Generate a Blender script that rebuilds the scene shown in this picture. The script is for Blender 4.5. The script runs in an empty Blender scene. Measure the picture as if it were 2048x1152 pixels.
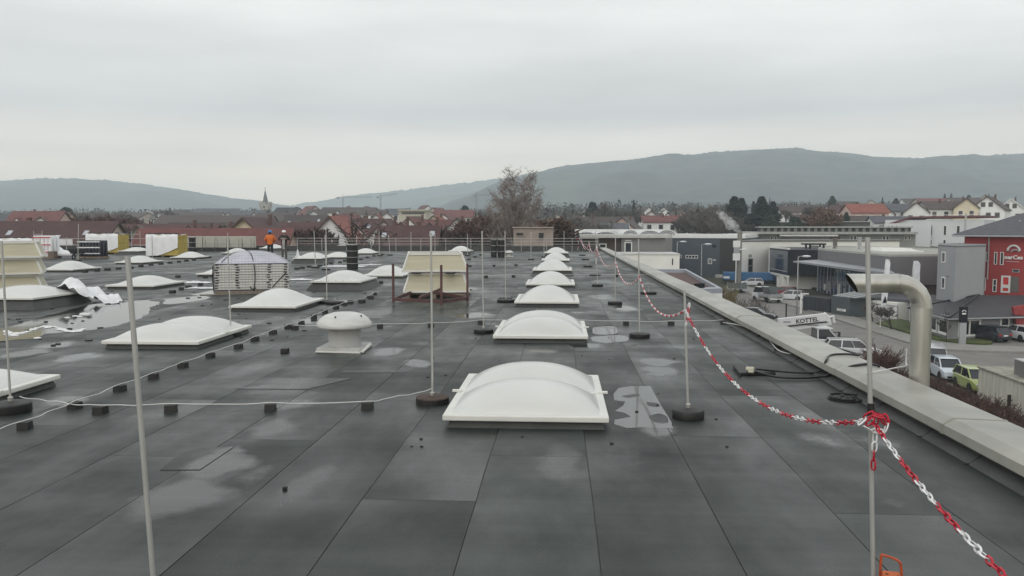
import bpy, math, random
from mathutils import Vector, Matrix, Euler, noise
random.seed(7)
sc = bpy.context.scene
C = sc.collection
PI = math.pi
R = math.radians

# ------------------------------------------------------------------ camera, sky, sun, exposure
CAMH = 2.0
FPX = 1600.0                       # focal length in photograph pixels (2048 wide)
cam_d = bpy.data.cameras.new('camera'); cam = bpy.data.objects.new('camera', cam_d); C.objects.link(cam)
cam.location = (0, 0, CAMH)
cam.rotation_euler = (R(90) - math.atan(120/FPX), 0, math.atan(97/FPX))
cam_d.sensor_width = 36.0; cam_d.lens = 36.0*FPX/2048.0
cam_d.clip_start = 0.05; cam_d.clip_end = 30000
sc.camera = cam
CAM_M = cam.rotation_euler.to_matrix()

SUN_EL, SUN_AZ = R(36), R(200)     # soft high sun behind the cloud
w = bpy.data.worlds.new('World'); sc.world = w; w.use_nodes = True
nt = w.node_tree; nt.nodes.clear()
def wn(t, **k):
    n = nt.nodes.new(t)
    for a, b in k.items(): setattr(n, a, b)
    return n
wo = wn('ShaderNodeOutputWorld')
sky = wn('ShaderNodeTexSky', sky_type='NISHITA', sun_disc=False, sun_elevation=SUN_EL, sun_rotation=SUN_AZ)
bg1 = wn('ShaderNodeBackground'); bg1.inputs['Strength'].default_value = 0.10
nt.links.new(sky.outputs[0], bg1.inputs['Color'])
# overcast cloud layer: soft stratus seen by direction
tc = wn('ShaderNodeTexCoord'); sep = wn('ShaderNodeSeparateXYZ'); nt.links.new(tc.outputs['Generated'], sep.inputs[0])
ramp = wn('ShaderNodeValToRGB'); nt.links.new(sep.outputs['Z'], ramp.inputs[0])
cr = ramp.color_ramp; cr.interpolation = 'EASE'
cr.elements[0].position = 0.0; cr.elements[0].color = (1.58, 1.33, 1.04, 1)
cr.elements[1].position = 1.0; cr.elements[1].color = (0.73, 0.745, 0.755, 1)
for p, c in ((0.05, (1.68, 1.40, 1.08)), (0.09, (1.0, 0.92, 0.81)), (0.14, (0.665, 0.66, 0.645)), (0.26, (0.865, 0.865, 0.845)), (0.45, (0.77, 0.775, 0.77))):
    e = cr.elements.new(p); e.color = (*c, 1)
mp = wn('ShaderNodeMapping'); mp.inputs['Scale'].default_value = (1.6, 1.6, 9.0); nt.links.new(tc.outputs['Generated'], mp.inputs[0])
nz = wn('ShaderNodeTexNoise'); nz.inputs['Scale'].default_value = 1.7; nz.inputs['Detail'].default_value = 5; nz.inputs['Roughness'].default_value = 0.5
nt.links.new(mp.outputs[0], nz.inputs['Vector'])
mr = wn('ShaderNodeMapRange'); mr.inputs[1].default_value = 0.3; mr.inputs[2].default_value = 0.7; mr.inputs[3].default_value = 0.87; mr.inputs[4].default_value = 1.09
nt.links.new(nz.outputs[0], mr.inputs[0])
mx = wn('ShaderNodeVectorMath', operation='SCALE'); nt.links.new(ramp.outputs[0], mx.inputs[0]); nt.links.new(mr.outputs[0], mx.inputs['Scale'])
bg2 = wn('ShaderNodeBackground'); bg2.inputs['Strength'].default_value = 1.18
nt.links.new(mx.outputs[0], bg2.inputs['Color'])
ms = wn('ShaderNodeMixShader'); ms.inputs[0].default_value = 0.97
nt.links.new(bg1.outputs[0], ms.inputs[1]); nt.links.new(bg2.outputs[0], ms.inputs[2]); nt.links.new(ms.outputs[0], wo.inputs['Surface'])

sun_d = bpy.data.lights.new('sun', 'SUN'); sun_d.energy = 0.9; sun_d.angle = R(60); sun_d.color = (1.0, 0.97, 0.93)
sun = bpy.data.objects.new('sun', sun_d); C.objects.link(sun)
sun.rotation_euler = (R(90)-SUN_EL, 0, PI - SUN_AZ)
sun.location = (0, 0, 60)
vs = sc.view_settings; vs.view_transform = 'Standard'; vs.look = 'None'; vs.exposure = 0.08; vs.gamma = 1.0; vs.use_curve_mapping = False
sc.render.engine = 'CYCLES'
cy = sc.cycles; cy.max_bounces = 6; cy.diffuse_bounces = 3; cy.glossy_bounces = 3; cy.transmission_bounces = 4; cy.volume_bounces = 2; cy.transparent_max_bounces = 8
cy.use_denoising = True; cy.use_adaptive_sampling = True; cy.adaptive_threshold = 0.01
try: cy.denoiser = 'OPENIMAGEDENOISE'
except Exception: pass
HAZE_DENSITY = 0.00038

# ------------------------------------------------------------------ measuring helpers (photograph pixel -> place)
def ray(px, py):
    return CAM_M @ Vector(((px-1024.0)/FPX, (576.0-py)/FPX, -1.0))
def P(px, py, d):                  # point at forward distance y = d
    r = ray(px, py); t = d/r.y
    return Vector((r.x*t, d, CAMH + r.z*t))
def G(px, py, z=0.0):              # point on the level z
    r = ray(px, py); t = (z-CAMH)/r.z
    return Vector((r.x*t, r.y*t, z))
def xat(px, d): return P(px, 456, d).x
def zat(py, d): return P(1121, py, d).z
STREET = -8.5
def S(px, py): return G(px, py, STREET)
def sstep(a, b, x):
    t = min(1, max(0, (x-a)/(b-a))); return t*t*(3-2*t)
def ground_z(x, y):
    d = math.hypot(x, y)
    m = sstep(0.02, 0.33, x/max(y, 1.0)) if y > 0 else 0
    return STREET + (3+11*m)*sstep(140, 300, d) + (8+8*m)*sstep(300, 900, d)

# ------------------------------------------------------------------ mesh helpers
class MB:
    def __init__(s): s.v = []; s.f = []; s.m = []
    def add(s, vs, fs, mi=0):
        o = len(s.v); s.v += [tuple(q) for q in vs]
        s.f += [tuple(i+o for i in f) for f in fs]; s.m += [mi]*len(fs); return s
    def box(s, x0, x1, y0, y1, z0, z1, mi=0):
        return s.add([(x0,y0,z0),(x1,y0,z0),(x1,y1,z0),(x0,y1,z0),(x0,y0,z1),(x1,y0,z1),(x1,y1,z1),(x0,y1,z1)],
                     [(0,3,2,1),(4,5,6,7),(0,1,5,4),(1,2,6,5),(2,3,7,6),(3,0,4,7)], mi)
    def cbox(s, c, sx, sy, sz, mi=0): return s.box(c[0]-sx/2, c[0]+sx/2, c[1]-sy/2, c[1]+sy/2, c[2]-sz/2, c[2]+sz/2, mi)
    def bar(s, a, b, w, h=None, mi=0):          # rectangular bar between two points
        a = Vector(a); b = Vector(b); h = h or w; t = (b-a).normalized()
        up = Vector((0,0,1)) if abs(t.z) < 0.95 else Vector((0,1,0))
        sd = t.cross(up).normalized()*w/2; u = sd.cross(t).normalized()*h/2
        vs = [a-sd-u, a+sd-u, a+sd+u, a-sd+u, b-sd-u, b+sd-u, b+sd+u, b-sd+u]
        return s.add(vs, [(3,2,1,0),(4,5,6,7),(0,1,5,4),(1,2,6,5),(2,3,7,6),(3,0,4,7)], mi)
    def prism(s, poly, z0, z1, mi=0):           # vertical prism over a polygon of (x,y)
        n = len(poly)
        ar = sum(poly[i][0]*poly[(i+1)%n][1]-poly[(i+1)%n][0]*poly[i][1] for i in range(n))
        if ar < 0: poly = poly[::-1]
        vs = [(p[0],p[1],z0) for p in poly] + [(p[0],p[1],z1) for p in poly]
        fs = [tuple(range(n))[::-1], tuple(range(n, 2*n))] + [(i,(i+1)%n,n+(i+1)%n,n+i) for i in range(n)]
        return s.add(vs, fs, mi)
    def xprism(s, prof, y0, y1, mi=0):          # profile of (x,z) run along y
        n = len(prof)
        vs = [(p[0],y0,p[1]) for p in prof] + [(p[0],y1,p[1]) for p in prof]
        fs = [tuple(range(n)), tuple(range(n, 2*n))[::-1]] + [(i,n+i,n+(i+1)%n,(i+1)%n) for i in range(n)]
        return s.add(vs, fs, mi)
    def tube(s, pts, r, n=8, mi=0, cap=True, up=None):
        pts = [Vector(p) for p in pts]; k = len(pts); rs = r if isinstance(r, (list, tuple)) else [r]*k
        vs = []; prev = None
        for i, p in enumerate(pts):
            t = (pts[min(i+1,k-1)]-pts[max(i-1,0)])
            t = t.normalized() if t.length > 1e-9 else Vector((0,0,1))
            if prev is None:
                ref = Vector((0,0,1)) if abs(t.z) < 0.9 else Vector((1,0,0))
                a = t.cross(ref).normalized()
            else:
                a = prev - t*prev.dot(t); a = a.normalized() if a.length > 1e-6 else t.orthogonal().normalized()
            prev = a; b = t.cross(a)
            for j in range(n):
                q = 2*PI*j/n; vs.append(p + (a*math.cos(q)+b*math.sin(q))*rs[i])
        fs = [(i*n+j, i*n+(j+1)%n, (i+1)*n+(j+1)%n, (i+1)*n+j) for i in range(k-1) for j in range(n)]
        if cap: fs += [tuple(range(n))[::-1], tuple((k-1)*n+j for j in range(n))]
        return s.add(vs, fs, mi)
    def lathe(s, prof, n=24, c=(0,0,0), mi=0, cap=True):   # prof of (r,z)
        vs = []
        for r_, z in prof:
            for j in range(n):
                q = 2*PI*j/n; vs.append((c[0]+r_*math.cos(q), c[1]+r_*math.sin(q), c[2]+z))
        k = len(prof)
        fs = [(i*n+j, i*n+(j+1)%n, (i+1)*n+(j+1)%n, (i+1)*n+j) for i in range(k-1) for j in range(n)]
        if cap: fs += [tuple(range(n))[::-1], tuple((k-1)*n+j for j in range(n))]
        return s.add(vs, fs, mi)
    def grid(s, fn, nu, nv, mi=0):
        vs = [fn(i/nu, j/nv) for j in range(nv+1) for i in range(nu+1)]
        w_ = nu+1
        fs = [(j*w_+i, j*w_+i+1, (j+1)*w_+i+1, (j+1)*w_+i) for j in range(nv) for i in range(nu)]
        return s.add(vs, fs, mi)
    def ball(s, c, rx, ry=None, rz=None, n=12, k=8, mi=0):
        ry = ry or rx; rz = rz or rx
        return s.lathe([(max(1e-4, math.sin(PI*i/k)), -math.cos(PI*i/k)) for i in range(k+1)], n, mi=mi, cap=False)._scale_last((k+1)*n, c, rx, ry, rz)
    def _scale_last(s, n, c, rx, ry, rz):
        for i in range(len(s.v)-n, len(s.v)):
            x, y, z = s.v[i]; s.v[i] = (c[0]+x*rx, c[1]+y*ry, c[2]+z*rz)
        return s
    def build(s, name, mats, parent=None, smooth=False, loc=None):
        me = bpy.data.meshes.new(name); me.from_pydata(s.v, [], s.f)
        if not isinstance(mats, (list, tuple)): mats = [mats]
        for m in mats: me.materials.append(m)
        if len(mats) > 1: me.polygons.foreach_set('material_index', s.m)
        if smooth: me.polygons.foreach_set('use_smooth', [True]*len(s.f))
        me.update()
        return link(name, me, parent, loc)
def link(name, me, parent=None, loc=None):
    o = bpy.data.objects.new(name, me); C.objects.link(o); o.parent = parent
    if loc is not None: o.location = loc
    return o
def tag(o, label=None, cat=None, group=None, kind=None):
    if label: o['label'] = label
    if cat: o['category'] = cat
    if group: o['group'] = group
    if kind: o['kind'] = kind
    return o
def thing(name, label, cat, loc=(0,0,0), rz=0.0, group=None):
    o = bpy.data.objects.new(name, None); C.objects.link(o); o.location = loc; o.rotation_euler = (0,0,rz)
    o.empty_display_size = 0.3
    return tag(o, label, cat, group)
def smooth_by_angle(o, ang=40):
    me = o.data
    me.polygons.foreach_set('use_smooth', [True]*len(me.polygons))
    try: me.set_sharp_from_angle(angle=R(ang))
    except Exception: pass
    return o
def bevel(o, w_=0.01, seg=2):
    m = o.modifiers.new('bevel', 'BEVEL'); m.width = w_; m.segments = seg; m.limit_method = 'ANGLE'; m.angle_limit = R(40); return o

# ------------------------------------------------------------------ materials
MATS = {}
def M(name, col, rough=0.6, var=0.12, scale=2.0, bump=0.0, bscale=40.0, metal=0.0, spec=0.5, orand=0.0, coat=0.0, stretch=None, detail=4.0):
    if name in MATS: return MATS[name]
    m = bpy.data.materials.new(name); m.use_nodes = True; t = m.node_tree; N = t.nodes; L = t.links
    b = N['Principled BSDF']
    b.inputs['Roughness'].default_value = rough; b.inputs['Metallic'].default_value = metal
    b.inputs['Specular IOR Level'].default_value = spec
    if coat: b.inputs['Coat Weight'].default_value = coat; b.inputs['Coat Roughness'].default_value = 0.08
    g = N.new('ShaderNodeNewGeometry')
    src = g.outputs['Position']
    if stretch:
        mp_ = N.new('ShaderNodeMapping'); mp_.inputs['Scale'].default_value = stretch; L.new(src, mp_.inputs[0]); src = mp_.outputs[0]
    n = N.new('ShaderNodeTexNoise'); n.inputs['Scale'].default_value = scale; n.inputs['Detail'].default_value = detail; L.new(src, n.inputs['Vector'])
    mr_ = N.new('ShaderNodeMapRange'); mr_.inputs[1].default_value = 0.28; mr_.inputs[2].default_value = 0.72
    mr_.inputs[3].default_value = 1-var; mr_.inputs[4].default_value = 1+var; L.new(n.outputs[0], mr_.inputs[0])
    sc_ = N.new('ShaderNodeVectorMath'); sc_.operation = 'SCALE'; sc_.inputs[0].default_value = col; L.new(mr_.outputs[0], sc_.inputs['Scale'])
    out = sc_.outputs[0]
    if orand:
        oi = N.new('ShaderNodeObjectInfo'); m2 = N.new('ShaderNodeMapRange'); m2.inputs[3].default_value = 1-orand; m2.inputs[4].default_value = 1+orand
        L.new(oi.outputs['Random'], m2.inputs[0]); s2 = N.new('ShaderNodeVectorMath'); s2.operation = 'SCALE'
        L.new(out, s2.inputs[0]); L.new(m2.outputs[0], s2.inputs['Scale']); out = s2.outputs[0]
    L.new(out, b.inputs['Base Color'])
    if bump:
        n2 = N.new('ShaderNodeTexNoise'); n2.inputs['Scale'].default_value = bscale; n2.inputs['Detail'].default_value = 3; L.new(g.outputs['Position'], n2.inputs['Vector'])
        bp = N.new('ShaderNodeBump'); bp.inputs['Strength'].default_value = bump; bp.inputs['Distance'].default_value = 0.02
        L.new(n2.outputs[0], bp.inputs['Height']); L.new(bp.outputs[0], b.inputs['Normal'])
    MATS[name] = m; return m

WET_SPOTS = [(385, 918, 480, 955, 1), (305, 962, 440, 1014, 1), (530, 838, 580, 864, .55), (590, 940, 625, 1000, .5), (755, 697, 800, 708, 1), (820, 722, 855, 732, 1), (85, 684, 135, 697, 1), (130, 705, 190, 722, 1), (95, 795, 155, 812, 1), (1285, 853, 1352, 870, 1), (440, 903, 478, 914, .7),
             (1280, 717, 1345, 727, 1), (1298, 735, 1345, 748, 1), (590, 636, 715, 647, 1), (905, 626, 990, 635, 1), (1140, 688, 1195, 695, 1), (1060, 698, 1112, 706, .9), (20, 700, 70, 716, .9), (0, 745, 60, 760, .9), (430, 640, 520, 652, 1), (1230, 612, 1275, 622, 1), (1180, 590, 1225, 598, 1), (880, 575, 960, 580, 1), (640, 600, 700, 606, 1), (1185, 560, 1230, 566, 1), (330, 640, 400, 652, .9), (470, 757, 640, 779, .35), (1100, 895, 1150, 950, .5)]
def roof_material(name, seams=False):
    """wet mineral bitumen: grain, damp patches that shine, drier patches that do not"""
    m = bpy.data.materials.new(name); m.use_nodes = True; t = m.node_tree; N = t.nodes; L = t.links
    b = N['Principled BSDF']; g = N.new('ShaderNodeNewGeometry')
    def noise_(scale, stretch, detail=4, rough=0.55):
        mp_ = N.new('ShaderNodeMapping'); mp_.inputs['Scale'].default_value = stretch; L.new(g.outputs['Position'], mp_.inputs[0])
        n = N.new('ShaderNodeTexNoise'); n.inputs['Scale'].default_value = scale; n.inputs['Detail'].default_value = detail; n.inputs['Roughness'].default_value = rough
        L.new(mp_.outputs[0], n.inputs['Vector']); return n.outputs[0]
    def rng(v, a, b_, c, d):
        r_ = N.new('ShaderNodeMapRange'); r_.inputs[1].default_value = a; r_.inputs[2].default_value = b_; r_.inputs[3].default_value = c; r_.inputs[4].default_value = d
        L.new(v, r_.inputs[0]); return r_.outputs[0]
    def mul(a, b_):
        k = N.new('ShaderNodeMath'); k.operation = 'MULTIPLY'; L.new(a, k.inputs[0])
        if isinstance(b_, float): k.inputs[1].default_value = b_
        else: L.new(b_, k.inputs[1])
        return k.outputs[0]
    big = noise_(0.35, (1, 0.8, 1), 4); mid = noise_(1.6, (1.0, 0.55, 1), 5); fine = noise_(55, (1, 1, 1), 3, 0.75); ripple = noise_(0.7, (0.18, 2.4, 1), 3)
    oi = N.new('ShaderNodeObjectInfo')
    v = mul(rng(ripple, 0.3, 0.7, 0.9, 1.08), mul(mul(rng(big, 0.3, 0.7, 0.78, 1.2), rng(mid, 0.3, 0.7, 0.82, 1.16)), mul(rng(fine, 0.25, 0.75, 0.6, 1.4), rng(oi.outputs['Random'], 0, 1, 0.80, 1.2))))
    s_ = N.new('ShaderNodeVectorMath'); s_.operation = 'SCALE'; s_.inputs[0].default_value = (0.030, 0.0365, 0.034); L.new(v, s_.inputs['Scale'])
    L.new(s_.outputs[0], b.inputs['Base Color'])
    ofs = N.new('ShaderNodeVectorMath'); ofs.operation = 'ADD'; L.new(g.outputs['Position'], ofs.inputs[0])
    o3 = N.new('ShaderNodeVectorMath'); o3.operation = 'SCALE'; o3.inputs[0].default_value = (9.0, 17.0, 5.0); L.new(oi.outputs['Random'], o3.inputs['Scale']); L.new(o3.outputs[0], ofs.inputs[1])
    mpd = N.new('ShaderNodeMapping'); mpd.inputs['Scale'].default_value = (0.8, 0.40, 1); L.new(ofs.outputs[0], mpd.inputs[0])       # each roll weathers and wets in its own way, so tones break at the laps
    dn = N.new('ShaderNodeTexNoise'); dn.inputs['Scale'].default_value = 1.0; dn.inputs['Detail'].default_value = 5; dn.inputs['Roughness'].default_value = 0.6; L.new(mpd.outputs[0], dn.inputs['Vector']); damp = dn.outputs[0]
    patch = rng(noise_(0.75, (0.7, 0.55, 1), 6, 0.62), 0.60, 0.69, 0.0, 0.8)      # thin films of water
    wob = N.new('ShaderNodeTexNoise'); wob.inputs['Scale'].default_value = 1.9; wob.inputs['Detail'].default_value = 4; L.new(g.outputs['Position'], wob.inputs['Vector'])
    wsc = N.new('ShaderNodeVectorMath'); wsc.operation = 'MULTIPLY_ADD'; L.new(wob.outputs['Color'], wsc.inputs[0]); wsc.inputs[1].default_value = (0.5, 0.9, 0); wsc.inputs[2].default_value = (-0.25, -0.45, 0)
    wad = N.new('ShaderNodeVectorMath'); wad.operation = 'ADD'; L.new(g.outputs['Position'], wad.inputs[0]); L.new(wsc.outputs[0], wad.inputs[1])
    for (x0_, y0_, x1_, y1_, k_) in WET_SPOTS:       # shallow water standing in the dips of the old felt
        c_ = G((x0_+x1_)/2, (y0_+y1_)/2); rx_ = abs(G(x1_, y1_).x-G(x0_, y1_).x)/2+.08; ry_ = abs(G(x0_, y0_).y-G(x0_, y1_).y)/2+.15
        s1 = N.new('ShaderNodeVectorMath'); s1.operation = 'SUBTRACT'; L.new(wad.outputs[0], s1.inputs[0]); s1.inputs[1].default_value = (c_.x, c_.y, 0)
        s2 = N.new('ShaderNodeVectorMath'); s2.operation = 'MULTIPLY'; L.new(s1.outputs[0], s2.inputs[0]); s2.inputs[1].default_value = (1/rx_, 1/ry_, 0)
        s3 = N.new('ShaderNodeVectorMath'); s3.operation = 'LENGTH'; L.new(s2.outputs[0], s3.inputs[0])
        m3 = rng(s3.outputs['Value'], 1.12, 0.6, 0.0, k_); mx3 = N.new('ShaderNodeMath'); mx3.operation = 'MAXIMUM'; L.new(patch, mx3.inputs[0]); L.new(m3, mx3.inputs[1]); patch = mx3.outputs[0]
    wet = rng(patch, 0, 1, 1.0, 0.20); dry = rng(patch, 0, 1, 0.30, 0.03)
    ro = mul(mul(rng(damp, 0.36, 0.68, 0.62, 0.26), rng(ripple, 0.3, 0.7, 1.15, 0.88)), wet)
    L.new(ro, b.inputs['Roughness']); b.inputs['Specular IOR Level'].default_value = 0.37
    bp = N.new('ShaderNodeBump'); bp.inputs['Distance'].default_value = 0.004; L.new(dry, bp.inputs['Strength'])
    L.new(fine, bp.inputs['Height'])
    bp2 = N.new('ShaderNodeBump'); bp2.inputs['Strength'].default_value = 0.16; bp2.inputs['Distance'].default_value = 0.05
    L.new(ripple, bp2.inputs['Height']); L.new(bp.outputs[0], bp2.inputs['Normal']); L.new(bp2.outputs[0], b.inputs['Normal'])
    MATS[name] = m; return m

roofing = roof_material('wet_bitumen')
black_bit = M('black_bitumen', (0.018, 0.018, 0.018), 0.5)
acrylic = M('opal_acrylic', (0.575, 0.58, 0.555), 0.22, 0.08, 1.2, detail=7)
white_frame = M('white_frame', (0.68, 0.675, 0.63), 0.4, 0.06, 3)
upstand_bit = M('upstand_bitumen', (0.05, 0.052, 0.05), 0.6, 0.25, 3, 0.3, 60)
coping_m = M('coping_metal', (0.32, 0.315, 0.28), 0.40, 0.24, 1.3, 0.05, 8, orand=0.10, detail=9)
coping_side = M('coping_fascia', (0.27, 0.27, 0.225), 0.45, 0.14, 1.3)
galv = M('galvanised', (0.52, 0.515, 0.47), 0.36, 0.2, 2.2, metal=0.8, stretch=(3, 3, 0.7))
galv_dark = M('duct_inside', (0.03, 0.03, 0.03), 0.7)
alu = M('rod_aluminium', (0.43, 0.43, 0.41), 0.42, 0.08, 6, metal=0.3)
rubber = M('black_rubber', (0.014, 0.014, 0.014), 0.55, 0.3, 9)
concrete_brown = M('brown_ballast', (0.060, 0.040, 0.030), 0.8, 0.35, 12, 0.4, 60)
wire_m = M('conductor_wire', (0.62, 0.62, 0.60), 0.4, 0.05)
cable_m = M('black_cable', (0.012, 0.012, 0.013), 0.35)
water = M('standing_water', (0.040, 0.045, 0.044), 0.07, 0.1, 0.6, spec=0.6)
murky = M('murky_water', (0.11, 0.095, 0.062), 0.05, 0.2, 2, spec=0.5)
foam = M('white_scum', (0.70, 0.71, 0.70), 0.7, 0.1, 20)
red_pl = M('red_plastic', (0.52, 0.010, 0.035), 0.32, 0.08, 20)
white_pl = M('white_plastic', (0.80, 0.80, 0.80), 0.32, 0.06, 20)
orange_paint = M('orange_paint', (0.50, 0.115, 0.03), 0.5, 0.25, 14)
rust_m = M('rust_spots', (0.09, 0.03, 0.015), 0.85, 0.4, 30)
tan_gfk = M('tan_fibreglass', (0.45, 0.42, 0.30), 0.5, 0.10, 1.4, stretch=(0.5, 1, 6))
wood = M('pallet_wood', (0.22, 0.175, 0.135), 0.8, 0.25, 5, stretch=(1, 6, 6))
rack_m = M('oxide_red_steel', (0.085, 0.040, 0.038), 0.55, 0.3, 6)
film = M('white_film', (0.74, 0.75, 0.76), 0.38, 0.06, 3)
film_grey = M('grey_film', (0.50, 0.51, 0.57), 0.25, 0.12, 2)
net_m = M('net_cord', (0.40, 0.40, 0.42), 0.7)
strap_m = M('black_strap', (0.01, 0.01, 0.012), 0.6)
yellow_ins = M('yellow_insulation', (0.46, 0.36, 0.10), 0.9, 0.12, 3, 0.3, 40)
blue_black = M('blue_black_wrap', (0.016, 0.018, 0.032), 0.35, 0.2, 4)
red_print = M('red_print', (0.45, 0.06, 0.06), 0.5)
dark_glass = M('window_glass', (0.022, 0.025, 0.030), 0.08, 0.3, 0.6, spec=0.5)

# ================================================================== THE SETTING: ground, hills, haze, street
def ground_material():
    m = bpy.data.materials.new('winter_ground'); m.use_nodes = True; t = m.node_tree; N = t.nodes; L = t.links; b = N['Principled BSDF']
    g = N.new('ShaderNodeNewGeometry'); n = N.new('ShaderNodeTexNoise'); n.inputs['Scale'].default_value = 0.02; n.inputs['Detail'].default_value = 8
    L.new(g.outputs['Position'], n.inputs['Vector']); r_ = N.new('ShaderNodeValToRGB'); L.new(n.outputs[0], r_.inputs[0])
    r_.color_ramp.elements[0].position = 0.35; r_.color_ramp.elements[0].color = (0.05, 0.043, 0.034, 1)
    r_.color_ramp.elements[1].position = 0.65; r_.color_ramp.elements[1].color = (0.055, 0.075, 0.032, 1)
    L.new(r_.outputs[0], b.inputs['Base Color']); b.inputs['Roughness'].default_value = 0.9
    return m
gm = MB()
az = [R(-180+360*i/144) for i in range(144)]
rad = [0.5, 20, 60, 100, 130, 150, 170, 190, 210, 235, 260, 300, 350, 420, 520, 650, 800, 1000, 1400, 2000, 3200, 3600, 4950]
vs_ = []
for r0 in rad:
    for a in az:
        x, y = r0*math.sin(a), r0*math.cos(a); vs_.append((x, y, ground_z(x, y)-0.02))
n_ = len(az)
gm.add(vs_, [(i*n_+j, i*n_+(j+1)%n_, (i+1)*n_+(j+1)%n_, (i+1)*n_+j)[::-1] for i in range(len(rad)-1) for j in range(n_)] + [tuple(range(n_))[::-1]])
tag(gm.build('ground', ground_material()), kind='structure')

def forest_material(name, c0, c1, field, scale):
    m = bpy.data.materials.new(name); m.use_nodes = True; t = m.node_tree; N = t.nodes; L = t.links; b = N['Principled BSDF']
    g = N.new('ShaderNodeNewGeometry'); n = N.new('ShaderNodeTexNoise'); n.inputs['Scale'].default_value = scale; n.inputs['Detail'].default_value = 9; n.inputs['Roughness'].default_value = 0.65
    L.new(g.outputs['Position'], n.inputs['Vector']); r_ = N.new('ShaderNodeValToRGB'); L.new(n.outputs[0], r_.inputs[0])
    r_.color_ramp.elements[0].position = 0.36; r_.color_ramp.elements[0].color = (*c0, 1)
    r_.color_ramp.elements[1].position = 0.62; r_.color_ramp.elements[1].color = (*c1, 1)
    at = N.new('ShaderNodeAttribute'); at.attribute_name = 'field'
    n2 = N.new('ShaderNodeTexNoise'); n2.inputs['Scale'].default_value = 0.006; n2.inputs['Detail'].default_value = 4; L.new(g.outputs['Position'], n2.inputs['Vector'])
    ad = N.new('ShaderNodeMath'); ad.operation = 'MULTIPLY'; L.new(at.outputs['Fac'], ad.inputs[0])
    mr_ = N.new('ShaderNodeMapRange'); mr_.inputs[1].default_value = 0.4; mr_.inputs[2].default_value = 0.58; L.new(n2.outputs[0], mr_.inputs[0]); L.new(mr_.outputs[0], ad.inputs[1])
    mx_ = N.new('ShaderNodeMix'); mx_.data_type = 'RGBA'; L.new(ad.outputs[0], mx_.inputs[0]); L.new(r_.outputs[0], mx_.inputs[6]); mx_.inputs[7].default_value = (*field, 1)
    L.new(mx_.outputs[2], b.inputs['Base Color']); b.inputs['Roughness'].default_value = 0.95; b.inputs['Specular IOR Level'].default_value = 0.1
    return m
def interp(lst, x):
    if x <= lst[0][0]: return lst[0][1]
    for (a, ya), (b, yb) in zip(lst, lst[1:]):
        if x <= b:
            t = (x-a)/(b-a); return ya+(yb-ya)*(t*t*(3-2*t)*0.5+t*0.5)
    return lst[-1][1]
def hill(name, ridge, D, foot, mat, bump, nx=260, ny=46, field=lambda px, v: 0.0):
    """a wooded ridge: front slope from its foot up to the ridge line, then down the far side"""
    x0, x1 = ridge[0][0], ridge[-1][0]; vs = []; fl = []
    for j in range(ny+1):
        v = j/ny
        for i in range(nx+1):
            px = x0+(x1-x0)*i/nx
            zr = zat(interp(ridge, px), D)
            xr = xat(px, D)
            if v < 0.8:
                t = v/0.8; d = foot+(D-foot)*t; s = 0.30*t+0.70*t*t*(3-2*t)
            else:
                t = (v-0.8)/0.2; d = D+D*0.25*t; s = 1-0.8*t*t
            x = xr*(d/D)**0.92
            base = -12
            z = base+(zr-base)*s
            q = Vector((x*0.004, d*0.004, 3.1))
            amp = 1.0-0.9*math.exp(-((v-0.8)/0.1)**2)
            z += 26*noise.fractal(q, 1.0, 2.0, 4)*min(1, s*2)*amp
            rg = math.exp(-((v-0.8)/0.03)**2)
            z += bump*(0.25+0.75*rg)*noise.noise(Vector((x*0.03, d*0.03, 9.0)))*min(1, s*3)
            z += bump*0.8*rg*random.uniform(-1, 1)
            vs.append((x, d, z)); fl.append(field(px, v))
    w_ = nx+1
    b = MB().add(vs, [(j*w_+i, j*w_+i+1, (j+1)*w_+i+1, (j+1)*w_+i) for j in range(ny) for i in range(nx)])
    o = b.build(name, mat, smooth=True)
    a = o.data.attributes.new('field', 'FLOAT', 'POINT'); a.data.foreach_set('value', fl)
    return tag(o, kind='structure')
fm1 = forest_material('winter_forest', (0.012, 0.014, 0.015), (0.080, 0.074, 0.064), (0.10, 0.13, 0.07), 0.02)
fm2 = forest_material('winter_forest_far', (0.03, 0.028, 0.025), (0.052, 0.048, 0.042), (0.12, 0.14, 0.09), 0.008)
hill('hill_right', [(860, 418), (930, 393), (1000, 366), (1060, 348), (1130, 334), (1240, 324), (1330, 314), (1450, 306), (1540, 302), (1585, 300), (1640, 308), (1740, 318), (1830, 321), (1900, 319), (2048, 314), (2300, 318), (2700, 330)],
     2600, 1250, fm1, 5.0, 420, 56, lambda px, v: max(0, 1-abs(px-1130)/90)*(0.6 if v < 0.45 else max(0, 1-(v-0.45)*6)))
hill('hill_left', [(-700, 382), (-300, 368), (0, 358), (60, 355), (120, 353), (200, 357), (280, 365), (350, 376), (420, 388), (480, 398), (540, 408), (620, 420)], 3300, 1700, fm2, 6.0, 300, 40)
hill('hill_middle', [(780, 422), (830, 408), (870, 397), (920, 390), (980, 378), (1060, 362), (1160, 352)], 3300, 1900, fm2, 5.0, 140, 40, lambda px, v: 0.8 if v < 0.7 else 0)
hill('hill_distant', [(520, 424), (560, 414), (640, 402), (720, 390), (800, 380), (870, 371), (930, 365), (1000, 357), (1100, 350), (1300, 340)], 3950, 3000, fm2, 8.0, 200, 36, lambda px, v: 0.5)

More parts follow.
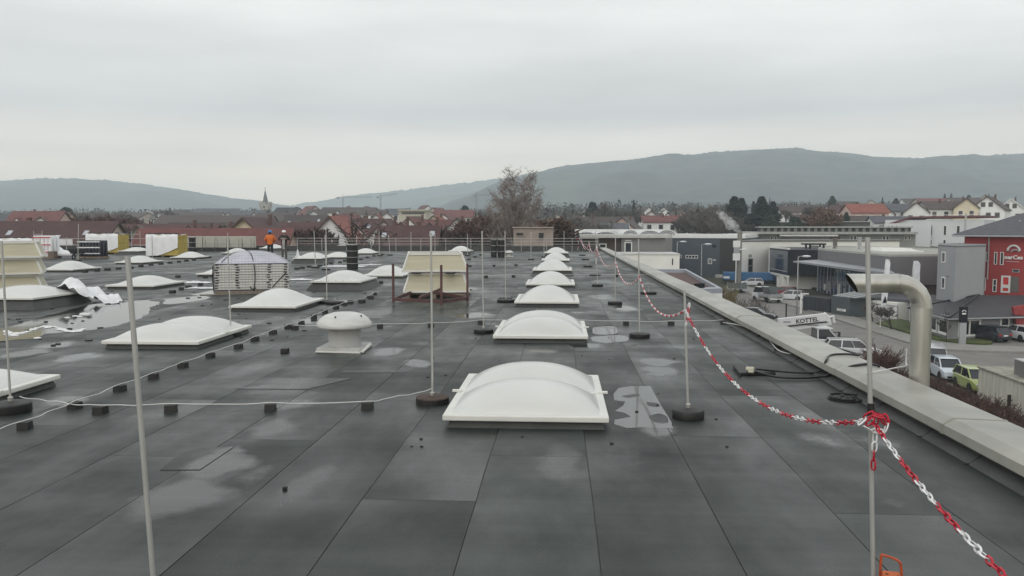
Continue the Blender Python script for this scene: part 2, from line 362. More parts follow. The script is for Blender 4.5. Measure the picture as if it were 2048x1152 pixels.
hz = MB(); hz.box(-5200, 5200, -420, 5200, -40, 285)
hzo = hz.build('haze', [])
hm = bpy.data.materials.new('haze_air'); hm.use_nodes = True; hm.node_tree.nodes.clear()
ho = hm.node_tree.nodes.new('ShaderNodeOutputMaterial'); pv = hm.node_tree.nodes.new('ShaderNodeVolumePrincipled')
pv.inputs['Density'].default_value = HAZE_DENSITY; pv.inputs['Color'].default_value = (0.82, 0.935, 1.0, 1); pv.inputs['Anisotropy'].default_value = 0.0
hm.node_tree.links.new(pv.outputs[0], ho.inputs['Volume']); hzo.data.materials.append(hm)
tag(hzo, 'thin grey winter haze over the valley', kind='stuff'); hzo.display_type = 'WIRE'

# ---- street level
asphalt = M('asphalt', (0.165, 0.155, 0.142), 0.7, 0.16, 0.5, 0.2, 30)
paving = M('pavement', (0.24, 0.23, 0.21), 0.75, 0.12, 0.8, 0.2, 12)
grass_m = M('grass', (0.065, 0.085, 0.022), 0.9, 0.35, 1.2, 0.6, 20)
kerb_m = M('kerb_stone', (0.24, 0.23, 0.215), 0.8, 0.15, 2)
soil_m = M('brown_soil', (0.050, 0.034, 0.026), 0.95, 0.3, 1.5, 0.5, 12)
def sheet(name, pts, z, mat, t=0.004):
    b = MB(); b.prism([(p.x, p.y) for p in pts], z-t, z)
    return tag(b.build(name, mat), kind='structure')
def smooth_line(pts, k=4):
    out = []
    for i in range(len(pts)-1):
        p0, p1, p2, p3 = pts[max(i-1, 0)], pts[i], pts[i+1], pts[min(i+2, len(pts)-1)]
        for j in range(k):
            t = j/k
            out.append(0.5*((2*p1)+(p2-p0)*t+(2*p0-5*p1+4*p2-p3)*t*t+(3*p1-p0-3*p2+p3)*t**3))
    return out+[pts[-1]]
# asphalt of street and yards
road_poly = [Vector((9, 40, 0)), Vector((60, 40, 0)), Vector((110, 62, 0)), Vector((120, 175, 0)), Vector((20, 175, 0)), Vector((9, 100, 0))]
sheet('road', road_poly, STREET+0.004, asphalt)
far_e = smooth_line([S(*p) for p in ((1470, 568), (1560, 590), (1640, 613), (1700, 632), (1760, 653), (1850, 680), (1930, 691), (2048, 695), (2200, 697))])
near_e = smooth_line([S(*p) for p in ((1450, 575), (1545, 601), (1640, 629), (1740, 662), (1830, 690), (1900, 701), (2048, 706), (2200, 707))])
pv_ = MB(); z0, z1 = STREET-0.02, STREET+0.12
nn = min(len(far_e), len(near_e))
for i in range(nn-1):
    a, b, c, d = near_e[i], near_e[i+1], far_e[i+1], far_e[i]
    pv_.add([(a.x,a.y,z1),(b.x,b.y,z1),(c.x,c.y,z1),(d.x,d.y,z1),(a.x,a.y,z0),(b.x,b.y,z0)], [(0,1,2,3),(4,5,1,0)])
tag(pv_.build('pavement', paving), kind='structure')
kb = MB()
for a, b in zip(near_e, near_e[1:]): kb.bar((a.x, a.y-0.08, STREET+0.05), (b.x, b.y-0.08, STREET+0.05), 0.14, 0.17)
tag(kb.build('kerb', kerb_m), kind='structure')
def verge(name, pxs):
    pts = smooth_line([S(*p) for p in pxs]+[S(*pxs[0])], 3)[:-1]
    sheet(name, pts, STREET+0.16, grass_m, 0.2)
verge('grass_verge', [(1752, 648), (1850, 676), (1930, 688), (1985, 689), (1960, 676), (1900, 670), (1850, 660), (1800, 640)])
verge('grass_verge', [(1628, 606), (1700, 629), (1716, 622), (1690, 608), (1650, 600)])
sheet('planting_bed', [Vector((4.3, 10, 0)), Vector((22, 10, 0)), Vector((26, 40, 0)), S(1952, 800), S(1850, 772), S(1700, 742), S(1600, 700), Vector((12, 70, 0)), Vector((4.3, 75, 0))], STREET+0.05, soil_m, 0.1)

# ================================================================== THE FLAT ROOF
XL, XR, YN, YF = -47.0, 3.58, -8.0, 69.6
fr = MB(); fr.box(XL-0.3, 3.95, YN, 70.0, STREET, -0.006)
flat_roof = tag(fr.build('flat_roof', black_bit), kind='structure')
STRIP, X0 = 0.842, 0.236
known = {-1: [6.9], 0: [13.0], 1: [7.67, 14.6], 2: [5.62, 9.6], 3: [4.6, 8.1], -4: [7.3], -5: [6.7]}
near_n = 0; far_b = MB()
def seam_x(x, y):               # laps are never quite straight
    k = round((x-X0)/STRIP)
    return x+0.016*noise.noise(Vector((k*3.7, y*0.30, 0.5)))+0.007*noise.noise(Vector((k*5.1, y*1.1, 2.5)))
def gap_w(x, y, side):
    k = round((x-X0)/STRIP); q = min(1.0, 9.0/max(4.0, y))
    return q*max(0.0004, 0.0022+0.0048*noise.noise(Vector((k*2.3+side*0.1, y*0.45, 7.0))))
def sheet_piece(x0, x1, y0, y1, mb):
    """one roll of membrane, its long edges a little wavy, 5 mm thick"""
    nseg = max(2, min(14, int((y1-y0)/0.55))); L_, R_ = [], []
    if y0 > 24: nseg = max(2, min(5, int((y1-y0)/1.6)))
    for i in range(nseg+1):
        y = y0+(y1-y0)*i/nseg
        L_.append((seam_x(x0, y)+gap_w(x0, y, 1), y)); R_.append((seam_x(x1, y)-gap_w(x1, y, 0), y))
    vs = []; z0_, z1_ = -0.005, 0.0; dy = 0.012*random.uniform(-1, 1)
    for i, (a, b) in enumerate(zip(L_, R_)):
        e = dy if i in (0, nseg) else 0
        vs += [(a[0], a[1], z0_), (a[0]+0.002, a[1], z1_), (b[0]-0.002, b[1], z1_), (b[0], b[1], z0_)]
    fs = []
    for i in range(nseg):
        o = i*4
        for k in range(3): fs.append((o+k, o+k+1, o+k+5, o+k+4)[::-1])
    fs += [(0, 3, 2, 1)[::-1], tuple(nseg*4+k for k in (0, 3, 2, 1))]
    mb.add(vs, fs)
k0, k1 = int((XL-X0)/STRIP), 3
for k in range(k0, k1+1):
    xa, xb = X0+k*STRIP, min(X0+(k+1)*STRIP, XR)
    cuts = list(known.get(k, []))
    y = cuts[-1] if cuts else YN+random.uniform(1, 8)
    if not cuts: cuts = [y]
    while y < YF-4:
        y += random.uniform(5.0, 8.5); cuts.append(min(y, YF))
    if cuts[-1] < YF: cuts.append(YF)
    ys = [YN]+cuts
    for ya, yb in zip(ys, ys[1:]):
        if yb-ya < 0.3: continue
        near = ya < 20 and xa > -16.5 and yb > 0
        if near and near_n < 290:
            b = MB(); sheet_piece(xa, xb, ya+0.003, yb-0.003, b)
            b.build('roofing_sheet', roofing, flat_roof); near_n += 1
        else: sheet_piece(xa, xb, ya+0.004, yb-0.004, far_b)
fo = far_b.build('roofing_sheet_field', roofing, flat_roof); fo['kind'] = 'stuff'
# patches of membrane laid over the old sheets
for n_p, (pts) in enumerate([[(470, 778), (640, 757), (705, 757), (615, 779)], [(365, 900), (470, 893), (400, 940), (320, 941)], [(690, 741), (815, 742), (812, 746), (680, 746)]]):
    b = MB(); b.prism([(G(*p).x, G(*p).y) for p in pts], 0.0005, 0.005); b.build('roofing_patch', roofing, flat_roof)

# ---- right parapet: upstand with cant, coping in panels
par = thing('roof_parapet', 'low right roof edge wall capped with pale grey sheet metal panels', 'parapet', (0, 0, 0))
b = MB(); b.xprism([(3.46, 0.001), (3.58, 0.07), (3.60, 0.215), (3.93, 0.215), (3.93, -0.3), (3.46, -0.004)], YN, YF); b.build('upstand', upstand_bit, par)
y = 1.6; i = 0
cop_y = []
while y < YF:
    L_ = 2.9+random.uniform(-0.1, 0.1); y2 = min(y+L_, YF)
    dz = random.uniform(-0.004, 0.004); dx = random.uniform(-0.008, 0.008)
    b = MB()
    b.xprism([(3.50+dx, 0.125+dz), (3.505+dx, 0.205+dz), (3.60+dx, 0.262+dz), (4.07+dx, 0.245+dz), (4.07+dx, 0.17+dz), (4.05+dx, 0.17+dz), (4.05+dx, 0.232+dz), (3.61+dx, 0.248+dz), (3.52+dx, 0.198+dz), (3.515+dx, 0.125+dz)][::-1], y+0.004, y2-0.004)
    b.build('coping_panel', coping_m, par); cop_y.append(y)
    b = MB(); b.xprism([(3.495+dx, 0.120), (3.499+dx, 0.209), (3.598+dx, 0.268), (4.075+dx, 0.251), (4.075+dx, 0.165)][::-1], y2-0.02, y2+0.02)
    if i % 3 == 1: b.build('coping_joint', coping_side, par)
    y = y2; i += 1
for i in range(4):
    yy = YN+i*(1.6-YN)/4
    b = MB(); b.xprism([(3.50, 0.125), (3.505, 0.205), (3.60, 0.262), (4.07, 0.245), (4.07, 0.17)][::-1], yy, yy+(1.6-YN)/4-0.006); b.build('coping_panel', coping_m, par)
# vertical lap seams of the upstand strips
for k in range(22):
    yy = 2.6+k*1.05+random.uniform(-0.1, 0.1); b = MB(); b.tube([(3.42, yy-.01, 0.002), (3.47, yy, 0.006), (3.585, yy+0.02, 0.077), (3.597, yy+0.03, 0.2)], 0.006, 4)
    b.build('lap_seam', black_bit, par)

# ---- rear parapet
rp = thing('rear_parapet', 'dark felted wall closing the far end of the flat roof', 'parapet', (0, YF, 0))
b = MB(); b.box(XL, 3.4, 0, 0.4, -0.01, 0.40); b.build('wall', upstand_bit, rp)
b = MB()
for x in range(int(XL), 3, 3): b.box(x+0.01, x+2.99 if x+3 < 3.4 else 3.4, -0.04, 0.45, 0.402, 0.43)
b.build('coping', M('dark_coping', (0.10, 0.105, 0.10), 0.5, 0.2, 2), rp)
lp = thing('left_parapet', 'dark felted wall along the left end of the flat roof', 'parapet', (XL, 0, 0))
b = MB(); b.box(-0.3, 0, YN, YF, -0.01, 0.4); b.build('wall', upstand_bit, lp)

# ---- guard rails at the far roof edge
gr = thing('guard_rail', 'thin galvanised three-bar guard rail along the far roof edge', 'railing', (0, YF-0.15, 0))
for i in range(13):
    x = 3.2-i*2.2
    b = MB(); b.tube([(x, 0, 0), (x, 0, 1.12)], 0.028, 6); b.build('post', alu, gr)
for z in (0.60, 0.85, 1.10):
    b = MB(); b.tube([(3.3, 0.03, z), (-23.4, 0.03, z)], 0.022, 6); b.build('rail', alu, gr)
# cream panelled parapet with its own railing, at the left rear
cw = thing('cream_roof_wall', 'low cream panel wall with grey tube frames at the rear roof edge', 'wall', (0, 67.5, 0))
xa, xb = xat(352, 67.5), xat(511, 67.5)
n_ = 6
for i in range(n_):
    b = MB(); b.box(xa+(xb-xa)*i/n_+0.02, xa+(xb-xa)*(i+1)/n_-0.02, 0, 0.12, 0.32, 1.22); b.build('panel', M('cream_panel', (0.42, 0.41, 0.35), 0.6, 0.12, 1.5), cw)
b = MB(); b.box(xa, xb, -0.02, 0.16, 1.222, 1.29); b.build('cap', M('cap_grey', (0.5, 0.5, 0.47), 0.5), cw)
b = MB(); b.box(xa, xb, -0.05, 0.18, 0, 0.318); b.build('base', black_bit, cw)
for i in range(7):
    x = xa+0.3+(xb-xa-0.6)*i/6
    b = MB(); b.tube([(x, -0.35, 0), (x, -0.3, 1.05), (x+0.25, -0.3, 1.0), (x+0.3, -0.3, 0.3)], 0.02, 5); b.build('tube_frame', M('dark_tube', (0.12, 0.12, 0.12), 0.5), cw)
for z in (0.45, 0.75):
    b = MB(); b.tube([(xa, -0.32, z), (xb, -0.32, z)], 0.018, 5); b.build('rail', alu, cw)
# scaffold guard rails left of it
g2 = thing('scaffold_rail', 'thin two-bar site guard rail at the far left roof edge', 'railing', (0, 66.6, 0))
for i in range(9):
    x = xa-0.6-i*2.9
    b = MB(); b.tube([(x, 0, 0), (x, 0, 1.75 if i % 3 == 1 else 1.2)], 0.025, 5); b.build('post', alu, g2)
    if i % 3 == 1:
        b = MB(); b.tube([(x+0.75, 0, 0), (x+0.75, 0, 1.75)], 0.025, 5); b.build('post', alu, g2)
        b = MB(); b.tube([(x, 0.02, 1.45), (x+0.75, 0.02, 1.45)], 0.022, 5); b.build('rail', alu, g2)
for z in (0.55, 1.1):
    b = MB(); b.tube([(xa-0.4, 0.03, z), (xa-25, 0.03, z)], 0.02, 5); b.build('rail', alu, g2)

# ================================================================== DOME SKYLIGHTS
def pill(t, p): return max(0.0, 1-abs(t)**p)
def skylight(cx, yf, label, kind='single', up=0.075, W=1.66, D=2.3, H=0.30, flare=0.0):
    t = thing('dome_skylight', label, 'skylight', (cx, yf+D/2, 0), 0, 'dome skylights on the flat roof')
    w2, d2 = W/2, D/2
    fl = 0.02 if up < 0.12 else 0.06+up*0.45
    b = MB()
    for (a, z0_, c, z1_) in ((fl, 0.0, -0.06, up),):
        lo = [(-w2-a+0.06, -d2-a+0.06, z0_), (w2+a-0.06, -d2-a+0.06, z0_), (w2+a-0.06, d2+a-0.06, z0_), (-w2-a+0.06, d2+a-0.06, z0_)]
        hi = [(-w2+0.07, -d2+0.07, z1_), (w2-0.07, -d2+0.07, z1_), (w2-0.07, d2-0.07, z1_), (-w2+0.07, d2-0.07, z1_)]
        b.add(lo+hi, [(0,1,5,4),(1,2,6,5),(2,3,7,6),(3,0,4,7),(4,5,6,7),(3,2,1,0)])
    b.build('upstand', upstand_bit, t)
    # rim: four mitred rails
    zf0, zf1 = up+0.002, up+0.062
    for (x0, x1, y0, y1) in ((-w2, w2, -d2, -d2+0.10), (-w2, w2, d2-0.10, d2), (-w2, -w2+0.10, -d2+0.103, d2-0.103), (w2-0.10, w2, -d2+0.103, d2-0.103)):
        b = MB(); b.box(x0, x1, y0, y1, zf0, zf1); bevel(b.build('rim', white_frame, t), 0.012, 2)
    b = MB(); b.box(-w2+.09, w2-.09, -d2+.09, d2-.09, zf0+.004, zf1-.016); b.build('flange', white_frame, t)
    zi = zf1-0.012; iw, idp = w2-(0.06 if flare else 0.07 if kind == 'double' else 0.11), d2-0.06
    if kind == 'double':
        for s_ in (-1, 1):
            yc = s_*idp/2
            def fn(u, v, yc=yc):
                a, c = u*2-1, v*2-1
                return (a*iw, yc+c*idp/2*0.995, zi+H*0.82*(pill(a, 2.3)**0.85)*(pill(c, 2.6)**0.75)+0.004)
            b = MB(); b.grid(fn, 26, 16); b.build('dome_shell', acrylic, t, True)
        b = MB(); b.box(-iw, iw, -0.02, 0.02, zi+0.006, zi+0.02)
        for s_ in (-1, 1): b.box(s_*w2-0.05, s_*w2+0.05, -0.03, 0.03, zf1+0.002, zf1+0.022)
        b.build('joint_strip', white_frame, t)
    else:
        def fn(u, v):
            a, c = u*2-1, v*2-1
            e = 1.0+flare
            return (a*iw, c*idp, zi+H*(pill(a, 2.1)**(0.95*e))*(pill(c, 2.2)**(0.9*e))+0.004)
        b = MB(); b.grid(fn, 28, 28); b.build('dome_shell', acrylic, t, True)
    return t
def bolts(t, W, D, z):
    b = MB()
    for i in range(7):
        b.lathe([(0.014, 0), (0.014, 0.012), (0.004, 0.018)], 6, (-W/2+0.1+(W-0.2)*i/6, -D/2+0.05, z)); b.lathe([(0.014, 0), (0.014, 0.012), (0.004, 0.018)], 6, (W/2-0.05, -D/2+0.1+(D-0.2)*i/6, z))
    b.build('bolt_row', M('bolt_grey', (0.2, 0.2, 0.2), 0.4, metal=0.6), t)
ordn = ['', 'nearest', 'second', 'third', 'fourth', 'fifth', 'sixth', 'seventh', 'eighth', 'ninth']
c0 = [(7.82, 'double', 0.075, 0.31), (13.8, 'double', 0.075, 0.33), (20.3, 'single', 0.075, 0.345), (26.8, 'single', 0.075, 0.37), (33.6, 'single', 0.20, 0.40), (47.0, 'single', 0.075, 0.40), (55.0, 'single', 0.26, 0.34)]
c0l = ['big white double-bubble dome skylight nearest the camera', 'second white dome skylight in the right-hand row, with a double bubble', 'third white dome skylight in the right-hand row', 'fourth white dome skylight in the right-hand row',
       'fifth dome skylight in the right-hand row, on a tall dark upstand', 'sixth dome skylight in the right-hand row, mostly hidden by the fifth', 'last dome skylight of the right-hand row, by the far roof edge']
for i, (yf, k, up, H) in enumerate(c0):
    skylight(-0.343+(0.05 if i > 4 else 0), yf, c0l[i], k, up, H=H)
def sk_px(px, py, up, label, kind='single', H=0.34, flare=0.25, W=1.66, D=2.3, x_off=0):
    """placed by its front right rim corner"""
    up = 0.075 if up < 0.25 else 0.24
    p = G(px, py, up+0.004)
    return skylight(p.x-W/2, p.y, label, kind, up, W, D, H, flare)
skylight(-7.2, 7.45, 'low white double-bubble dome skylight cut off by the left edge of the picture', 'double', 0.075, H=0.20)
sk_px(397, 690, 0.17, 'large low double-bubble dome skylight left of the mushroom vent', 'double', 0.285)
sk_px(592, 617, 0.17, 'white dome skylight in front of the netted pallet', H=0.344, flare=0.35)
s9 = sk_px(722, 566, 0.40, 'new dome skylight on a tall grey upstand, right of the netted pallet', H=0.295, flare=0.2)
bolts(s9, 1.66, 2.3, 0.302)
sk_px(806, 553, 0.17, 'dome skylight half hidden behind the cream stack in the red rack', H=0.344, flare=0.1)
sk_px(308, 574, 0.17, 'flat white dome skylight above the long puddle', H=0.262, flare=0.35)
sk_px(470, 550, 0.17, 'dome skylight mostly hidden behind the netted pallet', H=0.279)
sk_px(146, 541, 0.17, 'dome skylight beside the cream stack at the left edge', H=0.344, flare=0.3)
sk_px(287, 526, 0.17, 'dome skylight crossed by the top of the near left rod', H=0.312, flare=0.35)
sk_px(390, 516, 0.17, 'dome skylight right of the yellow insulation pallet', H=0.328, flare=0.35)
sk_px(484, 507, 0.17, 'dome skylight just behind and left of the netted pallet', H=0.328, flare=0.35)
sk_px(643, 518, 0.38, 'dome skylight on a grey upstand behind the two workers\' right', H=0.295, flare=0.2)
sk_px(692, 515, 0.2, 'dome skylight directly left of the black tub stack', H=0.279, flare=0.1)
sk_px(746, 507, 0.2, 'dome skylight directly right of the black tub stack', H=0.312, flare=0.2)
sk_px(556, 497, 0.35, 'far dome skylight seen behind the worker in orange', H=0.295, flare=0.2)
sk_px(916, 517, 0.2, 'dome skylight rising just above the cream stack in the red rack', H=0.344, flare=0.1)
sk_px(940, 503, 0.3, 'far dome skylight above and right of the cream stack in the rack', H=0.344, flare=0.0)
sk_px(278, 503, 0.3, 'far dome skylight left of the yellow insulation pallet', H=0.246, flare=0.1)

# big new skylight at the left, with a torn white film
s3 = sk_px(66, 600, 0.36, 'white dome skylight on a dark upstand under loose film, left edge', H=0.24, flare=0.1, W=1.9, D=2.2)
b = MB()
p = s3.location
def fl_(u, v):
    # sheet of film lying over the far right rim and blown onto the roof
    x = p.x+0.25+u*1.75; y_ = p.y+0.45+v*0.95
    h = 0.33+0.34*math.exp(-((u-0.28)/0.16)**2)*(0.55+0.45*math.sin(v*5))
    if u > 0.45: h = h*(1-sstep(0.45, 0.62, u))+0.16*sstep(0.45, 0.62, u)
    if u > 0.78: h *= 1-sstep(0.78, 1, u)*0.9
    h += 0.09*noise.noise(Vector((u*7, v*7, 1)))+0.05*noise.noise(Vector((u*15, v*13, 4)))
    return (x+0.1*math.sin(v*7), y_+0.3*noise.noise(Vector((u*4, v*2, 7)))*(0.3+u), max(0.02, h))
b.grid(fl_, 60, 30)
o = b.build('loose_film', film, None, True); tag(o, 'crumpled white film blown over the left skylight\'s corner', 'film')

# ================================================================== MUSHROOM VENTS
def mushroom(px, py, s, label):
    p = G(px, py); t = thing('mushroom_vent', label, 'vent', (p.x, p.y+0.38*s, 0), 0, 'mushroom roof vents')
    b = MB(); b.box(-0.37*s, 0.37*s, -0.37*s, 0.37*s, 0.0, 0.075*s); bevel(b.build('base_plate', M('vent_base', (0.40, 0.40, 0.385), 0.5, 0.2, 4), t), 0.01)
    b = MB()
    b.bar((-0.37*s, -0.38*s, 0.02), (0.36*s, -0.40*s, 0.012), 0.05*s, 0.02*s); b.bar((0.38*s, -0.38*s, 0.02), (0.44*s, -0.05*s, 0.10*s), 0.05*s, 0.02*s); b.build('flashing_lip', white_frame, t)
    b = MB(); b.lathe([(0.275*s, 0.076*s), (0.262*s, 0.10*s), (0.262*s, 0.40*s)], 32); smooth_by_angle(b.build('neck', M('vent_neck', (0.36, 0.36, 0.345), 0.5, 0.08, 3), t))
    b = MB(); b.lathe([(0.30*s, 0.365*s), (0.435*s, 0.375*s), (0.452*s, 0.40*s), (0.44*s, 0.45*s), (0.39*s, 0.52*s), (0.31*s, 0.575*s), (0.2*s, 0.61*s), (0.05*s, 0.622*s), (0.002, 0.623*s)], 40)
    smooth_by_angle(b.build('cap', M('vent_cap', (0.56, 0.56, 0.535), 0.4, 0.1, 4, stretch=(1, 1, 5)), t), 60)
    b = MB()
    for q in (-1.75, -0.35, 1.2, 2.6): b.ball((0.33*s*math.cos(q), 0.33*s*math.sin(q), 0.572*s), 0.016*s, n=8, k=5)
    b.build('bolt', M('bolt_dark', (0.03, 0.03, 0.03), 0.5), t, True)
mushroom(677, 706, 1.0, 'white mushroom vent on a square plate in the middle of the roof')
mushroom(1017, 514, 0.72, 'small far mushroom vent beside the black tub stacks')

# ================================================================== LIGHTNING RODS on round ballast
def rod(top, foot, label, r=0.0125, disc=True, d=None, br=0.185, bh=0.09, brown=False, off=0.0):
    if d is None:
        base = G(*foot); d = base.y
    else:
        a = P(*top, d); c = P(*foot, d); base = a+(c-a)*(a.z/(a.z-c.z))
    tp = P(top[0], top[1], d)
    t = thing('lightning_rod', label, 'rod', (base.x, base.y, 0), 0, 'lightning rods on the flat roof')
    b = MB(); b.tube([(0, 0, bh*0.8 if disc else 0), (tp.x-base.x, 0, tp.z)], r, 10); smooth_by_angle(b.build('rod', alu, t))
    if disc:
        b = MB(); b.lathe([(br, 0.0), (br*1.02, 0.012), (br*1.02, bh*0.75), (br*0.97, bh*0.86), (br*0.35, bh), (0.03, bh*1.02)], 22)
        smooth_by_angle(b.build('ballast', concrete_brown if brown else rubber, t), 35)
        b = MB(); b.lathe([(0.028, bh), (0.028, bh*1.35), (0.014, bh*1.45)], 10); b.build('socket', galv, t)
        if brown:
            b = MB(); b.lathe([(br*1.03, 0.0), (br*1.035, bh*0.6), (br*1.03, bh*0.7)], 22); b.build('rubber_ring', rubber, t)
    return t
rod((255, 512), (305, 1152), 'thick grey rod nearest the camera on the left', 0.0116, d=3.3)
rodR = rod((1735, 475), (1745, 1152), 'thick grey rod nearest the camera on the right, tied with red-white chain', 0.0118, d=4.05)
b = MB(); q = P(1742, 818, 4.05)-rodR.location; b.tube([(q.x, 0, q.z-0.035), (q.x, 0, q.z+0.03)], 0.018, 8); b.build('clamp', rubber, rodR)
rod((862, 466), (865, 806), 'rod on a brown round ballast left of the nearest dome', brown=True)
rod((1369, 580), (1376, 836), 'rod on dark ballast right of the nearest dome, holding the chain', br=0.165, bh=0.11)
rod((1277, 478), (1279, 675), 'rod on dark ballast holding the chain, second behind the near one')
rod((1231, 476), (1230, 609), 'rod on dark ballast holding the chain, third behind the near one')
rod((1192, 476), (1195, 573), 'rod holding the chain end, fourth behind the near one')
rod((455, 474), (462, 672), 'rod at the right corner of the low left dome')
rod((3, 482), (22, 824), 'rod on big black ballast at the left picture edge', br=0.2, bh=0.12)
rod((652, 462), (654, 607), 'rod behind the dome in front of the netted pallet')
rod((964, 462), (967, 666), 'rod left of the second dome in the right-hand row')
rod((1010, 462), (1011, 601), 'rod left of the third dome in the right-hand row')
for i, (a, c, l) in enumerate([((628, 462), (631, 536), 'thin far rod crossing the dome on the grey upstand, left of two'), ((650, 470), (652, 540), 'thin far rod crossing the dome on the grey upstand, right of two'),
    ((713, 470), (712, 512), 'thin far rod right behind the black tub stack'), ((758, 464), (759, 512), 'thin far rod right of the dome beyond the tub stack'), ((777, 470), (780, 511), 'thin leaning far rod behind the red rack'),
    ((822, 464), (822, 509), 'thin far rod rising behind the cream stack'), ((870, 466), (870, 509), 'thin far rod left of the far dome above the cream stack'), ((935, 468), (935, 512), 'thin far rod at the far dome above the cream stack'),
    ((1062, 464), (1062, 520), 'thin far rod left of the last right-hand domes'), ((1088, 474), (1088, 515), 'thin far rod just before the last right-hand dome'), ((1128, 462), (1128, 506), 'thin far rod behind the last right-hand dome'),
    ((157, 448), (156, 522), 'tall thin far rod in front of the dark roll pallet'), ((304, 470), (305, 520), 'thin far rod in front of the yellow insulation pallet'), ((455, 466), (456, 515), 'thin far rod left of the worker in orange')]):
    rod(a, c, l, 0.02 if i < 3 else 0.024, br=0.2, bh=0.08)
for i, (px, py, l) in enumerate([(1190, 551, 'flat dark ballast disc left of the chain, second from far'), (1176, 534, 'flat dark ballast disc left of the chain, third from far'), (1171, 520, 'flat dark ballast disc left of the chain, fourth from far'), (1165, 511, 'flat dark ballast disc farthest along the chain'),
                               (1297, 588, 'black ballast plate with a cable beside the chain'), (670, 608, 'dark ballast disc at the corner of the dome before the netted pallet'), (1012, 604, 'dark ballast plate left of the third right-hand dome')]):
    rod((px, py-14), (px, py), l, 0.006, br=0.24, bh=0.08)
# ================================================================== CONDUCTOR LINES: wire held in small black blocks
def conductor(label, pts, blocks=True, wire=True, sag=0.012, z=0.075, sz=0.11):
    P_ = [G(*p) for p in pts]
    t = thing('conductor_line', label, 'conductor', (P_[0].x, P_[0].y, 0), 0, 'lightning conductor lines')
    o0 = Vector((P_[0].x, P_[0].y, 0))
    if wire:
        line = []
        for i, p in enumerate(P_):
            q = p-o0; line.append(Vector((q.x, q.y, z+0.012)))
            if i < len(P_)-1:
                n_ = P_[i+1]-o0
                for k in (0.25, 0.5, 0.75):
                    m = q.lerp(n_, k); line.append(Vector((m.x+random.uniform(-.02, .02), m.y+random.uniform(-.02, .02), z+0.012-sag*4*k*(1-k)*random.uniform(0.3, 1.6))))
        b = MB(); b.tube(smooth_line(line, 3), 0.006, 5); b.build('wire', wire_m, t, True)
    if blocks:
        for i, p in enumerate(P_):
            if blocks is not True and i not in blocks: continue
            q = p-o0; s = sz*random.uniform(0.92, 1.08)
            b = MB(); h = z
            b.add([(-s/2*1.05, -s/2, 0), (s/2*1.05, -s/2, 0), (s/2*1.05, s/2, 0), (-s/2*1.05, s/2, 0), (-s/2, -s*0.45, h), (s/2, -s*0.45, h), (s/2, s*0.45, h), (-s/2, s*0.45, h)],
                  [(0,3,2,1),(4,5,6,7),(0,1,5,4),(1,2,6,5),(2,3,7,6),(3,0,4,7)])
            o = b.build('holder_block', rubber, t, loc=(q.x, q.y, 0)); o.rotation_euler = (0, 0, random.uniform(-0.25, 0.25))
conductor('white wire on black blocks crossing before the nearest dome', [(40, 808), (118, 818), (201, 826), (342, 823), (541, 821), (735, 818), (800, 806), (866, 790)], blocks=[2, 3, 4, 5])
conductor('white wire on black blocks running diagonally away on the left', [(-60, 893), (50, 858), (150, 817), (240, 782), (307, 758), (366, 735), (421, 715), (477, 697), (510, 682), (546, 668), (577, 657), (603, 649), (628, 637), (650, 627), (672, 618), (690, 611), (722, 604), (738, 596), (750, 590)], blocks=[1,2,3,4,5,6,7,8,9,10,11,12,13,14,15,16,17,18])
conductor('white wire on black blocks passing behind the mushroom vent', [(590, 659), (640, 660), (760, 656), (862, 654), (962, 648), (1120, 646), (1252, 650), (1342, 650), (1446, 648)], blocks=[0, 2, 3, 4, 6, 7, 8])
conductor('faint wire on black blocks beyond the fourth right-hand dome', [(800, 556), (972, 556), (1027, 555), (1120, 555), (1233, 554), (1303, 555)], blocks=[1, 2, 4, 5], z=0.1, sz=0.14)
conductor('faint wire on black blocks behind the fifth right-hand dome', [(900, 534), (940, 534), (988, 533), (1032, 532), (1075, 532)], blocks=[1, 2, 3], z=0.1, sz=0.14)
conductor('black blocks in a row running back past the far mushroom vent', [(925, 528), (938, 520), (950, 515), (962, 511), (985, 506)], wire=False, z=0.1, sz=0.22)
conductor('black blocks in a row behind the netted pallet', [(170, 545), (194, 543), (215, 541), (237, 539), (262, 537), (282, 534), (302, 531), (322, 529), (340, 527), (358, 525), (373, 523), (388, 521), (405, 518), (420, 516)], wire=False, z=0.11, sz=0.19)
conductor('black blocks in a row between the netted pallet and black tubs', [(594, 539), (605, 537), (618, 535), (640, 533), (652, 531), (662, 528), (680, 526), (690, 523), (722, 520), (735, 516), (748, 513), (765, 510)], wire=False, z=0.1, sz=0.2)
conductor('black blocks in a short row right of the flat dome above the puddle', [(345, 586), (363, 580), (377, 576), (401, 571), (411, 556), (356, 555)], wire=False, z=0.09, sz=0.14)
conductor('black blocks in a short row between dome and red rack', [(701, 607), (762, 567), (742, 598), (724, 606)], wire=False, z=0.09, sz=0.15)
def lone_block(px, py, l, s=0.11):
    p = G(px, py); b = MB(); b.box(-s/2, s/2, -s/2, s/2, 0, s*0.7)
    o = b.build('holder_block', rubber, None, loc=(p.x, p.y, 0)); bevel(o, 0.008); o.rotation_euler = (0, 0, random.uniform(-.3, .3)); tag(o, l, 'block')
lone_block(570, 706, 'lone black block left of the mushroom vent')
lone_block(570, 979, 'tiny lone black lump on the bare roof in the foreground', 0.035)
lone_block(216, 604, 'lone black block between left skylight and flat dome')
lone_block(467, 614, 'lone black block left of the dome before the netted pallet')
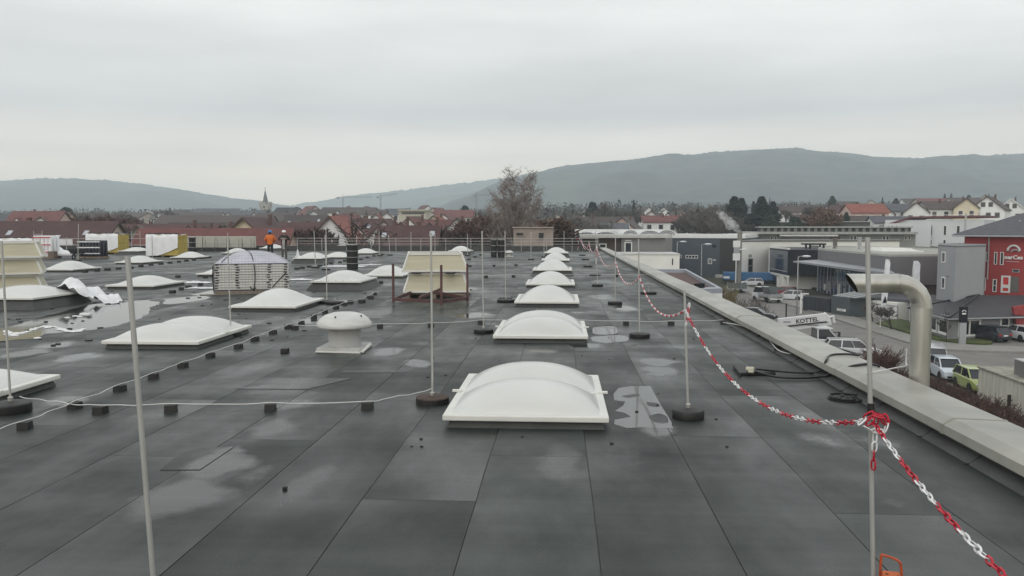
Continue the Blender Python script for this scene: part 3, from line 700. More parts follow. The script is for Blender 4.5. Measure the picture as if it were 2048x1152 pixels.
# wire up and over the right parapet
def parapet_wire(label, pts, r=0.007, mat=None, name='conductor_wire', cat='wire'):
    b = MB(); b.tube(smooth_line([Vector(p) for p in pts], 5), r, 6)
    o = b.build(name, mat or wire_m, None, True); tag(o, label, cat)
def W3(px, py, z): 
    p = G(px, py, z); return (p.x, p.y, z)
parapet_wire('white wire looping along the foot of the right parapet', [W3(1446, 645, .09), W3(1486, 652, .09), W3(1530, 672, .08), W3(1556, 700, .07), W3(1590, 708, .06), W3(1614, 706, .1)], 0.008)
for i, (px, py) in enumerate([(1490, 659), (1520, 679), (1556, 702)]):
    lone_block(px, py, ['black wire block by the parapet, farthest of three', 'black wire block by the parapet, middle of three', 'black wire block by the parapet, nearest of three'][i], 0.12)

# ================================================================== PUDDLES
def puddle(pxs, mat=None, z=0.0025, jit=0.03, name='puddle', sm=4):
    z = z*.4-.0014
    pts = [G(*p) for p in pxs]
    if sm: pts = smooth_line(pts+[pts[0]], sm)[:-1]
    poly = [(p.x+jit*noise.noise(Vector((p.x*3, p.y*3, 1)))*2, p.y+jit*noise.noise(Vector((p.x*3, p.y*3, 5)))*4) for p in pts]
    b = MB(); b.add([(p[0], p[1], z) for p in poly], [tuple(range(len(poly)))]); o = b.build(name, mat or water)
    if o.data.polygons[0].normal.z < 0: o.data.flip_normals()
    tag(o, kind='structure')
puddle([(1238, 776), (1262, 772), (1300, 772), (1312, 791), (1324, 812), (1337, 833), (1349, 856), (1318, 858), (1288, 855), (1255, 856), (1226, 848), (1229, 839), (1262, 834), (1250, 826), (1229, 822), (1246, 812), (1251, 804), (1229, 801), (1226, 788)], z=0.0062, jit=0.01, sm=0)
puddle([(1297, 833), (1318, 828), (1337, 836), (1331, 844), (1306, 843)], roofing, z=0.0085, name='damp_felt_island')
puddle([(1288, 803), (1310, 805), (1319, 811), (1296, 811)], roofing, z=0.0085, name='damp_felt_island')
puddle([(1240, 790), (1270, 787), (1284, 791), (1262, 795)], roofing, z=0.0085, name='damp_felt_island')
puddle([(1185, 655), (1225, 653), (1235, 660), (1228, 668), (1190, 668)], z=0.0066)
puddle([(1185, 672), (1245, 671), (1255, 680), (1215, 686), (1184, 681)], z=0.0071)
puddle([(-60, 655), (10, 655), (60, 640), (130, 622), (180, 610), (250, 603), (300, 600), (318, 606), (300, 616), (290, 632), (230, 652), (150, 662), (90, 668), (0, 672), (-60, 672)], z=0.0064, jit=0.06)
puddle([(330, 598), (400, 592), (420, 596), (380, 604), (330, 608)], z=0.0067)
puddle([(380, 590), (430, 580), (450, 584), (420, 592)], z=0.0072)
puddle([(-40, 664), (20, 662), (80, 664), (82, 674), (30, 680), (-40, 684)], murky, z=0.0085)
# white scum drifted along the long puddle's edge
fb = MB()
for i in range(150):
    t = random.random(); px = 8+t*160; py = 663+6*math.sin(t*9)-6*t+random.gauss(0, 1.0)
    p = G(px, py); r = random.uniform(0.015, 0.06)
    fb.lathe([(r, 0.008), (r*0.7, 0.02), (0.002, 0.026)], 6, (p.x, p.y, 0))
for (px, py) in ((15, 669), (24, 671), (30, 672), (75, 677), (135, 636), (150, 633), (160, 634)):
    p = G(px, py); fb.lathe([(0.07, 0.008), (0.05, 0.02), (0.002, 0.03)], 7, (p.x, p.y, 0))
tag(fb.build('scum', foam), 'flakes of white scum floating along the long puddle edge', kind='stuff')
b = MB(); p = G(172, 632); b.box(-.12, .12, -.07, .07, 0.01, .07); o = b.build('foam_scrap', foam, loc=(p.x, p.y, 0)); bevel(o, .02); tag(o, 'white foam scrap at the long puddle\'s edge', 'scrap')
db = MB()
for i in range(90):
    px, py = random.uniform(0, 760), random.uniform(560, 700); p = G(px, py)
    s = random.uniform(0.012, 0.03); db.box(p.x-s*random.uniform(1, 3), p.x+s, p.y-s, p.y+s, 0.002, 0.002+s*0.7)
for i in range(40):
    px, py = random.uniform(800, 1500), random.uniform(560, 900); p = G(px, py)
    s = random.uniform(0.006, 0.014); db.box(p.x-s*2, p.x+s, p.y-s, p.y+s, 0.002, 0.002+s)
tag(db.build('roof_debris', black_bit), 'small dark crumbs of felt scattered over the roof', kind='stuff')
# white torn film scraps around the netted pallet
for i, (px, py, w_, l) in enumerate([(405, 577, 1.0, 'scrap of white film left of the netted pallet'), (600, 560, 1.0, 'thin clear film scraps right of the netted pallet'), (690, 533, 2.2, 'torn film lying behind the new dome on its grey upstand'), (740, 530, 1.2, 'torn film lying right of the black tub stack'), (390, 566, 1.2, 'strip of white film right of the flat dome')]):
    p = G(px, py); b = MB()
    b.grid(lambda u, v: ((u-.5)*w_+.1*noise.noise(Vector((u*5, v*5, i))), (v-.5)*w_*.55+.1*noise.noise(Vector((u*4, v*4, i+9))), 0.02+0.10*abs(noise.noise(Vector((u*6, v*6, i+3))))*math.sin(PI*u)*math.sin(PI*v)), 16, 10)
    tag(b.build('film_scrap', film, loc=(p.x, p.y, 0), smooth=True), l, 'film')
b = MB(); p = G(597, 515); b.grid(lambda u, v: ((u-.5)*.5, (v-.5)*.3, .02+.55*math.exp(-((u-.4)/.2)**2)*math.sin(PI*v)+.05*noise.noise(Vector((u*9, v*9, 2)))), 14, 10)
tag(b.build('film_scrap', film, loc=(p.x, p.y, 0), smooth=True), 'upright wisp of white film left of the dome on its grey upstand', 'film')

# ================================================================== RED-WHITE BARRIER CHAIN
def link_mesh(name, mat, seg=10, ring=4, L_=0.064, W_=0.033, r=0.0053):
    pts = []
    hl, hw = L_/2-r, W_/2-r
    for i in range(seg):
        q = 2*PI*(i+0.5)/seg
        c, s = math.cos(q), math.sin(q)
        x = math.copysign(abs(c)**0.75, c)*hl; y_ = math.copysign(abs(s)**0.75, s)*hw
        pts.append(Vector((x, y_, 0)))
    b = MB(); vs = []
    for i, p in enumerate(pts):
        t = (pts[(i+1) % seg]-pts[i-1]).normalized(); n_ = Vector((-t.y, t.x, 0))
        for j in range(ring):
            q = 2*PI*(j+0.5)/ring; vs.append(p+n_*math.cos(q)*r+Vector((0, 0, 1))*math.sin(q)*r)
    b.add(vs, [(i*ring+j, i*ring+(j+1) % ring, ((i+1) % seg)*ring+(j+1) % ring, ((i+1) % seg)*ring+j) for i in range(seg) for j in range(ring)])
    me = bpy.data.meshes.new(name); me.from_pydata(b.v, [], b.f); me.materials.append(mat)
    me.polygons.foreach_set('use_smooth', [True]*len(b.f)); me.update(); return me
lr, lw = link_mesh('link_red', red_pl, 8, 3), link_mesh('link_white', white_pl, 8, 3)
chain = thing('barrier_chain', 'red and white plastic chain slung between the rods on the right', 'chain', (0, 0, 0))
chain_far = {0: MB(), 1: MB()}
idx = [0]; placed = [0]
def hang(pts, pitch=0.046, run=5, off=0):
    """put links along a line of points"""
    pts = smooth_line([Vector(p) for p in pts], 12); acc = 0.0; last = pts[0]; want = 0.0; s_tot = 0
    for p in pts[1:]:
        seg_l = (p-last).length
        while want <= s_tot+seg_l:
            f = (want-s_tot)/seg_l; q = last.lerp(p, f); t = (p-last).normalized()
            i = idx[0]; idx[0] += 1
            rot = t.to_track_quat('X', 'Z').to_matrix().to_4x4() @ Matrix.Rotation((PI/2 if i % 2 else 0)+0.25+random.uniform(-.2, .2), 4, 'X')
            red = ((i+off)//run) % 2
            if placed[0] < 285:
                o = link('link', lr if red else lw, chain); o.matrix_local = Matrix.Translation(q) @ rot; placed[0] += 1
            else:
                me = lr if red else lw; mt = Matrix.Translation(q) @ rot
                chain_far[red].add([mt @ v.co for v in me.vertices], [tuple(f_.vertices) for f_ in me.polygons])
            want += pitch
        s_tot += seg_l; last = p
def span(a, c, sag, n=14):
    a = Vector(a); c = Vector(c)
    return [a.lerp(c, i/n)-Vector((0, 0, sag*4*(i/n)*(1-i/n))) for i in range(n+1)]
A0 = P(2105, 1240, 2.25); A1 = P(1744, 840, 4.04); A2 = P(1371, 620, 8.25); A3 = P(1279, 553, 14.55); A4 = P(1231, 523, 20.8); A5 = P(1193, 492, 27.2); A6 = P(1178, 486, 34)
hang(span(A0, A1, 0.05))
hang(span(A1, A2, 0.36))
# knot and dangling end at the near right rod
k = A1
hang([k+Vector((0.012, -0.02, 0.01)), k+Vector((0.005, -0.03, -0.10)), k+Vector((0.002, -0.03, -0.235))], run=3, off=3)
hang([k+Vector((-0.06, -0.03, 0.0)), k+Vector((-0.02, -0.04, 0.04)), k+Vector((0.05, -0.04, 0.02)), k+Vector((0.04, -0.05, -0.04)), k+Vector((-0.04, -0.04, -0.03)), k+Vector((0.0, -0.06, 0.03)), k+Vector((0.06, -0.04, -0.01))], run=3)
hang(span(A2, A3, 0.30)); hang(span(A3, A4, 0.33)); hang(span(A4, A5, 0.36))
hang([A2+Vector((0.03, -.03, .05)), A2+Vector((0.02, -.04, -.05)), A2+Vector((0, -.03, -.16))], run=3)
hang([A5, A5-Vector((0, 0, .3)), A5-Vector((0.02, 0, .62))])
hang(span(A5, A6, 0.3)); hang(span(A6, P(1163, 478, 44), 0.4)); hang([P(1178, 484, 40), P(1180, 500, 40), P(1176, 508, 40)])
hang(span(P(1158, 476, 50), P(1178, 500, 40), 0.1)); hang([P(1152, 475, 52), P(1157, 486, 52), P(1155, 502, 52)])
for k_, m_ in ((0, white_pl), (1, red_pl)):
    if chain_far[k_].v: o = chain_far[k_].build('far_links', m_, chain); o['kind'] = 'stuff'

# ================================================================== CABLES, MAT, RING, DUCT, ORANGE WEIGHT
t = thing('cable_mat', 'black rubber mat with a cream cable connector on it, by the parapet', 'mat', tuple(G(1505, 745)))
o0 = G(1505, 745)
def rel(px, py, z): p = G(px, py, z); return Vector((p.x-o0.x, p.y-o0.y, z))
b = MB(); b.prism([(rel(*p, 0).x, rel(*p, 0).y) for p in ((1470, 737), (1480, 752), (1552, 751), (1520, 738))], 0.002, 0.045); bevel(b.build('mat', rubber, t), .01)
b = MB(); b.bar(rel(1468, 736, .02), rel(1481, 752, .02), .02, .08); b.build('raised_edge', rubber, t)
b = MB(); b.tube([rel(1492, 738, .09), rel(1508, 739, .09)], 0.035, 10); b.tube([rel(1497, 743, .07), rel(1507, 744, .07)], 0.02, 8); smooth_by_angle(b.build('connector', M('cream_plastic', (0.45, 0.43, 0.33), 0.4), t))
parapet_wire('thick black cable from the mat up over the parapet, upper of two', [W3(1512, 738, .08), W3(1545, 741, .06), W3(1590, 745, .04), W3(1634, 744, .05), W3(1648, 735, .14), (3.52, G(1652, 728, .2).y, .24), W3(1662, 710, .27), W3(1690, 708, .27), W3(1712, 707, .26), (4.12, G(1712, 707).y+1.2, .1)], 0.016, cable_m, 'power_cable', 'cable')
parapet_wire('thick black cable from the mat up over the parapet, lower of two', [W3(1510, 743, .07), W3(1550, 753, .04), W3(1600, 756, .03), W3(1650, 752, .05), W3(1672, 742, .15), W3(1690, 737, .235), W3(1710, 731, .275), W3(1738, 728, .27), W3(1758, 733, .26), (4.13, G(1760, 733, .2).y+.25, .1)], 0.017, cable_m, 'power_cable', 'cable')
parapet_wire('black cable clip curve over the far parapet', [W3(1447, 592, .26), W3(1452, 586, .3), W3(1470, 582, .3), W3(1490, 583, .27)], 0.012, cable_m, 'power_cable', 'cable')
parapet_wire('thin wire bent from roof up to the pipe beyond the parapet', [W3(1705, 737, .19), W3(1698, 752, .12), W3(1715, 768, .10), W3(1745, 773, .14), W3(1756, 776, .16)], 0.008, wire_m)
parapet_wire('thin pale conduit running over the parapet to the duct', [W3(1733, 746, .28), W3(1760, 742, .28), W3(1790, 736, .28), (4.2, 9.9, .33), (4.24, 10.0, .36), (4.25, 10.02, .52)], 0.009, wire_m)
parapet_wire('thin dark cable trailing along the parapet foot from the ring', [W3(1718, 797, .01), W3(1745, 812, .01), W3(1770, 818, .02), W3(1800, 823, .03)], 0.006, cable_m, 'power_cable', 'cable')
# flat black ring lying on the roof
p = G(1691, 798); t = thing('ring_support', 'flat black slotted plastic ring lying by the parapet', 'ring', (p.x, p.y, 0))
b = MB(); b.lathe([(0.20, 0.0), (0.205, 0.012), (0.19, 0.02), (0.06, 0.014), (0.05, 0.0)], 28); b.build('disc', rubber, t)
b = MB()
for a0 in (0.5, 3.2):
    pts = [(0.185*math.cos(a0+i*0.22), 0.185*math.sin(a0+i*0.22), 0.03) for i in range(9)]; b.tube(pts, 0.013, 6)
b.build('raised_lip', rubber, t, True)
b = MB()
for q in (0.3, 1.6, 2.9, 4.2): b.box(0.1*math.cos(q)-.02, 0.1*math.cos(q)+.02, 0.1*math.sin(q)-.015, 0.1*math.sin(q)+.015, 0.021, 0.03)
b.build('lug', M('grey_lug', (0.08, 0.08, 0.08), 0.5), t)

# the big galvanised exhaust elbow beyond the parapet
DX, DY = 4.235, 9.62
duct = thing('exhaust_duct', 'large galvanised exhaust pipe bending over the right roof edge', 'duct', (DX, DY, STREET))
z_top = zat(563, DY)-STREET; rr = 0.112
zs = zat(612, DY)-STREET
b = MB(); b.tube([(0, 0, 0), (0, 0, zs)], rr, 28, cap=False); smooth_by_angle(b.build('riser', galv, duct))
bend = 0.29
b = MB(); pts = [(-bend+bend*math.cos(q), 0, zs+bend*math.sin(q)) for q in [PI/2*i/5 for i in range(6)]]; b.tube(pts, rr*1.005, 28, cap=False)
o = b.build('elbow', galv, duct); smooth_by_angle(o, 12)
zt = zs+bend
xe = xat(1720, DY)-DX; xe2 = xat(1699, DY)-DX
b = MB(); vs = []; n_ = 28
for (x, cut) in ((-bend, 0), (None, 1)):
    for rad_ in (rr*0.995,):
        for j in range(n_):
            q = 2*PI*j/n_; yy, zz = rad_*math.cos(q), rad_*math.sin(q)
            xx = x if not cut else xe+(xe2-xe)*(zz/rr*0.5+0.5)*1.15-0.01
            vs.append((xx, yy, zt+zz))
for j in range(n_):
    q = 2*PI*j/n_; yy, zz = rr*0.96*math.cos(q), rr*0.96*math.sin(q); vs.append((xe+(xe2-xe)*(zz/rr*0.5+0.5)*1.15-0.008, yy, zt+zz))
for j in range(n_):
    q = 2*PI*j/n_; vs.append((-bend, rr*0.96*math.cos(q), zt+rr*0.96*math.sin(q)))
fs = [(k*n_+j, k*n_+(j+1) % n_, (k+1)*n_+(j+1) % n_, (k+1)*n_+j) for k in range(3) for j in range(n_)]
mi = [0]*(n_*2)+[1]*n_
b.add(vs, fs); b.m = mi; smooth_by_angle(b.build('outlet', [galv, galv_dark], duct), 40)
for (c, ax) in (((0, 0, zs), 'z'), ((-bend, 0, zt), 'x'), ((0, 0, zs-0.55), 'z'), ((0, 0, zs-2.2), 'z')):
    b = MB()
    if ax == 'z': b.tube([(c[0], c[1], c[2]-0.008), (c[0], c[1], c[2]+0.008)], rr*1.035, 28)
    else: b.tube([(c[0]-.008, 0, c[2]), (c[0]+.008, 0, c[2])], rr*1.035, 28)
    b.build('seam_ring', galv, duct)

# rusty orange weight with a bent handle, cut by the lower picture edge
p = P(1785, 1150, 3.95); t = thing('orange_weight', 'rust-flecked orange steel box with bent tube handle, bottom right corner', 'weight', (p.x, p.y, 0), R(-12))
zt_ = zat(1134, 3.95)
b = MB(); b.add([(-.05, -.06, 0), (.055, -.06, 0), (.055, .07, 0), (-.05, .07, 0), (-.048, -.06, zt_-.03), (.053, -.06, zt_-.03), (.042, .06, zt_), (-.04, .06, zt_)], [(0,3,2,1),(4,5,6,7),(0,1,5,4),(1,2,6,5),(2,3,7,6),(3,0,4,7)])
bevel(b.build('box', orange_paint, t), .008)
b = MB(); zh = zat(1106, 3.95)
b.tube(smooth_line([Vector(q) for q in ((-.045, .065, zt_-.06), (-.043, .065, zh-.01), (-.03, .065, zh), (.03, .065, zh-.018), (.05, .065, zh-.05), (.058, .065, zt_-.1))], 4), 0.0065, 8); b.build('handle', M('orange_tube', (0.42, 0.07, 0.02), 0.45, 0.2, 20), t, True)
b = MB()
for (x, yv, s) in ((.02, -.02, .012), (-.02, .03, .008), (.03, .02, .006), (.0, -.04, .014)): b.lathe([(s, 0), (s*.8, .001), (.001, .0012)], 7, (x, yv, zt_-.03+.03*(yv+.06)/.12+.002))
b.build('rust_spot', rust_m, t)

# ================================================================== CREAM SKYLIGHT UPSTANDS, STACKED
def gfk(cx, cy, z, W, D, h, label, group, inset=0.16):
    t = thing('skylight_upstand', label, 'upstand', (cx, cy, z), 0, group)
    w2, d2 = W/2, D/2; a, c = w2-inset, d2-inset
    lo = [(-w2, -d2), (w2, -d2), (w2, d2), (-w2, d2)]; hi = [(-a, -c), (a, -c), (a, c), (-a, c)]
    for i in range(4):
        j = (i+1) % 4; b = MB()
        p0, p1, q1, q0 = (*lo[i], 0.05), (*lo[j], 0.05), (*hi[j], h-0.05), (*hi[i], h-0.05)
        n_ = (Vector(p1)-Vector(p0)).cross(Vector(q0)-Vector(p0)).normalized()*0.02
        vs = [p0, p1, q1, q0]; vs += [tuple(Vector(v)-n_) for v in vs]
        b.add(vs, [(0,1,2,3),(7,6,5,4),(0,4,5,1),(1,5,6,2),(2,6,7,3),(3,7,4,0)]); b.build('panel', tan_gfk, t)
    b = MB()
    for i in range(4):
        j = (i+1) % 4
        b.bar((*lo[i], 0.03), (*lo[j], 0.03), 0.07, 0.05); b.bar((*hi[i], h-0.03), (*hi[j], h-0.03), 0.06, 0.06); b.bar((*lo[i], 0.04), (*hi[i], h-0.04), 0.045, 0.045)
    b.build('edge_trim', white_frame, t)
    return t
pc = G(868, 597); g_ = 'cream upstands stacked in the red rack'
gfA = gfk(pc.x-.1, pc.y+1.0, 0.16, 1.84, 1.9, 0.56, 'lower cream fibreglass upstand of the stack behind the red rack', g_)
gfB = gfk(pc.x-.13, pc.y+1.0, 0.75, 1.84, 1.9, 0.54, 'upper cream fibreglass upstand of the stack behind the red rack', g_)
gfA.rotation_euler = gfB.rotation_euler = (0, 0, R(10))
t = thing('pallet', 'wooden pallet under the cream stack behind the red rack', 'pallet', (pc.x, pc.y+1.0, 0))
for x in (-.75, 0, .75): b = MB(); b.box(x-.06, x+.06, -1.0, 1.0, 0, .1); b.build('bearer', wood, t)
for y_ in (-.9, -.45, 0, .45, .9): b = MB(); b.box(-.88, .88, y_-.06, y_+.06, .102, .13); b.build('board', wood, t)
b = MB()
for x in (-.5, .45): b.box(pc.x+x-.12, pc.x+x+.12, pc.y-.05, pc.y+2.0, .705, .748)
o = b.build('spacer_blocks', black_bit, None); tag(o, 'dark spacer battens between the two cream upstands in the rack', 'battens')
gl = 'cream upstands stacked at the left edge'
ql = P(85, 560, 24)
for i, l in enumerate(['lowest cream upstand of the stack at the left edge', 'middle cream upstand of the stack at the left edge', 'topmost cream upstand of the stack at the left edge']):
    o = gfk(0, 0, 0.05+i*0.515, 2.1, 2.2, 0.50, l, gl); o.rotation_euler = (0, 0, R(31)); cc = Matrix.Rotation(R(31), 3, 'Z') @ Vector((1.05, -1.1, 0)); o.location = (ql.x-cc.x, 24.0-cc.y, o.location.z)
# the dark red steel rack in front
rk = thing('steel_rack', 'dark red steel stillage with four tall posts before the cream stack', 'rack', tuple(G(862, 612)))
r0 = G(862, 612)
def RK(px, py, z=0): p = G(px, py); return Vector((p.x-r0.x, p.y-r0.y, z))
posts = [((787, 612), 528), ((838, 590), 525), ((883, 617), 530), ((935, 609), 527)]
for (f, top) in posts:
    q = RK(*f); p = G(*f); h = P(f[0], top, p.y).z
    b = MB(); b.box(q.x-.028, q.x+.028, q.y-.028, q.y+.028, .08, h); b.build('post', rack_m, rk)
    b = MB(); b.lathe([(.045, 0), (.045, .03), (.03, .04), (.03, .09)], 10, (q.x, q.y, 0)); b.build('foot', M('grey_foot', (.12, .12, .11), .6), rk)
A_, B_, C_, D_ = [RK(*f[0]) for f in posts]
for a, c in ((A_, B_), (C_, D_), (A_, C_), (B_, D_)):
    b = MB(); b.bar((a.x, a.y, .17), (c.x, c.y, .17), .05, .08); b.build('beam', rack_m, rk)
m1, m2 = A_.lerp(C_, .55), B_.lerp(D_, .5)
b = MB(); b.bar((m1.x, m1.y, .24), (m2.x, m2.y, .30), .05, .07); b.build('beam', rack_m, rk)
for q in (A_, D_):
    b = MB(); s_ = -1 if q is A_ else 1
    b.tube([(q.x+s_*(.06+.035*math.cos(a)), q.y-.03, .17+.05*math.sin(a)) for a in [i*2*PI/10 for i in range(11)]], .006, 5); b.build('lifting_eye', rack_m, rk)

# ================================================================== NETTED PALLET OF WHITE DOME SHELLS
pn = G(505, 587); NW, ND = 2.16, 2.1
t = thing('netted_pallet', 'pallet of stacked white dome shells under a net with black straps', 'pallet', (pn.x-math.sin(R(20))*ND/2, pn.y+math.cos(R(20))*ND/2, 0), R(20))
for y_ in (-1, -.3, .4, 1): b = MB(); b.box(-NW/2, NW/2, y_-.06, y_+.06, 0, .09); b.build('pallet_board', wood, t)
nl = 10; z0_ = .12; zl = .078
for i in range(nl):
    b = MB(); z = z0_+i*zl; dx = random.uniform(-.012, .012)
    b.box(-NW/2+dx, NW/2+dx, -ND/2, ND/2, z, z+zl*.85); bevel(b.build('shell_rim', white_frame, t), .01, 1)
    b = MB()
    for x in (-1.02, -.42, .5, 1.0):
        x += random.uniform(-.03, .03); b.box(x-.05, x+.05, -ND/2-.012, ND/2-.05, z+zl*.5, z+zl*.86)
    b.build('spacer', rubber, t)
ztop = z0_+nl*zl
def dome(u, v):
    a, c = u*2-1, v*2-1
    return (a*NW/2, c*ND/2, ztop+.02+.36*(pill(a, 2.4)**.9)*(pill(c, 2.2)**.9))
b = MB(); b.grid(dome, 24, 20); b.build('top_dome', film_grey, t, True)
def netpt(u, w_):   # w<0: down the front face
    if w_ < 0: return Vector((-NW/2+u*NW, -ND/2-.02-.02*math.sin(u*9+w_*4)*.5, ztop+w_*(ztop-.05)))
    d = dome(u, w_); return Vector((d[0], d[1]-.005, d[2]+.012))
b = MB()
for i in range(23):
    b.tube([netpt(i/22, -1+j*.25) for j in range(4)]+[netpt(i/22, j/10*.99+.002) for j in range(11)], .0042, 3, cap=False)
for j in range(9): b.tube([netpt(i/12, -.98+j*.12) for i in range(13)], .0042, 3, cap=False)
for j in range(14): b.tube([netpt(i/16, .03+j*.07) for i in range(17)], .0042, 3, cap=False)
for s_ in (-1, 1):
    for i in range(12):
        b.tube([(s_*(NW/2+.02), -ND/2+ND*i/11, .04), (s_*(NW/2+.02), -ND/2+ND*i/11, ztop)], .0042, 3, cap=False)
    for j in range(9): b.tube([(s_*(NW/2+.02), -ND/2, .1+j*.1), (s_*(NW/2+.02), ND/2, .1+j*.1)], .0042, 3, cap=False)
b.build('net', net_m, t)['kind'] = 'stuff'
b = MB(); b.grid(lambda u, v: (-NW/2-.03-.10*math.sin(PI*v)*(.4+.6*u)+.03*noise.noise(Vector((u*5, v*5, 0))), -ND/2-.03+u*ND*.9, .02+v*(ztop-.03)), 10, 10); b.build('side_wrap', M('clear_wrap', (.30, .30, .30), .25, .2, 4), t, True)
b = MB()
def strap(pts): b.tube(smooth_line(pts, 4), .014, 4)
strap([netpt(.08, -.02), netpt(.12, .12), netpt(.22, .4), netpt(.3, .62)]); strap([netpt(.52, -.97), netpt(.54, -.5), netpt(.53, -.03), netpt(.49, .2), netpt(.42, .5)]); strap([netpt(.97, -.3), netpt(.86, -.6), netpt(.77, -.85)])
strap([netpt(.47, -.8), netpt(.5, -.9), netpt(.55, -.85)])
b.build('strap', strap_m, t, True)
b = MB(); b.tube([(-1.5, -1.25, .012), (-.9, -1.32, .012), (0, -1.3, .012), (1.2, -1.2, .012)], .012, 5); b.build('slack_rope', M('rope', (.2, .18, .15), .8), t)

# ================================================================== BLACK TUB STACKS
def tubs(px, py, n, w_, h, label):
    p = G(px, py); t = thing('tub_stack', label, 'tubs', (p.x, p.y+w_/2, 0), 0, 'stacked black tubs')
    z = 0
    for i in range(n):
        b = MB(); b.lathe([(w_*.47, z), (w_*.5, z+h*.8), (w_*.53, z+h*.82), (w_*.53, z+h*.93)], 16); smooth_by_angle(b.build('tub', rubber, t))
        b = MB(); b.lathe([(w_*.5, z+h*.935), (w_*.5, z+h*.99)], 16); b.build('rim_band', M('grey_band', (.45, .45, .45), .5), t); z += h
tubs(702, 539, 4, .56, .30, 'stack of four black tubs between two domes')
tubs(987, 514, 3, .42, .40, 'narrow stack of black tubs, left of the pair by the far vent')
tubs(1003, 514, 3, .58, .40, 'wide stack of black tubs, right of the pair by the far vent')
tubs(382, 505, 3, .55, .42, 'stack of black tubs in front of the cream wall')

# ================================================================== INSULATION AND ROLL PALLETS (left rear)
def insulation(px, py, W, D, H, label, film_side=0.8, rz=0.0, nl=9):
    p = G(px, py); t = thing('insulation_pallet', label, 'pallet', (p.x, p.y+D/2, 0), rz, 'insulation pallets at the left rear')
    b = MB()
    for x in (-.4, 0, .4): b.box(x*W-.06, x*W+.06, -D/2, D/2, 0, .11)
    b.build('pallet', wood, t)
    for i in range(nl):
        z = .115+(H-.115)*i/nl; b = MB(); e = random.uniform(-.02, .02)
        b.box(-W/2+e, W/2+e, -D/2, D/2, z, z+(H-.115)/nl-.006); b.build('board', yellow_ins, t)
    def cover(u, v):      # draped sheet: over the top, down the front, its hem slanting up to the right
        a = u*2-1; x = a*(W/2+.03); hem = H*(.06+.62*max(0, u-(film_side-.45))**1.2)
        if v < .55:
            f = v/.55; z = hem+(H-hem)*f; yv = -D/2-.03-.10*(1-f)*abs(math.sin(u*8+1))*.6-.02*math.sin(u*21+f*3)
        else:
            f = (v-.55)/.45; z = H+.02+.03*math.sin(u*9+f*5)+.02; yv = -D/2-.03+f*(D+.06)
        return (x, yv, z)
    b = MB(); b.grid(cover, 26, 16); b.build('film_cover', film, t, True)
    def side(u, v):
        f = v; return (-W/2-.035-.03*math.sin(u*9), -D/2-.02+u*D, H*(.1+.9*f)+.01)
    b = MB(); b.grid(side, 10, 6); b.build('film_side', film, t, True)
    for i in range(6):
        b = MB(); x = -W/2+.2+(W-.4)*i/5; b.box(x-.13, x+.11, -D/2+.05+.1*(i % 2), -D/2+.3+.1*(i % 2), H+.06, H+.15); bevel(b.build('weight', rubber, t), .04)
    return t
insulation(325, 514, 2.2, 1.5, 1.50, 'yellow insulation pallet half covered by slipped white film')
insulation(205, 508, 2.5, 1.6, 1.50, 'film-wrapped insulation pallet behind the dark roll pallet', .95)
insulation(20, 512, 3.4, 1.6, 1.2, 'film-wrapped pallet behind the left cream stack', 1.3)
def rolls(px, py, W, H, label, mat, band, D=1.1, nx=7):
    p = G(px, py); t = thing('roll_pallet', label, 'pallet', (p.x, p.y+D/2, 0), 0, 'membrane roll pallets at the left rear')
    b = MB(); b.box(-W/2, W/2, -D/2, D/2, 0, .12); b.build('pallet', wood, t)
    for i in range(nx):
        x = -W/2+W*(i+.5)/nx
        for j in range(3):
            b = MB(); b.lathe([(W/nx*.48, .125), (W/nx*.49, .15), (W/nx*.49, H-.02), (W/nx*.42, H)], 10, (x, -D/2+D*(j+.5)/3, 0)); smooth_by_angle(b.build('roll', mat, t))
    for f in (.25, .58, .9):
        b = MB(); z = H*f; b.box(-W/2-.02, W/2+.02, -D/2-.03, -D/2-.02, z, z+.07); b.box(-W/2-.03, -W/2-.02, -D/2, D/2, z, z+.07); b.build('band', band, t)
rolls(178, 517, 1.5, 1.18, 'pallet of dark blue-black membrane rolls with white bands', blue_black, film)
tl = rolls(84, 517, 1.25, 1.50, 'tall white pallet of rolls with red printed bands', film, red_print, nx=5)
rolls(123, 507, .7, 1.1, 'low pinkish striped pack of rolls by the yellow pallet', M('pink_film', (.55, .36, .33), .5, .2, 8), film, nx=4) if False else None
p = G(122, 509)
b = MB(); b.grid(lambda u, v: ((u-.5)*1.5+.1*noise.noise(Vector((u*4, v*4, 3))), (v-.5)*1.0, .03+.75*math.sin(PI*min(1, v*1.1))*(.35+.65*math.exp(-((u-.25)/.3)**2))+.08*noise.noise(Vector((u*7, v*7, 5)))), 20, 14)
tag(b.build('tarpaulin', film, loc=(p.x, p.y, 0), smooth=True), 'white tarpaulin thrown over material beside the dark roll pallet', 'tarpaulin')
p = G(132, 516)
b = MB(); b.box(-.75, .75, -.4, .4, .12, .42); o = b.build('covered_box', film, loc=(p.x, p.y, 0)); bevel(o, .12, 3); tag(o, 'low rounded white bundle left of the dark roll pallet', 'bundle')
p = G(106, 518)
b = MB(); b.box(-.2, .2, -.2, .2, 0, .5); o = b.build('cardboard_box', M('brown_card', (.16, .12, .10), .8), loc=(p.x, p.y, 0)); bevel(o, .01); tag(o, 'small brown box beside the red-banded roll pallet', 'box')
p = G(146, 519)
wb = thing('wheelbarrow', 'dark wheelbarrow with its wheel toward the camera, left rear', 'wheelbarrow', (p.x, p.y+.4, 0))
b = MB(); b.tube([(0, -.32+.16*math.cos(a), .17+.16*math.sin(a)) for a in [i*2*PI/16 for i in range(17)]], .035, 6); b.build('wheel', rubber, wb, True)
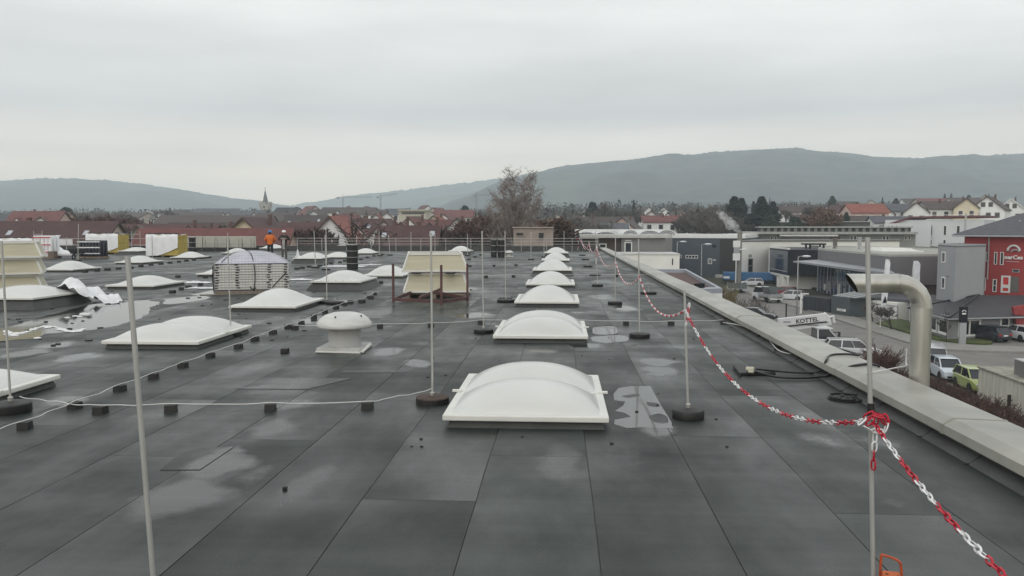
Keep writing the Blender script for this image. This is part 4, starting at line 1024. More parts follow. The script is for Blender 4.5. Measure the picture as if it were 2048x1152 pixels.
b = MB(); b.add([(-.25, -.2, .35), (.25, -.2, .35), (.25, .5, .35), (-.25, .5, .35), (-.36, -.4, .66), (.36, -.4, .66), (.36, .65, .66), (-.36, .65, .66)], [(0,3,2,1),(0,1,5,4),(1,2,6,5),(2,3,7,6),(3,0,4,7)]); b.build('tray', M('tray_grey', (.06, .065, .07), .5), wb)
for s_ in (-1, 1):
    b = MB(); b.tube([(s_*.06, -.35, .17), (s_*.22, .2, .33), (s_*.3, 1.1, .55)], .018, 6); b.tube([(s_*.22, .4, .36), (s_*.24, .5, 0)], .016, 6); b.build('handle', rubber, wb)
p = G(123, 498)
b = MB(); b.box(-1.1, 1.1, 0, .05, .05, .95); o = b.build('site_sign', M('sign_white', (.7, .7, .72), .5), loc=(p.x, p.y, 0)); tag(o, 'pale board leaning behind the wheelbarrow', 'board')
q = G(122, 494)
st = thing('striped_pack', 'small pack with red stripes left of the yellow insulation pallet', 'pack', (G(245, 500).x, G(245, 500).y, 0))
b = MB(); b.box(-.35, .35, 0, .5, 0, .85); b.build('pack', film, st)
for i in range(4):
    b = MB(); b.bar((-.3+i*.17, -.006, .8), (-.2+i*.17, -.006, .15), .06, .008); b.build('stripe', red_print, st)

# ================================================================== BUILDINGS ALONG THE STREET (right)
white_r = M('white_render', (0.78, 0.785, 0.77), 0.8, 0.06, 0.4)
cream_r = M('cream_render', (0.78, 0.77, 0.71), 0.8, 0.06, 0.4)
grey_r = M('grey_render', (0.20, 0.20, 0.195), 0.8, 0.06, 0.5)
grey_d = M('dark_grey_cladding', (0.165, 0.163, 0.168), 0.7, 0.06, 0.5)
grey_l = M('light_grey_render', (0.33, 0.34, 0.35), 0.8, 0.05, 0.5)
navy = M('dark_blue_cladding', (0.052, 0.064, 0.083), 0.55, 0.10, 0.7)
black_pan = M('black_panel', (0.010, 0.011, 0.016), 0.5, 0.2, 1, spec=0.2)
red_wall = M('red_render', (0.33, 0.045, 0.045), 0.8, 0.08, 0.4)
slate = M('slate_tiles', (0.075, 0.075, 0.088), 0.6, 0.15, 2.0)
gravel = M('roof_gravel', (0.32, 0.32, 0.28), 0.9, 0.3, 2.5)
white_p = M('white_paint', (0.72, 0.72, 0.70), 0.5, 0.04)
blue_glass = M('blue_glass', (0.03, 0.05, 0.09), 0.08, 0.4, 0.8)
def V2(px, d): return Vector((xat(px, d), d, 0))
class Bld:
    def __init__(s, name, label, cat, base, group=None):
        s.b = Vector((base[0], base[1], STREET)); s.t = thing(name, label, cat, s.b, 0, group)
    def put(s, mb, name, mat, parent=None, smooth=False):
        mb.v = [(v[0]-s.b.x, v[1]-s.b.y, v[2]-s.b.z) for v in mb.v]
        return mb.build(name, mat, parent or s.t, smooth)
    def block(s, name, poly, z0, z1, mat):
        b = MB(); b.prism([(p[0], p[1]) for p in poly], z0, z1); return s.put(b, name, mat)
    def hit(s, A, B, px, py):
        r = ray(px, py); d = (B-A); n = Vector((d.y, -d.x, 0)); o = Vector((0, 0, CAMH))
        t = (A-o).dot(n)/Vector((r.x, r.y, 0)).dot(n); q = o+r*t
        return (Vector((q.x, q.y, 0))-A).dot(d.normalized()), q.z
    def frame(s, A, B):
        u = (B-A).normalized(); n = Vector((u.y, -u.x, 0))
        if n.dot(A) > 0: n = -n
        return u, n
    def slab(s, A, B, u0, u1, z0, z1, o0, o1, mb=None):
        """box lying on the wall A-B between offsets o0..o1 in front of it"""
        u, n = s.frame(A, B); mb = mb or MB()
        c = [A+u*u0+n*o0, A+u*u1+n*o0, A+u*u1+n*o1, A+u*u0+n*o1]
        mb.prism([(p.x, p.y) for p in c], z0, z1); return mb
    def window(s, A, B, box, frame_m=None, glass=None, fw=0.09, mull=0, trans=0, name='window', sill=False):
        (u0, z1), (u1, z0) = s.hit(A, B, box[0], box[1]), s.hit(A, B, box[2], box[3])
        if u0 > u1: u0, u1 = u1, u0
        return s.window_uz(A, B, u0, u1, z0, z1, frame_m, glass, fw, mull, trans, name, sill)
    def window_uz(s, A, B, u0, u1, z0, z1, frame_m=None, glass=None, fw=0.09, mull=0, trans=0, name='window', sill=False):
        m = MB(); fw = min(fw, (u1-u0)*.2, (z1-z0)*.2)
        for (a, c, e, f) in ((u0, u1, z1-fw, z1), (u0, u1, z0, z0+fw), (u0, u0+fw, z0+fw+.002, z1-fw-.002), (u1-fw, u1, z0+fw+.002, z1-fw-.002)): s.slab(A, B, a, c, e, f, -.02, .07, m)
        for k in range(mull):
            x = u0+(u1-u0)*(k+1)/(mull+1); s.slab(A, B, x-fw*.4, x+fw*.4, z0+fw+.003, z1-fw-.003, -.02, .065, m)
        if trans: z = z1-(z1-z0)*trans; s.slab(A, B, u0+fw+.003, u1-fw-.003, z-fw*.4, z+fw*.4, -.02, .06, m)
        o = s.put(m, name, frame_m or white_p)
        g = s.slab(A, B, u0+fw*.5, u1-fw*.5, z0+fw*.5, z1-fw*.5, -.02, .02); s.put(g, 'pane', glass or dark_glass, o)
        if sill: s.put(s.slab(A, B, u0-.1, u1+.1, z0-.08, z0-.002, -.02, .16), 'sill', white_p, o)
        return o
    def panel(s, A, B, box, mat, o0=-.02, o1=.03, name='panel', parent=None):
        (u0, z1), (u1, z0) = s.hit(A, B, box[0], box[1]), s.hit(A, B, box[2], box[3])
        if u0 > u1: u0, u1 = u1, u0
        return s.put(s.slab(A, B, u0, u1, z0, z1, o0, o1), name, mat, parent)
def deep(A, B, depth):
    """wall line A-B pushed back away from the camera"""
    u = (B-A).normalized(); n = Vector((u.y, -u.x, 0))
    if n.dot(A) > 0: n = -n
    return [A, B, B-n*depth, A-n*depth]

# --- white garage with a sunken brown roof, nearest beyond the parapet
ga, gb = Vector((8.0, 64, 0)), Vector((13.3, 66.5, 0)); gc, gd = Vector((15.2, 98, 0)), Vector((8.5, 98, 0))
bl = Bld('white_garage', 'low white flat-roofed building with a sunken brown roof beyond the parapet', 'building', (10, 66))
bl.block('wall', [ga, gb, gc, gd], STREET, -3.35, white_r)
def inset(poly, k):
    c = sum((Vector(p) for p in poly), Vector())/len(poly); return [c+(Vector(p)-c)*k for p in poly]
rim = MB(); pts = [ga, gb, gc, gd]; inn = inset(pts, .9)
for i in range(4):
    j = (i+1) % 4
    o_ = [pts[i], pts[j], inn[j], inn[i]]; rim.prism([(p.x, p.y) for p in o_], -3.348, -2.95)
bl.put(rim, 'roof_rim', M('blue_grey_rim', (0.30, 0.32, 0.36), 0.5, 0.08))
bl.block('roof_bed', inset(pts, .89), -3.345, -3.30, M('brown_roof_bed', (0.10, 0.06, 0.05), .9, .2, 1))
bl.panel(ga, gb, (1388, 567, 1409, 576), dark_glass, name='vent_opening')
# --- grey upper box and white lower wall
bl = Bld('grey_stair_house', 'plain grey flat-roofed box with a white framed door above a white wall', 'building', (12, 112))
a, c = V2(1243, 112), V2(1331, 112)
bl.block('wall', deep(a, c, 12), STREET, zat(476, 112), grey_r)
bl.block('roof_slab', deep(V2(1160, 111.2), V2(1345, 111.2), 14), zat(475.6, 112), zat(470, 112), M('pale_fascia', (.42, .42, .40), .6))
bl.window(a, c, (1249, 484, 1264, 507), name='door', fw=.14)
bl.panel(a, c, (1250, 480, 1263, 482), white_p, name='lintel')
a2, c2 = V2(1165, 112.5), V2(1243, 112.5)
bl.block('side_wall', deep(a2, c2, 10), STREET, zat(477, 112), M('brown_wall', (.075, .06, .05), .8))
bl.window(a2, c2, (1198, 487, 1213, 497), fw=.2)
bl = Bld('white_yard_wall', 'long plain white wall block below the grey box', 'wall', (12, 104))
a, c = V2(1240, 104), V2(1360, 104); bl.block('wall', deep(a, c, 7), STREET, zat(509, 104), cream_r)
bl.block('cap', deep(V2(1239, 103.9), V2(1361, 103.9), 7.3), zat(508.9, 104), zat(506.5, 104), M('cap_light', (.55, .55, .53), .6))
bl.panel(a, c, (1344, 517, 1346, 530), black_pan, name='slot')
# --- dark blue hall
bl = Bld('dark_blue_hall', 'dark blue clad industrial hall with a white roof edge', 'hall', (26, 150))
a, c = V2(1320, 168), V2(1490, 162); bl.block('wall', deep(a, c, 30), STREET, zat(476, 166), navy)
bl.block('roof_edge', deep(V2(1318, 167.8), V2(1491, 161.8), 31), zat(475.9, 166), zat(468.5, 166), white_p)
bl.window(a, c, (1371, 510, 1396, 517), mull=3, fw=.12); bl.window(a, c, (1424, 489, 1433, 496), fw=.08, frame_m=navy)
bl.window(a, c, (1416, 517, 1424, 528), name='door', fw=.12, mull=1); bl.panel(a, c, (1426, 519, 1432, 521), white_p, name='sign_plate')
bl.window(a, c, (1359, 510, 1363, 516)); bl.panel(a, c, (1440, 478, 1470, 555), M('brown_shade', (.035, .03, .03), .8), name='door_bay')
# --- barrel vault rooflights on the hall behind the grey box
bl = Bld('vault_hall', 'long low hall with white barrel-vault rooflights on its roof', 'hall', (20, 135))
a, c = V2(1150, 135), V2(1345, 135); bl.block('wall', deep(a, c, 25), STREET, zat(471, 135), grey_r)
for i, (p0, p1, top) in enumerate([(1155, 1190, 465), (1192, 1232, 464.5), (1247, 1277, 461), (1280, 1322, 462), (1318, 1352, 461)]):
    x0, x1 = xat(p0, 135), xat(p1, 135); zt = zat(top, 135); zb = zat(471, 135)+.02; mid = (x0+x1)/2; rx = (x1-x0)/2; b = MB()
    b.grid(lambda u, v: (mid-rx*math.cos(PI*u), 136+v*16, zb+(zt-zb)*math.sin(PI*u)), 16, 1)
    vs = [(mid-rx*math.cos(PI*k/16), 136, zb+(zt-zb)*math.sin(PI*k/16)) for k in range(17)]; b.add(vs, [tuple(range(17))])
    o = bl.put(b, 'vault', M('vault_white', (.60, .61, .60), .35, .12, .8)); smooth_by_angle(o, 50)
    for s_ in (.92, .6):
        b = MB(); b.tube([(mid-rx*s_*math.cos(PI*k/12), 135.9, zb+(zt-zb)*s_*math.sin(PI*k/12)+.05) for k in range(13)], .07, 4); bl.put(b, 'rib', grey_l, o)
bl.block('roof_back', deep(V2(1150, 152), V2(1340, 152), 10), STREET, zat(458.5, 152), M('white_roof_sheet', (.62, .63, .61), .5))
# --- small pink shed behind the far roof edge
bl = Bld('pink_shed', 'small flat-roofed pinkish concrete shed behind the far roof edge', 'shed', (-4, 86))
a, c = V2(1027, 86), V2(1106, 86); m_ = M('pink_concrete', (.30, .25, .22), .85, .15, 1.5); bl.block('wall', deep(a, c, 4), STREET, zat(456, 86), m_)
bl.block('roof', deep(V2(1025, 85.8), V2(1107, 85.8), 4.4), zat(455.9, 86), zat(454, 86), M('shed_roof', (.38, .33, .30), .8))
bl.window(a, c, (1031, 464, 1048, 473), frame_m=m_); bl.window(a, c, (1076, 464, 1089, 480), frame_m=m_, name='door'); 
# --- white building with framed dark glass corner
bl = Bld('white_showroom', 'white flat-roofed building with a white-framed dark glass bay', 'building', (40, 152))
a, c = V2(1475, 150), V2(1541, 158); wall_top = zat(483, 155)
bl.block('wall', [a, c, V2(1800, 164), V2(1800, 172), V2(1478, 172)], STREET, wall_top, cream_r)
bl.block('roof_line', [a+Vector((-.2, -.2, 0)), c+Vector((0, -.2, 0)), V2(1802, 163.8), V2(1802, 172.5), V2(1477, 172.5)], wall_top+.003, wall_top+.22, M('roof_line_dark', (.12, .12, .11), .6))
bl.window(a, c, (1496, 517, 1505, 546), fw=.12, trans=.5, frame_m=M('grey_frame', (.3, .3, .29), .5)); bl.panel(a, c, (1497, 509, 1503, 515), M('grey_frame', (.3, .3, .29), .5), name='sign_plate')
# dark glass bay
ga_, gb_ = V2(1541, 150), V2(1578, 138); gc_ = V2(1638, 136)
bay = Bld('dark_glass_bay', 'dark glass and black box projecting from the white building, framed in white', 'building', (40, 142))
zt, zb = zat(497, 143), zat(548, 140)
bay.block('upper_box', [ga_, gb_, gc_, V2(1640, 156), V2(1545, 158)], zb, zt, black_pan)
bay.put(bay.slab(ga_, gb_, .25, (gb_-ga_).length-.15, zb+.35, zt-.3, 0.01, .06), 'glass_wall', blue_glass)
for (z0_, z1_) in ((zt+.002, zt+.25), (zb-.35, zb-.002)): bay.put(bay.slab(ga_, gb_, -.3, (gb_-ga_).length, z0_, z1_, -.3, .12), 'white_frame', white_p)
bay.put(bay.slab(ga_, gb_, -.35, -.05, zb-.35, zt+.25, -.3, .13), 'white_frame', white_p)
bay.put(bay.slab(ga_, gb_, .3, (gb_-ga_).length-.1, zb+.55, zb+.7, .065, .09), 'rail', M('grey_frame', (.3, .3, .29), .5))
bay.block('ground_floor', [ga_+Vector((.6, 2, 0)), gb_+Vector((-.2, 2.5, 0)), gc_+Vector((0, 3, 0)), V2(1640, 156), V2(1545, 158)], STREET, zb-.36, cream_r)
for k in (-.2, .5, 1.0):
    p = ga_.lerp(gb_, k) if k > 0 else ga_; bay.put(MB().box(p.x-.12, p.x+.12, p.y-.1, p.y+.1, STREET, zb-.355), 'column', white_p)
bay.put(bay.slab(ga_+Vector((.6, 2, 0)), gb_+Vector((-.2, 2.5, 0)), .3, 6.5, STREET, zb-.6, .01, .05), 'ground_glass', dark_glass)
bay.panel(gb_+Vector((-.2, 2.5, 0)), gc_+Vector((0, 3, 0)), (1583, 552, 1640, 575), cream_r, name='render_panel')
# --- dark grey showroom with canopy and glazed front
sa, sb, sc_ = V2(1637, 135), V2(1782, 104), V2(1884, 106)
sh = Bld('grey_showroom', 'dark grey windowless showroom hall with gravel roof and slanting canopy', 'hall', (45, 96))
zt = zat(512, 104); sh.block('wall', [sa, sb, sc_, V2(1890, 138), V2(1645, 157)], STREET+3.2, zt, grey_d)
sh.block('base', [sa+Vector((.3, .8, 0)), sb+Vector((0, .8, 0)), sc_+Vector((0, .5, 0)), V2(1890, 138), V2(1645, 157)], STREET, STREET+3.198, M('showroom_base', (.12, .11, .10), .6, .2, 1))
rimm = MB(); pl = [sa, sb, sc_, V2(1890, 138), V2(1645, 157)]; ins = inset(pl, .965)
for i in range(5):
    j = (i+1) % 5; rimm.prism([(p.x, p.y) for p in (pl[i], pl[j], ins[j], ins[i])], zt+.003, zt+.28)
sh.put(rimm, 'roof_rim', M('rim_light', (.40, .40, .36), .6)); sh.block('gravel_bed', inset(pl, .96), zt+.002, zt+.1, gravel)
# canopy: thin wedge
ca = MB(); p0, p1 = V2(1588, 130), V2(1795, 98); zc0, zc1 = zat(521, 130), zat(545, 98)
back0, back1 = V2(1640, 135), V2(1784, 104)
ca.add([(p0.x, p0.y, zc0), (p1.x, p1.y, zc1), (back1.x, back1.y, zc1+.1), (back0.x, back0.y, zc0+.08), (p0.x, p0.y, zc0-.22), (p1.x, p1.y, zc1-.35), (back1.x, back1.y, zc1-.3), (back0.x, back0.y, zc0-.3)], [(0,1,2,3),(7,6,5,4),(0,4,5,1),(1,5,6,2),(2,6,7,3),(3,7,4,0)])
sh.put(ca, 'canopy', M('canopy_grey', (.27, .28, .30), .5, .06))
sh.put(sh.slab(sa, sb, .5, 22.5, STREET+.15, STREET+4.3, .01, .08), 'glazing', blue_glass)
for k in range(13): sh.put(sh.slab(sa, sb, .6+k*1.75, .76+k*1.75, STREET+.15, STREET+4.3, .085, .16), 'glazing_bar', grey_l if k % 3 else white_p)
for k in range(7): sh.put(sh.slab(sa, sb, 4.2+k*2.4, 5.1+k*2.4, STREET+.6, STREET+1.6+.5*(k % 2), .09, .12), 'poster', [white_p, grey_l, M('poster_blue', (.05, .12, .3), .4)][k % 3])
# rooftop units and rooflight
def rooftop_vent(px0, px1, py0, py1, d, label, mat):
    bl = Bld('rooftop_unit', label, 'vent', (xat(px0, d), d)); bl.t.location.z = zt+.1; bl.b.z = zt+.1
    x0, x1 = xat(px0, d), xat(px1, d); z1 = zat(py0, d); z0 = zt+.1
    bl.put(MB().lathe([((x1-x0)*.42, z0), ((x1-x0)*.42, z1-.25), ((x1-x0)*.5, z1-.22), ((x1-x0)*.5, z1)], 16, ((x0+x1)/2, d+.5, 0)), 'drum', mat)
    for k in (-1, 1): bl.put(MB().bar((x0+k*.5, d, z0+.05), ((x0+x1)/2, d+.4, z0+.6), .06, .06), 'stay', white_p)
rooftop_vent(1668, 1678, 476, 500, 141, 'brown drum vent on the grey showroom roof', M('brown_drum', (.12, .10, .09), .6))
rooftop_vent(1718, 1727, 474, 500, 138, 'grey drum vent with white cap on the grey showroom roof', grey_l)
bl = Bld('roof_canopy', 'dark table-like ventilation hood on the showroom roof edge', 'vent', (46, 145)); bl.t.location.z = zt; bl.b.z = zt
x0, x1 = xat(1608, 145), xat(1650, 145)
bl.put(MB().box(x0, x1, 144, 146.5, zat(489, 145), zat(486, 145)), 'top', black_pan)
for x in (x0+.3, x0+1.0, x1-.9, x1-.3): bl.put(MB().box(x-.14, x+.14, 144.4, 144.7, zt, zat(489.1, 145)), 'leg', black_pan)
bl.put(MB().box(x0+1.2, x1-1.1, 144.6, 145.8, zt, zat(490.5, 145)), 'box', grey_l)
bl = Bld('roof_light', 'long low white glazed rooflight on the grey showroom roof', 'rooflight', (50, 122)); bl.t.location.z = zt+.1; bl.b.z = zt+.1
x0, x1 = xat(1755, 122), xat(1800, 122); z1 = zat(494, 122)
b = MB(); b.add([(x0, 120, zt+.12), (x1+2.5, 120, zt+.12), (x1+2.5, 127, zt+.12), (x0, 127, zt+.12), (x0+.5, 121.6, z1), (x1+1.5, 121.6, z1-.1), (x1+1.5, 125.4, z1-.1), (x0+.5, 125.4, z1)], [(0,3,2,1),(4,5,6,7),(0,1,5,4),(1,2,6,5),(2,3,7,6),(3,0,4,7)]); bl.put(b, 'glazing', M('rooflight_white', (.66, .66, .60), .4))
bl.put(MB().box(x0-.1, x1+2.6, 119.9, 127.1, zt+.102, zt+.3), 'kerb', white_p)
# --- light grey tower block
ta, tb, tc_ = V2(1878, 90), V2(1914, 84), V2(1972, 88)
tw = Bld('grey_tower', 'light grey cubic stair tower between dark showroom and red building', 'building', (44, 87))
zt2 = zat(492, 87); tw.block('wall', [ta, tb, tc_, V2(1975, 98), V2(1880, 99)], STREET, zt2, grey_l); tw.block('cap', inset([ta, tb, tc_, V2(1975, 98), V2(1880, 99)], 1.01), zt2+.002, zt2+.14, M('cap_mid', (.16, .165, .17), .6))
tw.window(ta, tb, (1884.5, 503, 1891, 526), fw=.14); tw.window(ta, tb, (1884, 553, 1890, 579), fw=.14); tw.panel(ta, tb, (1893, 552, 1898, 554), black_pan, name='lamp')
# --- red building with slate roof and sign
ra, rb = V2(1930, 97), V2(2130, 90)
rd = Bld('red_building', 'red rendered two-storey building with slate hip roof and arched logo sign', 'building', (50, 94))
ze = zat(473, 95); rd.block('wall', deep(ra, rb, 14), STREET, ze, red_wall)
roof = MB(); u, n = rd.frame(ra, rb); E = [ra-u*1.0+n*1.0, rb+u*1+n*1.0, rb+u*1-n*15, ra-u*1-n*15]; ridge_z = zat(405, 100)
q0, q1 = ra+u*8.0-n*7, rb-u*3-n*7
roof.add([(p.x, p.y, ze+.25) for p in E]+[(q0.x, q0.y, ridge_z), (q1.x, q1.y, ridge_z)]+[(p.x, p.y, ze+.003) for p in E], [(0,1,5,4),(1,2,5),(2,3,4,5),(3,0,4),(0,6,7,1),(1,7,8,2),(2,8,9,3),(3,9,6,0),(9,8,7,6)])
ro = rd.put(roof, 'roof', slate)
g_ = rd.slab(ra, rb, -1.0, 12.5, ze+.02, ze+.2, 1.005, 1.12); rd.put(g_, 'gutter', grey_l)
rl = MB()
for (k, w_) in ((.42, 2.6), (.58, 1.4)):
    c = ra+u*(9.0 if w_ > 2 else 11.4)+n*(1-8*k); zz = ze+.25+(ridge_z-ze-.25)*k
    a_ = c; rl.bar((a_.x, a_.y, zz+.15), (a_.x+u.x*w_*.6, a_.y+u.y*w_*.6, zz+.55), .5, .12)
rd.put(rl, 'roof_window', M('metal_white', (.5, .5, .5), .4), ro)
for box, kw in (((1968, 504, 1977, 523), dict(mull=1)), ((1989, 504, 1994, 529), {}), ((2001, 504, 2007, 530), {}), ((1965, 555, 1971, 581), {}), ((1986, 558, 1993, 584), dict(trans=.5)), ((2025, 538, 2039, 545), dict(frame_m=grey_l))):
    rd.window(ra, rb, box, fw=.13, **kw)
dp = rd.window(ra, rb, (2003, 551, 2020, 586), name='door', fw=.2, glass=M('red_door', (.55, .05, .045), .4)); rd.panel(ra, rb, (2018, 553, 2037, 585), M('grey_brown', (.13, .125, .115), .7), name='grey_panel')
rd.panel(ra, rb, (2005, 569, 2017, 576), white_p, .03, .08, 'door_sign')
(u_s, z_s) = rd.hit(ra, rb, 2028, 506); (u_e, z_e) = rd.hit(ra, rb, 2042, 490)
def onwall(uu, zz, off=.12): p = ra+u*uu+n*off; return Vector((p.x, p.y, zz))
for k, (px_c, py_c, rx, ry, m_) in enumerate([(2028, 503, 12.5, 12, white_p), (2031, 505, 8, 5.5, grey_l)]):
    pts = []
    for i in range(13):
        ang = PI*(.03+.94*i/12); uu, zz = rd.hit(ra, rb, px_c-rx*math.cos(ang), py_c-ry*math.sin(ang)); pts.append(onwall(uu, zz))
    rd.put(MB().tube(pts, .12 if k == 0 else .09, 6), 'logo_arc', m_, None, True)
def text(parent, body, loc, size, rot, mat, name='lettering', ext=.01, bold=0.0):
    cu = bpy.data.curves.new(name, 'FONT'); cu.body = body; cu.size = size; cu.extrude = ext; cu.align_x = 'CENTER'; cu.align_y = 'CENTER'; cu.offset = bold
    cu.resolution_u = 3; tmp = bpy.data.objects.new(name, cu); C.objects.link(tmp); me = bpy.data.meshes.new_from_object(tmp.evaluated_get(bpy.context.evaluated_depsgraph_get())); bpy.data.objects.remove(tmp)
    me.materials.clear(); me.materials.append(mat); o = link(name, me, parent, loc); o.rotation_euler = rot; return o
uu, zz = rd.hit(ra, rb, 2028, 515); ang = math.atan2(u.y, u.x); p = onwall(uu, zz, .14)-rd.b
if u.x < 0: ang += PI
text(rd.t, 'nerCes', p, 0.62, (R(90), 0, ang), white_p, 'sign_lettering', .03, .02)
rd.panel(ra, rb, (2012, 522, 2039, 524.5), M('pink_letter', (.55, .30, .30), .5), .05, .1, 'sign_subline')
uu, _ = rd.hit(ra, rb, 1979, 480); dpz = zat(556, 95); rd.put(MB().tube([onwall(uu, dpz, .15), onwall(uu, ze, .15), onwall(uu, ze+.1, 1.1)], .09, 8), 'downpipe', M('zinc_pipe', (.34, .31, .30), .4))
p_ = ra+u*5+n*(-2.2); rd.put(MB().tube([(p_.x, p_.y, ze+1.0), (p_.x, p_.y, zat(441, 97))], .14, 8), 'flue', M('flue_steel', (.45, .45, .45), .3, metal=.5))
# --- grey bungalow with slate hip roof
ba, bb_, bc = V2(1838, 84.5), V2(1906, 76.5), V2(2062, 79)
bg = Bld('grey_bungalow', 'single-storey grey house with black hip roof and white framed windows', 'house', (47, 82))
zw = zat(630, 78); bg.block('wall', [ba, bb_, bc, V2(2062, 92), V2(1850, 95)], STREET, zw, M('grey_house', (.25, .26, .268), .8, .05, .5))
E = [ba+Vector((-.9, -.2, 0)), bb_+Vector((-.5, -.9, 0)), bc+Vector((1, -.8, 0)), V2(2075, 94), V2(1843, 98)]
rz_ = zat(586, 86); q0, q1 = V2(1963, 86), V2(2062, 86)
roof = MB(); roof.add([(p.x, p.y, zw+.22) for p in E]+[(q0.x, q0.y, rz_), (q1.x, q1.y, rz_)]+[(p.x, p.y, zw+.003) for p in E], [(0,1,5),(1,2,6,5),(2,3,6),(3,4,5,6),(4,0,5),(0,7,8,1),(1,8,9,2),(2,9,10,3),(3,10,11,4),(4,11,7,0),(11,10,9,8,7)])
bg.put(roof, 'roof', M('black_tiles', (.024, .022, .027), .55, .2, 1.5)); 
b = MB(); b.bar((q0.x, q0.y, rz_+.05), (E[1].x, E[1].y, zw+.28), .3, .1); b.bar((q0.x, q0.y, rz_+.05), (E[0].x, E[0].y, zw+.28), .3, .1); bg.put(b, 'hip_ridge', M('hip_dark', (.015, .015, .017), .5))
b = MB(); b.bar((E[1].x, E[1].y-.06, zw+.12), (E[2].x, E[2].y-.06, zw+.12), .12, .12); b.bar((E[0].x-.05, E[0].y-.05, zw+.12), (E[1].x-.05, E[1].y-.05, zw+.12), .12, .12); bg.put(b, 'gutter', grey_l)
for bx in ((1846, 620, 1855, 656), (1858.5, 622, 1874, 664), (1879, 627, 1896, 670)): bg.window(ba, bb_, bx, fw=.16, trans=.28, mull=0, sill=True)
bg.window(bb_, bc, (1917, 632, 1960, 672), fw=.2, trans=.22, mull=1, name='shop_window'); bg.window(bb_, bc, (2000, 634, 2018, 653), fw=.16, sill=True)
bg.put(MB().tube([(bb_.x-.25, bb_.y-.3, STREET), (bb_.x-.25, bb_.y-.3, zw+.05)], .07, 8), 'downpipe', M('zinc_pipe', (.34, .31, .30), .4))
# red canopy end at right
rg = Bld('red_gable_end', 'small red wall end right of the grey house', 'wall', (52, 77)); a, c = V2(2044, 78), V2(2085, 78)
b = MB(); b.add([(a.x+.2, 77.9, STREET), (c.x, 77.9, STREET), (c.x, 77.9, zat(600, 78)), (a.x-.5, 77.9, zat(609, 78)), (a.x+.2, 78.3, STREET), (c.x, 78.3, STREET), (c.x, 78.3, zat(600, 78)), (a.x-.5, 78.3, zat(609, 78))], [(0,1,2,3),(7,6,5,4),(0,4,5,1),(1,5,6,2),(2,6,7,3),(3,7,4,0)]); rg.put(b, 'wall', M('bright_red_wall', (.28, .04, .04), .8))
# --- white workshop behind flags
ws = Bld('white_workshop', 'small white rendered workshop with dark eaves behind the flags', 'building', (36, 96)); a, c = V2(1716, 99), V2(1800, 93); zr = zat(598, 96)
ws.block('wall', deep(a, c, 8), STREET, zr, cream_r); ws.block('roof', deep(a+Vector((-.5, -.5, 0)), V2(1880, 91), 9), zr+.003, zr+.35, slate)
ws.window(a, c, (1756, 607, 1795, 650), name='garage_door', glass=white_p, frame_m=grey_l)
rw = Bld('red_low_roof', 'low dark red flat roof beside the grey tower', 'roof', (42, 92)); a, c = V2(1845, 92.5), V2(1890, 90); rw.block('wall', deep(a, c, 5), STREET, zat(606, 92), white_p); rw.block('roof', deep(a, c, 5.4), zat(605.8, 92), zat(595, 92), M('dark_red_sheet', (.10, .022, .025), .6))
# --- white house with red eaves (behind)
wh = Bld('white_block', 'white three-storey block with a thin dark red roof edge and tall windows', 'building', (92, 195)); a, c = V2(1770, 201.0), V2(1968, 189.0)
zt3 = zat(440, 195.0); wh.block('wall', deep(a, c, 18), STREET, zt3, M('blue_white_render', (.62, .635, .645), .8, .04, .3))
b = MB(); u2, n2 = wh.frame(a, c); ln = (c-a).length
for (k0, k1, z0_, z1_) in ((-.3, ln*.27, zat(454, 198.0), zat(437, 195.0)), (ln*.27, ln+.3, zat(437, 195.0), zat(435.5, 190.5))):
    A_, B_ = a+u2*k0+n2*.5, a+u2*k1+n2*.5; A2, B2 = A_-n2*19, B_-n2*19
    b.add([(A_.x, A_.y, z0_), (B_.x, B_.y, z1_), (B2.x, B2.y, z1_), (A2.x, A2.y, z0_), (A_.x, A_.y, z0_+.45), (B_.x, B_.y, z1_+.45), (B2.x, B2.y, z1_+.45), (A2.x, A2.y, z0_+.45)], [(0,3,2,1),(4,5,6,7),(0,1,5,4),(1,2,6,5),(2,3,7,6),(3,0,4,7)])
wh.put(b, 'roof', M('dark_red_eaves', (.13, .035, .04), .6))
b = MB(); A_ = a+u2*(ln*.3)-n2*.3; B_ = c-n2*.3; b.bar((A_.x, A_.y, zat(431.5, 195.0)), (B_.x, B_.y, zat(429, 189.0)), .15, .12)
for k in range(9): p_ = A_.lerp(B_, k/8); b.bar((p_.x, p_.y, zat(437, 195.0)), (p_.x, p_.y, zat(430, 192.0)), .12)
wh.put(b, 'roof_railing', white_p)
for bx in ((1859, 451, 1865, 471), (1887, 451, 1893, 471), (1913, 451, 1920, 471), (1858, 479, 1864, 490), (1886, 479, 1892, 490)): wh.window(a, c, bx, fw=.12)
wh.block('left_wing', deep(V2(1768, 200.2), V2(1862, 194.2), .4), STREET, zat(447, 199.5), M('blue_white_render', (.50, .52, .53)))
for bx in ((1776, 451, 1780, 456), (1783, 451, 1787, 456), (1791, 451, 1795, 456)): wh.window(V2(1768, 200.1), V2(1862, 194.1), bx, fw=.1)
wh.put(MB().tube([(V2(1928, 189.0).x, 188.4, zat(470, 189.0)), (V2(1928, 189.0).x, 188.4, zat(428, 189.0))], .22, 10), 'flue', M('flue_steel', (.45, .45, .45), .3))
